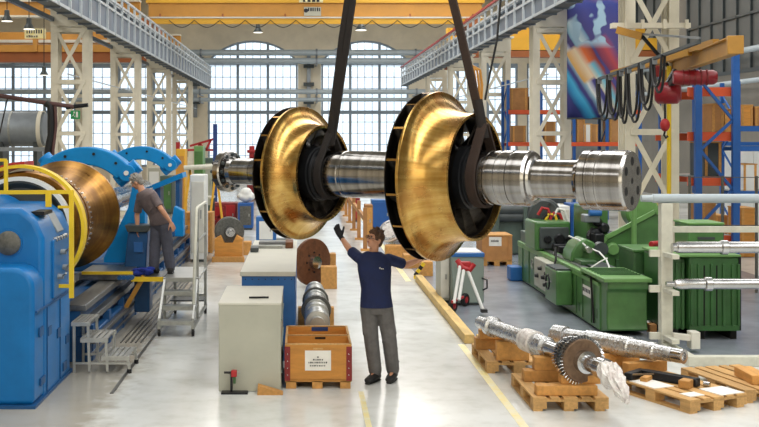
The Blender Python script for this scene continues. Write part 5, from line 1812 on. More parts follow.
m.bar(c + Vector((-0.02, 0, -0.02)), c + Vector((0.03, 0, -0.07)), 0.012, 0.02, up=(0, 1, 0))
m.bar(c + Vector((-0.02, 0, -0.02)), c + Vector((-0.07, 0, -0.05)), 0.012, 0.02, up=(0, 1, 0))
m.box(c.x + 0.05, c.x + 0.11, c.y - 0.006, c.y + 0.006, c.z - 0.08, c.z + 0.08)
m.build('pictogram', MAT['paper'], ex)
# ------------------------------------------------------------------ timber kerb round the right-hand work area
kg = 'timber kerb along the aisle'
yk = 15.15
n = 3
for i, nm in enumerate(('nearest', 'middle', 'farthest')):
    a, b_ = yk + 2.2 * i, yk + 2.2 * (i + 1) - 0.02
    timber(2.28, 2.42, a, b_, 0, 0.13, 'long timber kerb beside the yellow line, %s of three' % nm, 'kerb_wood', kg)
timber(2.44, 3.2, 15.0, 15.14, 0.0, 0.14, 'short timber kerb across the front behind the wrapped rotor', 'kerb_wood', kg)

# things along the right edge of the aisle
for i in range(6):
    y = 27.5 + i * 3.0
    o = thing('barrier_post', '%s wooden barrier post along the aisle counted from the young man' % ('first', 'second', 'third', 'fourth', 'fifth', 'sixth')[i], 'post', (1.62, y, 0), group='barrier posts along the aisle')
    MB().box(1.56, 1.66, y, y + 0.1, 0.05, 1.1).build('upright', MAT['box_wood'], o)
    MB().box(1.50, 1.72, y - 0.06, y + 0.16, 0, 0.05).build('foot', MAT['timber'], o)
    MB().box(1.57, 1.65, y + 0.1, y + 2.9, 0.75, 0.87).build('rail', MAT['box_wood'], o)
cabinet('steel_cabinet', 'blue steel cabinet behind the young man’s head'.replace('’', "'"), 'cabinet', 372, 391, 232, 200, 0.7, MAT['bench_blue'], MAT['rack_blue'], 0.08)
cabinet('wooden_crate', 'tall wooden crate beside the blue cabinet on the aisle', 'crate', 365, 373, 240, 205, 0.6, MAT['box_wood'], MAT['timber'], 0.08)
cabinet('red_barrel_rack', 'dark red cabinet at the far end of the aisle', 'cabinet', 353, 360, 222, 198, 0.6, MAT['dark_red'], MAT['red_paint'], 0.1)
# foil-wrapped cylinder on timber blocks behind the young man
Yf = 25.4
fw_ = thing('wrapped_cylinder', 'silver foil wrapped cylinder lying behind the young man', 'wrapped part', P(395, 246, Yf))
MB().cyl(P(389, 230, Yf - 0.1), P(412, 254, Yf + 0.9), 0.27, 0.30, 24).build('wrap', MAT['foil_wrap'], fw_, bevel=0.04)
MB().lathe([(-0.01, 0.0), (-0.01, 0.16), (0.03, 0.285), (0.06, 0.285), (0.06, 0.0)], 24, P(389, 230, Yf - 0.1), P(412, 254, Yf + 0.9) - P(389, 230, Yf - 0.1)).build('end_cap', MAT['plastic_wrap'], fw_)
timber(X(386, 24.8), X(411, 24.8), 24.8, 25.2, 0.0, Z(246, 24.8), 'large timber block under the foil wrapped cylinder')
timber(X(404, 23.8), X(426, 23.8), 23.8, 24.2, 0.0, Z(255, 23.8), 'timber block right of the young man')
timber(X(421, 22.4), X(433, 22.4), 22.4, 22.8, 0.012, Z(262, 22.4), 'timber block left of the grey bin')
o = thing('barrier_bar', 'yellow and black striped bar leaning at the kerb', 'barrier', P(417, 276, 22.0))
p0, p1 = P(424, 263, 22.0), P(415, 277, 22.0)
p1.z = 0.08
for k in range(4):
    MB().bar(p0.lerp(p1, k / 4), p0.lerp(p1, (k + 1) / 4), 0.07).build('stripe', MAT['black_rubber' if k % 2 else 'guard_yellow'], o)
MB().bar(p1, Vector((p1.x, p1.y, 0.012)), 0.06).build('stub', MAT['guard_yellow'], o)

# grey bin with blue lid, hand truck
Yb = 18.5
bn = thing('waste_bin', 'grey-green steel bin with a blue rim behind the red hand truck', 'bin', (X(458, Yb), Yb + 0.35, 0))
MB().box(X(452, Yb), X(484, Yb), Yb, Yb + 0.7, 0.05, Z(256, Yb)).build('body', MAT['bin_grey'], bn, bevel=0.02)
MB().box(X(451.5, Yb), X(484.5, Yb), Yb - 0.02, Yb + 0.72, Z(257, Yb), Z(253, Yb)).build('rim', MAT['bench_blue'], bn, bevel=0.01)
MB().box(X(452, Yb), X(482, Yb), Yb + 0.05, Yb + 0.65, Z(255, Yb), Z(251.5, Yb)).build('lid', MAT['white_panel'], bn, bevel=0.02)
MB().box(X(452, Yb), X(482, Yb), Yb + 0.05, Yb + 0.65, 0.0, 0.06).build('base', MAT['dark_machine'], bn)
MB().tube([P(482, 278, Yb - 0.02), P(487, 280, Yb - 0.08), P(487, 288, Yb - 0.08), P(483, 290, Yb - 0.02)], 0.015, 6).build('handle', MAT['black_steel'], bn)
cabinet('locker', 'pale grey locker left of the grey-green bin', 'locker', 440, 450, 304, 254, 0.6, MAT['cabinet_grey'], MAT['off_white'], 0.06)
Yh = 17.55
ht = thing('hand_truck', 'red hand truck with white tubes leaning on the grey bin', 'hand truck', (X(462, Yh), Yh, 0))
for (a, b_) in (((460, 266), (454, 303)), ((464, 268), (459, 300)), ((467, 268), (483, 310))):
    MB().tube([P(a[0], a[1], Yh + 0.3), P(b_[0], b_[1], Yh)], 0.028, 10).build('tube', MAT['white_panel'], ht)
MB().tube([P(457, 260, Yh + 0.35), P(463, 268, Yh + 0.3), P(470, 270, Yh + 0.28), P(474, 264, Yh + 0.3)], 0.045, 10).build('handle', MAT['red_paint'], ht)
MB().obox(P(464, 265, Yh + 0.33), (0.22, 0.08, 0.12)).build('head_plate', MAT['red_paint'], ht, bevel=0.02)
MB().tube([P(452, 302, Yh), P(463, 297, Yh + 0.2)], 0.025, 8).build('axle', MAT['red_paint'], ht)
for px, py in ((451, 306), (463, 300)):
    Yw = FY(py + 7)
    c = Vector((X(px + 2, Yw), Yw, 0.125))
    w_ = MB().lathe([(-0.035, 0.06), (-0.035, 0.10), (-0.02, 0.112), (0.02, 0.112), (0.035, 0.10), (0.035, 0.06)], 22, c, (0.8, -0.6, 0), closed=True).build('tyre', MAT['black_rubber'], ht)
    MB().lathe([(-0.03, 0.0), (-0.03, 0.062), (0.03, 0.062), (0.04, 0.0)], 22, c, (0.8, -0.6, 0)).build('rim', MAT['red_paint'], w_)
MB().obox(P(484, 312, Yh - 0.1) + Vector((0, 0, 0.02)), (0.10, 0.12, 0.05)).build('foot', MAT['black_rubber'], ht)

# ------------------------------------------------------------------ pallets
def pallet_proto():
    """0.8 m wide in x, 1.2 m long in y, origin at the near left corner"""
    o = thing('pallet', 'x', 'pallet')
    blk = None
    for x in (0.0, 0.3275, 0.655):
        for y in (0.0, 0.5275, 1.055):
            if blk is None:
                blk = MB().box(0, 0.145, 0, 0.145, 0.022, 0.1).build('block', MAT['pallet_wood'], o, world=False, bevel=0.003)
                blk.matrix_local = T(x, y, 0)
            else:
                piece(blk, o, T(x, y, 0))
        MB().box(x, x + 0.10 if x else 0.10, 0, 1.2, 0, 0.022).build('bottom_board', MAT['pallet_wood'], o, world=False)
    for y in (0.0, 0.5275, 1.055):
        MB().box(0, 0.8, y, y + 0.145, 0.1, 0.122).build('cross_board', MAT['pallet_wood'], o, world=False)
    for x, w_ in ((0.0, 0.145), (0.185, 0.10), (0.3275, 0.145), (0.515, 0.10), (0.655, 0.145)):
        MB().box(x, x + w_, 0, 1.2, 0.122, 0.144).build('deck_board', MAT['pallet_wood'], o, world=False, bevel=0.003)
    return o


pp = pallet_proto()
PL = [(T(2.445, 11.42, 0), 'pallet under the bladed disc of the wrapped rotor'),
      (T(2.27, 13.25, 0), 'pallet under the far end of the wrapped rotor shaft'),
      (T(4.06, 11.30, 0) @ Matrix.Rotation(math.radians(24), 4, 'Z'), 'angled pallet with cardboard sheets and a black bracket'),
      (T(3.58, 12.6, 0) @ Matrix.Rotation(math.radians(20), 4, 'Z'), 'pallet under the second foil wrapped shaft'),
      (T(4.82, 11.75, 0) @ Matrix.Rotation(math.radians(14), 4, 'Z'), 'pallet cut by the right edge of the photo')]
for i, (M, lab) in enumerate(PL):
    if i == 0:
        pp.matrix_world = M; WM[pp.name] = M; pp['label'] = lab; pp['group'] = 'wooden pallets at the front right'
    else:
        copy_tree(pp, None, M, lab, 'wooden pallets at the front right')
# packing timbers
timber(2.50, 3.15, 11.50, 11.64, 0.144, 0.25, 'front packing timber on the pallet under the bladed disc')
timber(2.78, 3.22, 11.58, 11.72, 0.25, 0.34, 'short upper timber in front of the bladed disc')
timber(2.50, 3.1, 12.15, 12.30, 0.144, 0.27, 'rear packing timber on the pallet under the bladed disc')
timber(2.62, 2.88, 12.16, 12.29, 0.27, 0.42, 'timber chock under the bare part of the rotor shaft')
timber(2.25, 2.75, 14.0, 14.15, 0.144, 0.29, 'packing timber under the far end of the wrapped rotor')
timber(2.30, 2.62, 13.95, 14.1, 0.29, 0.40, 'upper timber under the far end of the wrapped rotor')
timber(2.4, 2.8, 13.3, 13.42, 0.144, 0.38, 'packing timber under the middle of the wrapped rotor shaft')
timber(3.40, 4.1, 12.98, 13.12, 0.144, 0.30, 'packing timber under the second wrapped shaft, farther one', rz=0.35)
timber(3.75, 4.3, 12.62, 12.74, 0.144, 0.27, 'packing timber under the second wrapped shaft, nearer one', rz=0.35)
timber(3.78, 4.06, 12.20, 12.28, 0.144, 0.20, 'small wooden slat at the left corner of the angled pallet', rz=0.9)
timber(4.12, 4.40, 11.86, 11.98, 0.144, 0.235, 'wooden chock beside the black bracket', rz=0.9)
timber(5.0, 5.2, 12.0, 12.5, 0.144, 0.25, 'wooden block on the pallet at the right edge')

# the wrapped rotor with bladed disc
a0, a1 = P(480, 322, 14.0), P(612, 373.5, 11.03)
a0.z = a1.z = 0.50
dv = (a1 - a0).normalized()
ry = Vector((0, 0, 1)).cross(dv).normalized()
SM = Matrix(((dv.x, ry.x, 0, a0.x), (dv.y, ry.y, 0, a0.y), (0, 0, 1, a0.z), (0, 0, 0, 1)))
L1 = (a1 - a0).length
ws = thing('wrapped_rotor', 'foil wrapped rotor shaft with a bladed disc on pallets', 'rotor', mat=SM)
LW = lambda nm, pr, mt, cl=False, ang=30: MB().lathe(pr, 40, closed=cl).build(nm, mt, ws, world=False, angle=ang)
LW('foil_sleeve', [(0.0, 0.0), (0.0, 0.075), (0.28, 0.08), (0.30, 0.125), (0.40, 0.13), (0.42, 0.095), (0.9, 0.10), (1.2, 0.105), (1.24, 0.12), (1.75, 0.12), (1.78, 0.09), (1.8, 0.0)], MAT['foil_wrap'])
LW('shaft', [(1.7, 0.0), (1.7, 0.085), (2.25, 0.085), (2.27, 0.12), (2.62, 0.12), (2.63, 0.085), (2.86, 0.085), (2.87, 0.11), (2.98, 0.11), (3.0, 0.06), (3.08, 0.06), (3.08, 0.0)], MAT['bright_steel'])
LW('hanging_wrap', [(1.25, 0.09), (1.25, 0.135), (1.5, 0.14), (1.52, 0.09)], MAT['plastic_wrap'], True)
xd = 2.40
for k, (off, rr_, mt) in enumerate(((-0.14, 0.20, 'black_steel'), (-0.02, 0.235, 'dark_machine'), (0.10, 0.255, 'disc_brown'))):
    dsk = LW('bladed_disc', [(xd + off - 0.035, 0.10), (xd + off - 0.035, rr_ - 0.03), (xd + off - 0.02, rr_ - 0.02), (xd + off + 0.02, rr_ - 0.02), (xd + off + 0.035, rr_ - 0.03), (xd + off + 0.035, 0.10)], MAT[mt], True)
    src = None
    for q in range(44):
        if src is None:
            src = MB().obox((xd + off, 0, rr_ - 0.01), (0.05, 0.006, 0.05), (0, 0, 0.5)).build('blade', MAT['bright_steel'], dsk, world=False)
        else:
            piece(src, dsk, Matrix.Rotation(2 * PI * q / 44, 4, 'X'))
m = MB()
rr = random.Random(6)
e = 2.93
NR, NV = 11, 22
vs, fs = [], []
for a in range(NR):                              # crumpled sock of film hanging over the shaft end
    t = a / (NR - 1)
    rad = 0.8 * (0.10, 0.13, 0.135, 0.14, 0.13, 0.12, 0.11, 0.095, 0.08, 0.055, 0.03)[a]
    cxx, czz = e + 0.44 * t, 0.0 - 0.24 * t * t
    for b_ in range(NV):
        q = 2 * PI * b_ / NV
        k = 1.0 + rr.uniform(-0.30, 0.28) * min(1.0, 0.4 + 2 * t)
        vs.append((cxx + rr.uniform(-0.02, 0.02), math.cos(q) * rad * k, czz + math.sin(q) * rad * k * (1.0 if math.sin(q) > 0 else 1.25)))
for a in range(NR - 1):
    for b_ in range(NV):
        q0, q1 = a * NV + b_, a * NV + (b_ + 1) % NV
        fs += [(q0, q1, q1 + NV), (q0, q1 + NV, q0 + NV)]
fs += [tuple(range(NV - 1, -1, -1)), tuple(range((NR - 1) * NV, NR * NV))]
m.add(vs, fs).build('plastic_bag', MAT['plastic_wrap'], ws, world=False, angle=15)

b0, b1 = P(553, 331, 13.7), P(684, 351, 12.3)
b0.z = b1.z = 0.40
dv = (b1 - b0).normalized()
ry = Vector((0, 0, 1)).cross(dv).normalized()
SM = Matrix(((dv.x, ry.x, 0, b0.x), (dv.y, ry.y, 0, b0.y), (0, 0, 1, b0.z), (0, 0, 0, 1)))
s2 = thing('wrapped_shaft', 'stepped foil wrapped shaft lying before the green grinder', 'shaft', mat=SM)
L2 = (b1 - b0).length
MB().lathe([(0, 0.0), (0, 0.10), (0.03, 0.125), (0.20, 0.125), (0.21, 0.10), (0.5, 0.105), (0.52, 0.125), (L2 * 0.62, 0.125), (L2 * 0.63, 0.11), (L2 * 0.8, 0.105), (L2 * 0.81, 0.09), (L2 * 0.92, 0.085), (L2 * 0.92, 0.0)], 32).build('foil_sleeve', MAT['foil_wrap'], s2, world=False, angle=35)
MB().lathe([(L2 * 0.9, 0.0), (L2 * 0.9, 0.07), (L2 * 0.94, 0.085), (L2, 0.085), (L2, 0.05), (L2 - 0.03, 0.045), (L2 - 0.03, 0.0)], 32).build('end', MAT['bright_steel'], s2, world=False, angle=35)

# black bracket, cardboard sheets on the angled pallet
M3 = PL[2][0]
bk = thing('steel_bracket', 'black steel bracket lying on the angled pallet', 'bracket', mat=M3 @ T(0.0, 0, 0.144))
MB().bar((0.30, 1.05, 0.05), (0.52, 0.42, 0.05), 0.11, 0.09).build('arm', MAT['black_steel'], bk, world=False, bevel=0.01)
MB().bar((0.34, 1.10, 0.05), (0.02, 0.98, 0.05), 0.09, 0.08).build('arm', MAT['black_steel'], bk, world=False, bevel=0.01)
MB().bar((0.05, 0.98, 0.07), (0.16, 0.72, 0.12), 0.02, 0.02).build('rod', MAT['bright_steel'], bk, world=False)
MB().cyl((0.60, 0.42, 0.03), (0.63, 0.36, 0.03), 0.03, n=12).build('bolt', MAT['bright_steel'], bk, world=False)
for (x0, x1, y0, y1, lab) in ((0.02, 0.30, 0.55, 0.95, 'cardboard sheet on the left of the angled pallet'), (0.45, 0.78, 0.02, 0.34, 'cardboard sheet on the right corner of the angled pallet'),
                              (0.10, 0.30, 0.10, 0.26, 'small cardboard scrap at the front of the angled pallet')):
    o = thing('cardboard_sheet', lab, 'cardboard', mat=M3 @ T(0, 0, 0.144))
    MB().box(x0, x1, y0, y1, 0.0, 0.008).build('sheet', MAT['paper'], o, world=False)

# ------------------------------------------------------------------ green cylindrical grinder
g = thing('green_grinder', 'long green grinding machine with stepped bed at the right', 'machine', (4.65, 18.8, 0.012))
MB().box(4.25, 4.84, 15.95, 22.0, 0.03, 0.74).build('bed', MAT['machine_green'], g, bevel=0.03, seg=3)
MB().prism([(15.62, 0.10), (15.95, 0.03), (16.3, 0.03), (16.3, 0.85), (15.60, 0.85), (15.60, 0.70), (15.66, 0.66), (15.66, 0.2)], 'x', 4.27, 4.86).build('end_block', MAT['machine_green'], g, bevel=0.025, seg=3)
MB().box(4.20, 4.90, 15.56, 16.9, 0.80, 0.86).build('end_table', MAT['green_light'], g, bevel=0.012)
for k in range(6):
    MB().box(4.25, 4.85, 15.95 + 0.15 * k, 15.97 + 0.15 * k, 0.86, 0.875).build('table_rib', MAT['green_dark'], g)
MB().box(4.22, 4.88, 16.9, 21.9, 0.74, 0.80).build('table', MAT['green_light'], g, bevel=0.01)
for x0, x1 in ((4.30, 4.40), (4.50, 4.72), (4.76, 4.84)):
    MB().box(x0, x1, 16.95, 21.9, 0.80, 0.83).build('way', MAT['black_steel' if x0 > 4.4 and x0 < 4.7 else 'bed_steel'], g)
MB().box(4.44, 4.78, 16.9, 18.3, 0.83, 0.85).build('way_cover', MAT['dark_machine'], g)
ap = MB().box(3.98, 4.25, 17.55, 18.35, 0.16, 0.72).build('apron', MAT['machine_green'], g, bevel=0.02)
a2 = MB().box(4.08, 4.25, 18.4, 19.7, 0.2, 0.72).build('control_apron', MAT['cabinet_grey'], g, bevel=0.02)
for (y, z) in ((18.6, 0.55), (18.85, 0.45), (19.1, 0.58), (19.35, 0.42), (18.7, 0.34)):
    MB().cyl((4.08, y, z), (4.02, y, z), 0.04, 0.03, 12).build('knob', MAT['black_rubber'], a2)
hwz = MB().lathe([(0.10 + 0.014 * math.cos(t * PI / 4), 0.0) for t in range(2)] + [(0.0, 0.02), (0.02, 0.02)], 12, (3.98, 17.9, 0.5), (-1, 0, 0)).build('spindle', MAT['galvanised'], ap)
MB().lathe([(0.06 + 0.015 * math.cos(t * PI / 4), 0.12 + 0.015 * math.sin(t * PI / 4)) for t in range(8)], 24, (3.98, 17.9, 0.5), (-1, 0, 0), closed=True).build('hand_wheel', MAT['black_steel'], ap)
MB().box(3.99, 4.24, 17.6, 18.3, 0.72, 0.75).build('tray', MAT['dark_machine'], ap)
lbp = MB().box(4.244, 4.25, 16.42, 16.95, 0.44, 0.60).build('maker_plate', MAT['paper'], g)
m = MB()
for k in range(5):
    m.box(4.2425, 4.244, 16.47 + 0.09 * k, 16.53 + 0.09 * k, 0.50, 0.56)
m.build('lettering', MAT['ink'], lbp, kind='stuff')
for (y, z) in ((17.1, 0.14), (18.0, 0.10), (16.1, 0.2)):
    MB().box(4.244, 4.252, y, y + 0.12, z, z + 0.14).build('drain_hatch', MAT['green_dark'], g)
MB().bar((4.22, 16.35, 0.80), (4.24, 16.25, 0.10), 0.025).build('drain_hose', MAT['black_rubber'], g)
MB().box(4.02, 4.30, 21.6, 22.0, 0.02, 0.30).build('coolant_tank', MAT['bench_blue'], g, bevel=0.02)
hd = MB().box(4.14, 4.80, 19.9, 20.8, 0.80, 1.34).build('work_head', MAT['machine_green'], g, bevel=0.04, seg=3)
MB().box(4.22, 4.76, 19.84, 19.9, 0.84, 1.24).build('face_plate', MAT['dark_machine'], hd, bevel=0.02)
for x, r_ in ((4.36, 0.07), (4.58, 0.10), (4.74, 0.05)):
    MB().lathe([(0, 0), (-0.05, 0), (-0.05, r_ * 0.8), (-0.03, r_), (0.0, r_)], 18, (x, 19.84, 1.02), (0, 1, 0)).build('dial', MAT['black_steel'], hd)
MB().lathe([(-0.15, 0.0), (-0.15, 0.26), (-0.1, 0.30), (0.1, 0.30), (0.15, 0.26), (0.15, 0.0)], 32, (4.5, 20.7, 1.42), (0.3, 1, 0)).build('wheel_guard', MAT['dark_machine'], hd)
for k, (mt, px, py) in enumerate((('red_paint', 530, 215), ('guard_yellow', 537, 221), ('red_paint', 542, 220), ('white_panel', 546, 216), ('black_rubber', 533, 222))):
    MB().tube([P(px, py, 20.4), P(px + 4, py - 7, 20.4), P(px + 10, py - 6, 20.4), P(px + 14, py + 6, 20.4)], 0.03, 8).build('hose', MAT[mt], hd)
th = MB().prism([(4.30, 0.83), (4.84, 0.83), (4.80, 1.02), (4.68, 1.16), (4.55, 1.22), (4.40, 1.12), (4.32, 0.98)], 'y', 17.9, 18.5).build('tail_stock', MAT['machine_green'], g, bevel=0.03)
MB().cyl((4.55, 17.9, 1.05), (4.55, 17.65, 1.05), 0.07, 0.05, 16).build('quill', MAT['bright_steel'], th)
MB().cyl((4.80, 18.0, 1.05), (4.80, 17.82, 1.05), 0.11, n=18).build('dial', MAT['dark_machine'], th)
MB().box(4.35, 4.62, 17.4, 17.85, 0.83, 0.90).build('foot', MAT['green_dark'], th, bevel=0.01)
MB().tube([P(560, 236, 18.2), P(570, 240, 18), P(578, 247, 17.8), P(590, 252, 17.5), P(597, 260, 17.2), P(600, 268, 16.9)], 0.014, 6).build('cable', MAT['white_panel'], g)
MB().tube([P(578, 270, 17.0), P(590, 262, 17.0), P(598, 258, 17.0)], 0.012, 6).build('cable', MAT['white_panel'], g)

# smaller fittings of the grinder
MB().box(4.26, 4.40, 20.9, 21.8, 0.80, 1.02).build('chip_guard', MAT['green_grey'], g, bevel=0.01)
MB().tube([(4.80, 21.2, 0.8), (4.80, 21.2, 1.35), (4.70, 20.9, 1.55), (4.55, 20.5, 1.62)], 0.025, 8).build('coolant_pipe', MAT['black_rubber'], g)
MB().tube([(4.28, 18.9, 0.83), (4.24, 18.7, 0.98), (4.20, 18.5, 0.80), (4.10, 18.45, 0.5)], 0.018, 8).build('coolant_pipe', MAT['black_rubber'], g)
for y in (18.75, 19.2, 19.6):
    MB().box(4.42, 4.78, y, y + 0.16, 0.83, 0.95).build('rest_block', MAT['black_steel'], g, bevel=0.015)
for y in (16.4, 16.9, 17.3, 20.2, 20.9, 21.5):
    MB().box(4.238, 4.25, y, y + 0.02, 0.08, 0.72).build('panel_seam', MAT['green_dark'], g)
MB().box(4.236, 4.25, 16.0, 21.95, 0.69, 0.74).build('drip_edge', MAT['green_light'], g)
MB().lathe([(0.05 + 0.012 * math.cos(t * PI / 4), 0.09 + 0.012 * math.sin(t * PI / 4)) for t in range(8)], 20, (4.25, 20.4, 0.5), (-1, 0, 0), closed=True).build('hand_wheel', MAT['galvanised'], g)
MB().cyl((4.25, 20.4, 0.5), (4.19, 20.4, 0.5), 0.03, n=10).build('wheel_hub', MAT['galvanised'], g)
g.location.x += 0.15
# tall green machine behind, with a slanted arm cover
Yg = 19.0
t2 = thing('green_press', 'tall green machine with slanted arm behind the grinder bed', 'machine', (5.6, Yg + 0.5, 0.012))
MB().box(X(589, Yg), X(610, Yg), Yg + 0.1, Yg + 1.1, 0.02, Z(207, Yg)).build('column', MAT['machine_green'], t2, bevel=0.03)
MB().prism([(X(598, Yg), 0.25), (X(664, Yg), 0.25), (X(664, Yg), Z(213, Yg)), (X(654, Yg), Z(211, Yg)), (X(604, Yg), Z(238, Yg)), (X(598, Yg), Z(246, Yg))], 'y', Yg - 0.2, Yg + 0.1).build('arm_cover', MAT['machine_green'], t2, bevel=0.03)
pts = [P(600, 246, Yg - 0.22), P(606, 237.5, Yg - 0.22), P(655, 211.5, Yg - 0.22), P(663, 214, Yg - 0.22)]
m = MB()
for a, b_ in zip(pts, pts[1:]):
    m.bar(a, b_, 0.06, 0.07)
m.build('arm_rim', MAT['green_light'], t2)
MB().cyl(P(612, 249, Yg - 0.2), P(612, 249, Yg - 0.2) + Vector((0, -0.10, 0)), 0.12, 0.10, 22).build('pivot_boss', MAT['green_light'], t2, bevel=0.015)
MB().lathe([(0.0, 0.0), (0.0, 0.26), (0.05, 0.30), (0.35, 0.30), (0.35, 0.0)], 36, (X(646, Yg), Yg + 0.15, Z(213, Yg)), (0, 1, 0)).build('belt_drum', MAT['green_light'], t2)
MB().cyl((X(627, Yg), Yg - 0.4, 0.35), (X(627, Yg), Yg - 0.4, Z(196, Yg)), 0.045, n=12).build('lift_rod', MAT['green_light'], t2)
MB().box(X(612, Yg), X(642, Yg), Yg - 0.55, Yg - 0.2, 0.22, 0.36).build('foot_plate', MAT['machine_green'], t2, bevel=0.02)
MB().box(X(600, Yg), X(664, Yg), Yg - 0.3, Yg + 1.0, 0.0, 0.25).build('base', MAT['green_dark'], t2, bevel=0.02)
MB().box(X(582, Yg), X(598, Yg), Yg - 0.15, Yg + 0.1, Z(222, Yg), Z(214, Yg)).build('motor_box', MAT['grey_steel'], t2, bevel=0.02)
MB().cyl((X(586, Yg), Yg - 0.2, Z(212, Yg)), (X(598, Yg), Yg - 0.2, Z(212, Yg)), 0.06, n=14).build('motor', MAT['bench_blue'], t2)
MB().box(X(590, Yg), X(600, Yg), Yg - 0.3, Yg + 0.1, Z(250, Yg), Z(232, Yg)).build('gear_box', MAT['black_steel'], t2, bevel=0.03)

for k, (px, py, r_) in enumerate(((594, 236, 0.14), (603, 228, 0.10), (597, 222, 0.08))):
    MB().lathe([(0.0, 0.0), (-0.10, 0.0), (-0.10, r_ * 0.6), (-0.06, r_), (0.0, r_)], 20, P(px, py, Yg + 0.08), (0, 1, 0)).build('gear', MAT['black_steel'], t2)
MB().tube([P(592, 228, Yg - 0.1), P(588, 236, Yg - 0.3), P(590, 250, Yg - 0.3), P(598, 262, Yg - 0.2)], 0.022, 8).build('hose', MAT['black_rubber'], t2)
MB().box(X(612, Yg), X(622, Yg), Yg - 0.24, Yg - 0.2, Z(270, Yg), Z(258, Yg)).build('inspection_plate', MAT['green_dark'], t2)
o = timber(X(650, 15.9), X(657, 15.9), 15.9, 16.05, 0.012, 0.14, 'small wooden block on the floor left of the rack post', 'box_wood')
o = thing('paper_roll', 'white roll lying on the floor by the olive cabinet', 'roll', P(646, 331, 16.2))
MB().cyl((X(640, 16.2), 16.2, 0.075), (X(651, 16.2), 16.3, 0.075), 0.062, n=16).build('roll', MAT['paper'], o)
MB().cyl((X(639.6, 16.2), 16.2, 0.075), (X(640, 16.2), 16.2, 0.075), 0.025, n=12).build('core', MAT['cardboard'], o)

# hydraulic cabinet
Yc = 16.6
hc_ = thing('hydraulic_cabinet', 'olive green cabinet with louvres left of the white rack post', 'cabinet', (X(648, Yc), Yc + 0.4, 0.012))
MB().box(X(634, Yc), X(664, Yc), Yc, Yc + 0.8, 0.02, Z(252, Yc)).build('body', MAT['green_dark'], hc_, bevel=0.02)
MB().box(X(633, Yc), X(665, Yc), Yc - 0.02, Yc + 0.82, Z(252.5, Yc), Z(249.5, Yc)).build('lid', MAT['machine_green'], hc_, bevel=0.01)
for k in range(6):
    MB().obox((X(649, Yc), Yc - 0.012, Z(275 + 3 * k, Yc)), (0.28, 0.02, 0.028), (0.5, 0, 0)).build('louvre', MAT['green_grey'], hc_)
MB().box(X(636, Yc), X(662, Yc), Yc - 0.012, Yc, Z(296, Yc), Z(293, Yc)).build('seam', MAT['green_light'], hc_)
o = thing('red_roll', 'small red roll lying on the olive green cabinet', 'roll', P(655, 249, Yc + 0.2))
MB().cyl(P(651, 244.5, Yc + 0.15), P(662, 243.5, Yc + 0.3), 0.05, n=18).build('roll', MAT['red_paint'], o, bevel=0.01)
MB().obox(P(647, 249, Yc + 0.25) + Vector((0, 0, 0.012)), (0.22, 0.2, 0.01), (0, 0, 0.4)).build('paper_sheet', MAT['paper'], label='white paper on the olive green cabinet', cat='paper')

# ribbed green container
Yr = 15.4
material('container_green', (58, 108, 56), 0.38, var=0.16, scale=3)
rc = thing('green_container', 'large green ribbed steel container at the right behind the rack', 'container', (X(704, Yr), Yr + 0.55, 0.012))
x0, x1 = X(668, Yr), X(739, Yr)
xm = X(689, Yr)
zb, zt = 0.14, Z(257, Yr)
MB().box(xm, x1, Yr, Yr + 1.1, zb, zt).build('body', MAT['container_green'], rc, bevel=0.02)
MB().box(x0, xm - 0.01, Yr + 0.12, Yr + 1.1, zb, zt - 0.03).build('side_body', MAT['container_green'], rc, bevel=0.02)
MB().box(x0 - 0.02, x1 + 0.02, Yr - 0.03, Yr + 1.13, zt, zt + 0.035).build('rim', MAT['green_light'], rc, bevel=0.008)
MB().box(xm, x1, Yr - 0.02, Yr, zb, zb + 0.07).build('bottom_rail', MAT['container_green'], rc)
for px in (690, 697, 710, 722, 731, 737):
    MB().box(X(px, Yr), X(px + 2.4, Yr), Yr - 0.035, Yr, zb + 0.07, zt - 0.1).build('rib', MAT['container_green'], rc, bevel=0.008)
for px in (703.5, 716):
    MB().box(X(px, Yr), X(px + 1.4, Yr), Yr - 0.004, Yr, zb + 0.07, zt - 0.12).build('panel_gap', MAT['dark_gap'], rc)
for px in (671, 678, 684):
    MB().box(X(px, Yr), X(px + 2.5, Yr), Yr + 0.09, Yr + 0.12, zb, zt - 0.1).build('rib', MAT['container_green'], rc)
MB().box(x1, x1 + 0.03, Yr, Yr + 1.1, zb, zt).build('side_panel', MAT['black_steel'], rc)
for px in (674, 700, 732):
    MB().box(X(px, Yr), X(px + 6, Yr), Yr + 0.05, Yr + 1.0, 0.0, zb).build('skid', MAT['dark_gap'], rc)
MB().box(X(670.5, Yr), X(673, Yr), Yr + 0.07, Yr + 0.09, Z(290, Yr), Z(262, Yr)).build('yellow_strip', MAT['guard_yellow'], rc)
o = thing('green_box', 'green steel box standing on the ribbed container', 'box', (X(700, 16.2), 16.2, zt + 0.047))
MB().box(X(686, 16.0), X(721, 16.0), 15.9, 16.5, zt + 0.047, zt + 0.42).build('body', MAT['machine_green'], o, bevel=0.015)
MB().box(X(686, 16.0) - 0.01, X(721, 16.0) + 0.01, 15.88, 16.52, zt + 0.42, zt + 0.45).build('lid', MAT['green_light'], o, bevel=0.008)
MB().box(X(695, 16.0), X(712, 16.0), 15.885, 15.9, zt + 0.2, zt + 0.24).build('handle', MAT['dark_machine'], o)

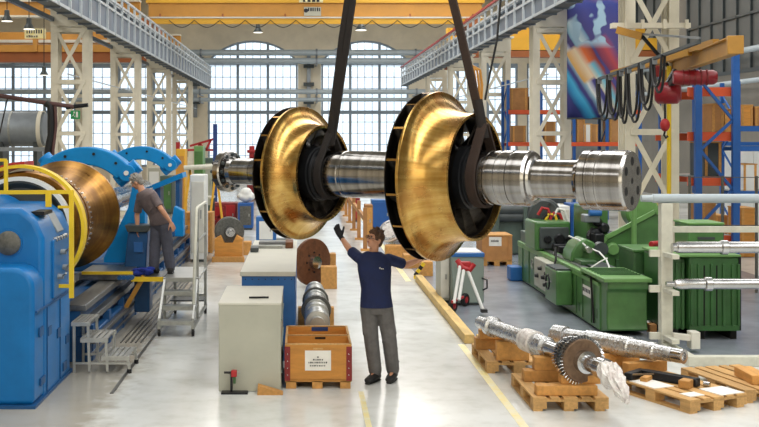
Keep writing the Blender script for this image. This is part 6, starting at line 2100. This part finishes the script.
# ------------------------------------------------------------------ white rack with long shafts
Yp = 14.7
rk = thing('shaft_rack', 'white steel rack post with arms carrying long shafts', 'rack', (X(666, Yp), Yp, 0.012))
x0, x1 = X(660, Yp), X(671.5, Yp)
XE = 7.0
MB().box(x0, x1, Yp - 0.06, Yp + 0.08, 0.012, Z(203, Yp)).build('post', MAT['rack_white'], rk, bevel=0.006)
MB().box(XE, XE + 0.15, Yp - 0.06, Yp + 0.08, 0.012, Z(203, Yp)).build('post', MAT['rack_white'], rk, bevel=0.006)
MB().box(x1, XE, Yp + 0.08, Yp + 0.14, Z(233, Yp), Z(227, Yp)).build('cross_beam', MAT['rack_white'], rk)
for py, za in ((251.5, 0), (287, 1), (334, 2)):
    z = Z(py, Yp)
    for xx in (x0, XE):
        am = MB().box(xx + 0.02, xx + 0.12, Yp - 0.42, Yp - 0.06, z - 0.06, z).build('arm', MAT['rack_white'], rk, bevel=0.004)
    MB().box(x0 - 0.14, x0, Yp - 0.02, Yp + 0.04, z - 0.07, z + 0.02).build('arm_stub', MAT['rack_white'], rk)
z = Z(333, Yp)
MB().obox((X(680, Yp), Yp - 0.2, z - 0.02), (0.34, 0.10, 0.08), (0, 0.12, 0)).build('loose_arm', MAT['off_white'], rk, bevel=0.006)
MB().box(X(684, Yp), X(693, Yp), Yp - 0.28, Yp - 0.10, z - 0.17, z + 0.06).build('end_plate', MAT['off_white'], rk, bevel=0.01)
MB().box(x0, XE + 0.15, 13.62, 13.74, 0.0, 0.13).build('base_beam', MAT['rack_white'], rk, bevel=0.008)
MB().box(x0, x1, 13.74, Yp - 0.06, 0.0, 0.11).build('base_foot', MAT['rack_white'], rk, bevel=0.008)
for py, r_, lab, pr in ((246, 0.078, 'silver stepped shaft on the upper arm of the white rack', 1), (281.5, 0.07, 'silver shaft with collar on the lower arm of the white rack', 2)):
    z = Z(251.5 if pr == 1 else 287, Yp) + r_
    y = Yp - 0.22
    pts = [(X(672, y), 0.0), (X(672, y), r_ * 0.75), (X(676, y), r_ * 0.78), (X(677, y), r_), (X(720, y), r_), (X(721, y), r_ * 1.25), (X(727, y), r_ * 1.25), (X(728, y), r_), (7.4, r_), (7.4, 0.0)]
    if pr == 2:
        pts = [(X(666, y), 0.0), (X(666, y), r_ * 0.5), (X(674, y), r_ * 0.55), (X(675, y), r_ * 0.8), (X(680, y), r_), (X(704, y), r_), (X(705, y), r_ * 1.35), (X(711, y), r_ * 1.35), (X(712, y), r_), (7.4, r_), (7.4, 0.0)]
    MB().lathe([(a, b_) for a, b_ in pts], 32, (0, y, z), (1, 0, 0)).build('steel_shaft', MAT['bright_steel'], label=lab, cat='shaft', angle=30)
z = Z(203, Yp) + 0.062
MB().lathe([(X(641, Yp), 0.0), (X(641, Yp), 0.045), (X(652, Yp), 0.05), (X(653, Yp), 0.062), (7.4, 0.062), (7.4, 0.0)], 24, (0, Yp, z), (1, 0, 0)).build('steel_pipe', MAT['pipe_grey'], label='grey pipe lying across the top of the white rack', cat='pipe')

# ------------------------------------------------------------------ crate on pallet, rollers behind, blue and white cabinets
Yx = 24.2
cx = thing('wooden_crate', 'brown wooden crate with white label on a pallet left of the grinder', 'crate', (X(497, Yx), Yx + 0.4, 0.012))
x0, x1 = X(482, Yx), X(512, Yx)
MB().box(x0, x1, Yx, Yx + 0.8, 0.15, Z(236, Yx)).build('body', MAT['box_wood'], cx, bevel=0.006)
MB().box(x0 - 0.01, x1 + 0.01, Yx - 0.01, Yx + 0.81, Z(236, Yx), Z(235, Yx)).build('lid', MAT['timber'], cx)
for xx in (x0, x1 - 0.09):
    MB().box(xx, xx + 0.09, Yx - 0.02, Yx, 0.15, Z(236, Yx)).build('batten', MAT['box_wood'], cx)
MB().box(x0, x1, Yx, Yx + 0.8, 0.11, 0.15).build('deck', MAT['timber'], cx)
for xx in (x0, (x0 + x1) / 2 - 0.06, x1 - 0.12):
    MB().box(xx, xx + 0.12, Yx, Yx + 0.8, 0.012, 0.11).build('runner', MAT['timber'], cx)
lb = MB().box(X(489, Yx), X(501.5, Yx), Yx - 0.005, Yx, Z(246, Yx), Z(237, Yx)).build('label_sheet', MAT['paper'], cx)
letters(lb, X(491, Yx), Z(242, Yx), 0.18, 0.05, 6, Yx - 0.006, MAT['ink'])
Yv = 26.5
rl = thing('roller_bench', 'dark grey-green roller machine behind the labelled crate', 'machine', (X(508, Yv), Yv + 0.6, 0.012))
MB().box(X(496, Yv), X(523, Yv), Yv, Yv + 1.2, 0.02, Z(214, Yv)).build('frame', MAT['green_grey'], rl, bevel=0.03)
for k, py in enumerate((210, 217)):
    MB().cyl((X(498, Yv), Yv - 0.05, Z(py, Yv)), (X(524, Yv), Yv - 0.05, Z(py, Yv)), 0.12, n=20).build('roller', MAT['dark_machine'], rl)
MB().box(X(494, Yv), X(498, Yv), Yv - 0.2, Yv + 1.2, 0.02, Z(205, Yv)).build('side_frame', MAT['green_grey'], rl, bevel=0.02)
MB().box(X(522, Yv), X(526, Yv), Yv - 0.2, Yv + 1.2, 0.02, Z(205, Yv)).build('side_frame', MAT['green_grey'], rl, bevel=0.02)
cabinet('switch_cabinet', 'white switch cabinet behind the grinder hoses', 'cabinet', 558, 570, 262, 206, 0.6, MAT['white_panel'], MAT['off_white'], 0.07)
cabinet('switch_cabinet', 'blue cabinet between the white cabinet and the tall green machine', 'cabinet', 571, 591, 261, 204, 0.7, MAT['rack_blue'], MAT['bench_blue'], 0.07)
o = thing('stacked_sheets', 'dark louvred panel behind the hanging shaft neck', 'panel', (X(548, 27), 27, 0))
for k in range(10):
    MB().box(X(528, 27), X(566, 27), 27, 27.08, 0.1 + 0.19 * k, 0.24 + 0.19 * k).build('slat', MAT['dark_machine'], o)
for px in (528, 565):
    MB().box(X(px, 27), X(px + 1.5, 27), 27.08, 27.2, 0.0, 2.0).build('upright', MAT['disc_grey'], o)

# ------------------------------------------------------------------ jib crane on the nearest right column
jc = thing('jib_crane', 'ochre jib crane arm reaching forward from the nearest right column', 'jib crane', (7.6, 22.4, 3.8))
A, B = P(668, 70, 22.4), P(735, 45, 15.4)
dj = (B - A).normalized()
sj = dj.cross(Vector((0, 0, 1))).normalized()
uj = sj.cross(dj)
MB().bar(A + uj * 0.12, B + uj * 0.12, 0.15, 0.02).build('top_flange', MAT['jib_ochre'], jc)
MB().bar(A - uj * 0.12, B - uj * 0.12, 0.15, 0.02).build('bottom_flange', MAT['jib_ochre'], jc)
MB().bar(A, B, 0.02, 0.24).build('web', MAT['jib_ochre'], jc)
MB().obox(B, (0.22, 0.12, 0.26), (0, 0, math.atan2(dj.y, dj.x) + PI / 2)).build('end_stop', MAT['jib_ochre'], jc, bevel=0.008)
MB().bar(P(617, 30, 21.2), P(642, 36.5, 21.0), 0.16, 0.14).build('wall_bracket', MAT['jib_ochre'], jc)
MB().bar(P(642, 36, 21.0), P(668, 66, 21.4), 0.05).build('tie_rod', MAT['black_steel'], jc)
MB().bar(P(640, 34, 21.1), P(700, 38, 18.6), 0.04).build('tie_rod', MAT['grey_steel'], jc)
MB().bar(P(612, 74, 21.4), P(690, 52, 18.6), 0.08, 0.12).build('brace', MAT['jib_ochre'], jc)
MB().bar(P(650, 62, 21.0), P(716, 42, 17.4), 0.10, 0.10).build('brace', MAT['jib_ochre'], jc)
MB().bar(A + Vector((0, 0, -0.2)), Vector((7.3, 21.6, 4.1)), 0.2, 0.3).build('pivot', MAT['jib_ochre'], jc)
R0, R1 = P(599, 79, 22.0), P(699, 42, 16.4)
MB().bar(R0, R1, 0.06, 0.05).build('festoon_rail', MAT['dark_machine'], jc)
for (px, py) in ((628, 68), (662, 56)):
    MB().bar(P(px, py, 20), P(px + 14, py - 1, 20.3), 0.05).build('rail_bracket', MAT['jib_ochre'], jc)
marks = [0.0, 0.14, 0.27, 0.36, 0.50, 0.62, 0.72]
fc = thing('festoon_cable', 'black festoon cable loops hanging from the jib crane rail', 'cable', R0.lerp(R1, 0.3) - Vector((0, 0, 1)))
for k in range(len(marks) - 1):
    a, b_ = R0.lerp(R1, marks[k]), R0.lerp(R1, marks[k + 1])
    dep = (0.86, 0.9, 1.0, 1.02, 0.85, 0.6)[k]
    for j in range(2):
        pts = []
        for i in range(17):
            t = i / 16
            q = a.lerp(b_, 0.5 + (t - 0.5) * (1.0 + 0.25 * math.sin(PI * t)))
            pts.append(q - Vector((0.05 * j, 0, (dep - 0.1 * j) * (1 - abs(2 * t - 1) ** 2.6))))
        MB().tube(pts, 0.023, 7).build('loop', MAT['black_rubber'], fc)
    MB().obox(a - Vector((0, 0, 0.05)), (0.08, 0.12, 0.10)).build('trolley', MAT['grey_steel'], fc)
Yh2 = 19.6
material('hoist_red', (150, 24, 38), 0.35, var=0.1, scale=5)
hs = thing('chain_hoist', 'red electric chain hoist hanging below the jib beam', 'hoist', P(668, 100, Yh2))
MB().lathe([(-0.22, 0.0), (-0.22, 0.15), (-0.17, 0.20), (0.16, 0.20), (0.22, 0.14), (0.22, 0.0)], 28, P(668, 93, Yh2), (0.9, -0.43, 0)).build('body', MAT['hoist_red'], hs, angle=50)
MB().lathe([(-0.35, 0.0), (-0.35, 0.11), (-0.30, 0.13), (0.32, 0.13), (0.38, 0.10), (0.38, 0.0)], 24, P(694, 77.5, Yh2 - 0.6), (1, -0.2, 0.0)).build('motor', MAT['hoist_red'], hs, angle=50)
for k in range(5):
    MB().lathe([(-0.2 + 0.1 * k, 0.13), (-0.2 + 0.1 * k, 0.145), (-0.18 + 0.1 * k, 0.145), (-0.18 + 0.1 * k, 0.13)], 24, P(694, 77.5, Yh2 - 0.6), (1, -0.2, 0), closed=True).build('cooling_fin', MAT['dark_red'], hs)
MB().box(X(652, Yh2), X(661, Yh2), Yh2 - 0.1, Yh2 + 0.1, Z(77, Yh2), Z(66, Yh2)).build('gear_box', MAT['dark_red'], hs, bevel=0.02)
MB().bar(P(668, 84, Yh2), P(676, 70, Yh2), 0.10, 0.10).build('suspension', MAT['dark_machine'], hs)
MB().bar(P(676, 78, Yh2 - 0.4), P(668, 88, Yh2), 0.08, 0.08).build('link', MAT['dark_machine'], hs)
MB().tube([P(665, 104, Yh2), P(665, 120, Yh2)], 0.02, 6).build('chain', MAT['black_steel'], hs)
hb = MB().ell(P(665, 125, Yh2), (0.09, 0.08, 0.12)).build('hook_block', MAT['red_paint'], hs)
MB().tube([P(665, 131, Yh2), P(664, 135, Yh2), P(666, 138, Yh2), P(668, 136, Yh2)], 0.02, 8).build('hook', MAT['black_steel'], hb)
yp_ = thing('guard_pole', 'thin yellow pole standing before the nearest right column', 'pole', (X(669, 20.6), 20.6, 0.012))
MB().cyl((X(669, 20.6), 20.6, 0.03), (X(669, 20.6), 20.6, Z(66, 20.6)), 0.042, n=12).build('pole', MAT['guard_yellow'], yp_)
MB().box(X(669, 20.6) - 0.12, X(669, 20.6) + 0.12, 20.48, 20.72, 0.012, 0.03).build('foot', MAT['guard_yellow'], yp_)
bl = thing('column_guard', 'yellow impact guard round the foot of the nearest right column', 'column guard', (7.0, 21.2, 0.012))
MB().box(X(638, 21.0), X(664, 21.0), 21.0, 21.45, 0.012, Z(196, 21.0)).build('block', MAT['pale_yellow'], bl, bevel=0.02)
MB().box(X(647, 21), X(651, 21), 20.98, 21.0, Z(206, 21), Z(198, 21)).build('sign', MAT['crane_orange'], bl)
o = thing('cable_tray', 'cream cross beam bolted to the nearest right column', 'beam', P(650, 26, 21.4))
MB().box(X(612, 21.4), X(690, 21.4), 21.35, 21.55, Z(28, 21.4), Z(23, 21.4)).build('beam', MAT['cream_paint'], o)
for px in (624, 640, 662, 684):
    MB().box(X(px, 21.4), X(px + 3, 21.4), 21.3, 21.35, Z(29, 21.4), Z(20, 21.4)).build('clip', MAT['cream_paint'], o)

# ------------------------------------------------------------------ banner
Yn = 29.6
bnr = thing('banner', 'large printed banner with blue and orange machine parts artwork', 'banner', (X(567, Yn), Yn, Z(118, Yn)))
m = MB()
x0, x1, z0, z1 = X(567, Yn), X(633, Yn), Z(118.5, Yn), Z(-16, Yn)
NX, NZ = 20, 6
vs, fs = [], []
for j in range(NZ + 1):
    for i in range(NX + 1):
        u = i / NX
        vs.append((x0 + (x1 - x0) * u, Yn + 0.03 * math.sin(u * 15) * (1 - j / NZ * 0.6), z0 + (z1 - z0) * j / NZ))
for j in range(NZ):
    for i in range(NX):
        a = j * (NX + 1) + i
        fs.append((a, a + 1, a + NX + 2, a + NX + 1))
cl = m.add(vs, fs).build('cloth', MAT['banner'], bnr)
so = cl.modifiers.new('solid', 'SOLIDIFY')
so.thickness = 0.006
MB().cyl((x0 - 0.1, Yn, z1), (x1 + 0.1, Yn, z1), 0.04, n=12).build('top_bar', MAT['galvanised'], bnr)
MB().cyl((x0, Yn, z0), (x1, Yn, z0), 0.025, n=12).build('bottom_bar', MAT['dark_machine'], bnr)

# ------------------------------------------------------------------ pallet racks with boxes
def rack(lab, x0, x1, y, dep, nb, zs, top, grp, beam='rack_orange'):
    o = thing('pallet_rack', lab, 'rack', ((x0 + x1) / 2, y, 0), group=grp)
    for i in range(nb + 1):
        x = x0 + (x1 - x0) * i / nb
        for yy in (y, y + dep):
            MB().box(x - 0.05, x + 0.05, yy - 0.05, yy + 0.05, 0, top).build('upright', MAT['rack_blue'], o)
        z = 0.3
        k = 0
        while z < top - 0.8:
            a, b_ = (y, y + dep) if k % 2 == 0 else (y + dep, y)
            MB().bar((x, a, z), (x, b_, z + 0.75), 0.04).build('brace', MAT['rack_blue'], o)
            z += 0.75
            k += 1
    for z in zs:
        for yy in (y - 0.06, y + dep + 0.06):
            MB().box(x0, x1, yy - 0.025, yy + 0.025, z - 0.14, z).build('shelf_beam', MAT[beam], o)
        MB().box(x0, x1, y, y + dep, z - 0.03, z).build('shelf_deck', MAT['galvanised'], o)
    return o


def carton(px0, px1, Y, z0, h, dep, lab, mat='cardboard', grp='boxes on the pallet racks', name='carton', cat='box'):
    x0, x1 = (X(px0, Y), X(px1, Y))
    o = thing(name, lab, cat, ((x0 + x1) / 2, Y + dep / 2, z0), group=grp)
    MB().box(x0, x1, Y, Y + dep, z0 + 0.002, z0 + h).build('body', MAT[mat], o, bevel=0.01)
    MB().box(x0 - 0.01, x1 + 0.01, Y - 0.01, Y + dep + 0.01, z0 + h, z0 + h + 0.03).build('lid', MAT['timber'], o)
    w = (x1 - x0)
    for t in (0.12, 0.88):
        MB().box(x0 + w * t - 0.03, x0 + w * t + 0.03, Y - 0.012, Y, z0 + 0.005, z0 + h).build('strap', MAT['timber'], o)
    return o


YR = 38.0
rack('blue and orange pallet rack behind the second right column', X(508, YR), X(640, YR), YR, 1.0, 4, (1.1, 2.72, 3.85), 4.9, 'pallet racks in the right bay')
k = 0
for (a, b_, z, h, q) in ((510, 528, 3.85, 0.75, 'first from the left, long brown box on the top shelf'), (530, 539, 3.85, 0.45, 'box on the top shelf between the lattice bars'),
                         (512, 526, 2.72, 0.55, 'brown box on the middle shelf nearest the brown sling'), (577, 585, 2.72, 0.8, 'brown box on the middle shelf left under the banner'),
                         (588, 598, 2.72, 0.6, 'brown box on the middle shelf under the banner centre'), (609, 622, 2.72, 0.85, 'large brown box on the middle shelf under the cable loops'),
                         (625, 635, 2.72, 0.5, 'small brown box on the middle shelf left of the yellow pole'), (576, 596, 1.1, 0.7, 'long box on the low shelf above the hanging shaft end'),
                         (512, 524, 1.1, 0.8, 'box on the low shelf above the hanging shaft'), (544, 556, 2.72, 0.7, 'box on the middle shelf behind the second right column')):
    carton(a, b_, YR + 0.1, z, h, 0.8, q, 'cardboard' if k % 3 else 'box_wood')
    k += 1
o = carton(584, 592, YR + 0.02, 2.72, 0.62, 0.05, 'pale blue board with a white mark leaning on the rack shelf', 'white_panel', name='notice_board', cat='board')

YS = 24.0
sr_ = thing('pallet_rack', 'tall blue rack frame with orange beams right of the jib hoist', 'rack', (X(716, YS), YS, 0.012), group='pallet racks in the right bay')
ux = (X(698, YS), X(735.5, YS))
for i, x in enumerate(ux):
    MB().box(x - 0.075, x + 0.075, YS - 0.06, YS + 0.06, 0.012, (Z(70, YS), Z(46, YS))[i]).build('upright', MAT['rack_blue'], sr_, bevel=0.006)
    MB().box(x - 0.06, x + 0.06, YS + 2.4, YS + 2.5, 0.012, 4.5).build('upright', MAT['rack_blue'], sr_)
for (a, b_) in (((700, 80), (733, 120)), ((733, 120), (700, 150)), ((700, 150), (733, 190)), ((733, 190), (700, 225)), ((700, 225), (733, 262))):
    MB().bar(P(a[0], a[1], YS), P(b_[0], b_[1], YS), 0.06).build('brace', MAT['rack_blue'], sr_)
for py in (91, 136, 181, 240):
    for yy in (YS + 0.12, YS + 2.3):
        MB().box(X(690, YS), ux[1], yy, yy + 0.06, Z(py + 5, YS), Z(py - 4, YS)).build('shelf_beam', MAT['rack_orange'], sr_)
    MB().box(ux[0], ux[1], YS + 0.15, YS + 2.3, Z(py - 3, YS), Z(py - 4, YS)).build('shelf_deck', MAT['galvanised'], sr_)
for i, (a, b_, py, h, q) in enumerate(((712, 724, 132, 0.62, 'wooden box on the second beam level of the tall blue rack'), (725, 733, 132, 0.5, 'narrow wooden box beside the right upright of the tall blue rack'),
                                       (704, 722, 177, 0.75, 'dark parts box in the middle of the tall blue rack'), (702, 716, 236, 0.85, 'wide wooden box low in the tall blue rack'))):
    carton(a, b_, YS + 0.5, Z(py, YS) + 0.002, h, 0.9, q, ('box_wood', 'crate_wood', 'dark_machine', 'box_wood')[i])
Y4 = 29.0
rack('pallet rack at the right edge with wooden boxes on top', X(738, Y4), X(800, Y4), Y4, 1.1, 1, (Z(191, Y4), Z(146, Y4), Z(126, Y4)), 4.4, 'pallet racks in the right bay', 'rack_blue')
for i, (a, b_, py, h, q) in enumerate(((741, 753, 126, 0.55, 'wooden box at the upper right on the edge rack'), (755, 768, 126, 0.5, 'wooden box cut by the right edge on the edge rack'),
                                       (743, 757, 191, 0.7, 'white sheeted box on the edge rack'))):
    carton(a, b_, Y4 + 0.15, Z(py, Y4), h, 0.8, q, ('crate_wood', 'box_wood', 'white_panel')[i])
Y5 = 26.0
carton(741, 757, Y5, 0.012, 1.15, 0.8, 'stacked wooden box on the floor at the right edge', 'crate_wood')
carton(715, 728, Y5 + 1.0, 0.012, 0.9, 0.8, 'wooden box on the floor behind the tall blue rack', 'box_wood')
o = thing('white_partition', 'white partition panel behind the right rack', 'partition', (X(745, 33), 33, 0))
for k in range(3):
    MB().box(X(722 + 16 * k, 33), X(737.4 + 16 * k, 33), 33, 33.06, 0, Z(146, 33)).build('panel', MAT['white_panel'], o)
MB().box(X(722, 33), X(770, 33), 32.97, 33.09, Z(146, 33), Z(142, 33)).build('rail', MAT['rack_blue'], o)
o = thing('mesh_fence', 'grey post and wire fence behind the white rack', 'fence', (X(722, 20), 20, 0.012))
for px in (689, 722, 756):
    MB().box(X(px, 20), X(px + 2, 20), 20, 20.05, 0.012, Z(176, 20)).build('post', MAT['disc_grey'], o)
for py in (177, 200, 225, 250):
    MB().box(X(689, 20), X(790, 20), 20.01, 20.03, Z(py + 0.8, 20), Z(py, 20)).build('wire', MAT['disc_grey'], o)
# pale pipes along the right bay wall
for py, r_, lab in ((45, 0.12, 'upper pale pipe running along the right wall'), (78, 0.10, 'lower pale pipe running along the right wall')):
    z = Z(py, 40)
    MB().cyl((17.4, 14, z), (17.4, 70, z), r_, n=14).build('wall_pipe', MAT['pipe_grey'], label=lab, cat='pipe')

# ------------------------------------------------------------------ clutter of the middle distance
def workbench(lab, px0, px1, pyb, pyt, dep, top, leg):
    Y = FY(pyb)
    x0, x1, zt = X(px0, Y), X(px1, Y), Z(pyt, Y)
    o = thing('work_table', lab, 'table', ((x0 + x1) / 2, Y + dep / 2, 0))
    MB().box(x0, x1, Y, Y + dep, zt - 0.06, zt).build('table_top', top, o, bevel=0.006)
    for x in (x0 + 0.04, x1 - 0.04):
        for y in (Y + 0.04, Y + dep - 0.04):
            MB().box(x - 0.03, x + 0.03, y - 0.03, y + 0.03, 0, zt - 0.06).build('leg', leg, o)
    MB().box(x0 + 0.04, x1 - 0.04, Y + 0.06, Y + dep - 0.06, 0.25, 0.28).build('lower_shelf', leg, o)
    return o


workbench('grey work table left of the red cabinet', 196, 213, 236, 197, 0.8, MAT['cabinet_grey'], MAT['dark_machine'])
workbench('long grey work table under the left arched window', 262, 300, 205, 186, 1.2, MAT['cabinet_grey'], MAT['rack_blue'])
workbench('blue legged table beyond the hanging shaft', 308, 333, 207, 188, 1.2, MAT['cabinet_grey'], MAT['rack_blue'])
o = thing('pipe_rack', 'white pipe on two trestles left of the far coupling flange', 'pipe', (X(200, 30), 30, 0))
MB().cyl(P(184, 168, 30), P(222, 166, 30), 0.07, n=14).build('pipe', MAT['rack_white'], o)
for px in (190, 216):
    for dx in (-0.25, 0.25):
        MB().bar((X(px, 30), 30, Z(170, 30)), (X(px, 30) + dx, 30, 0), 0.06).build('trestle_leg', MAT['crane_yellow'], o)
o = thing('tube_barrier', 'red tubular frame before the red tool cabinet', 'frame', (X(218, 33.6), 33.6, 0))
for a, b_ in (((213, 206), (213, 228)), ((225, 206), (225, 228)), ((213, 206), (225, 206)), ((214, 226), (224, 208)), ((213, 217), (225, 217))):
    MB().bar(P(a[0], a[1], 33.6), P(b_[0], b_[1], 33.6), 0.07).build('tube', MAT['dark_red'], o)
for px in (213, 225):
    MB().box(X(px, 33.6) - 0.08, X(px, 33.6) + 0.08, 33.4, 33.8, 0, 0.3).build('foot', MAT['dark_red'], o)
for i, (px0, px1, pyb, pyt, mt, fr, lab) in enumerate((
        (258, 270, 200, 176, 'machine_green', 'green_light', 'green machine block under the left arched window'),
        (272, 284, 199, 172, 'bench_blue', 'rack_blue', 'blue machine block under the left arched window'),
        (286, 296, 201, 178, 'dark_machine', 'cabinet_grey', 'dark machine block under the left arched window'),
        (312, 326, 199, 170, 'cabinet_grey', 'white_panel', 'pale machine cabinet under the right arched window'),
        (330, 342, 201, 176, 'bench_blue', 'rack_blue', 'blue machine block under the right arched window'),
        (344, 352, 203, 174, 'dark_red', 'red_paint', 'red machine block at the far end of the aisle'),
        (393, 404, 216, 190, 'cabinet_grey', 'white_panel', 'pale cabinet seen below the right impeller'),
        (506, 520, 224, 196, 'bench_blue', 'rack_blue', 'blue cabinet behind the dark roller machine'),
        (148, 160, 205, 168, 'cabinet_grey', 'white_panel', 'pale cabinet seen through the far steady rest'),
        (160, 172, 214, 176, 'green_grey', 'machine_green', 'green cabinet seen right of the leaning man'))):
    cabinet('machine_block', lab, 'machine', px0, px1, pyb, pyt, 1.1, MAT[mt], MAT[fr], 0.10)
for i, (px, pyb, lab) in enumerate(((404, 232, 'blue oil drum right of the blue aisle cabinet'), (412, 236, 'blue oil drum nearest the right impeller'))):
    Y = FY(pyb)
    o = thing('oil_drum', lab, 'drum', (X(px, Y), Y, 0), group='oil drums beside the aisle')
    pr = [(0.0, 0.0), (0.0, 0.29), (0.28, 0.29), (0.30, 0.30), (0.32, 0.29), (0.58, 0.29), (0.60, 0.30), (0.62, 0.29), (0.88, 0.29), (0.89, 0.27), (0.86, 0.26), (0.86, 0.0)]
    MB().lathe(pr, 28, (X(px, Y), Y, 0), (0, 0, 1)).build('barrel', MAT['bench_blue'], o, angle=30)
    MB().cyl((X(px, Y) + 0.15, Y, 0.86), (X(px, Y) + 0.15, Y, 0.885), 0.035, n=10).build('bung', MAT['galvanised'], o)
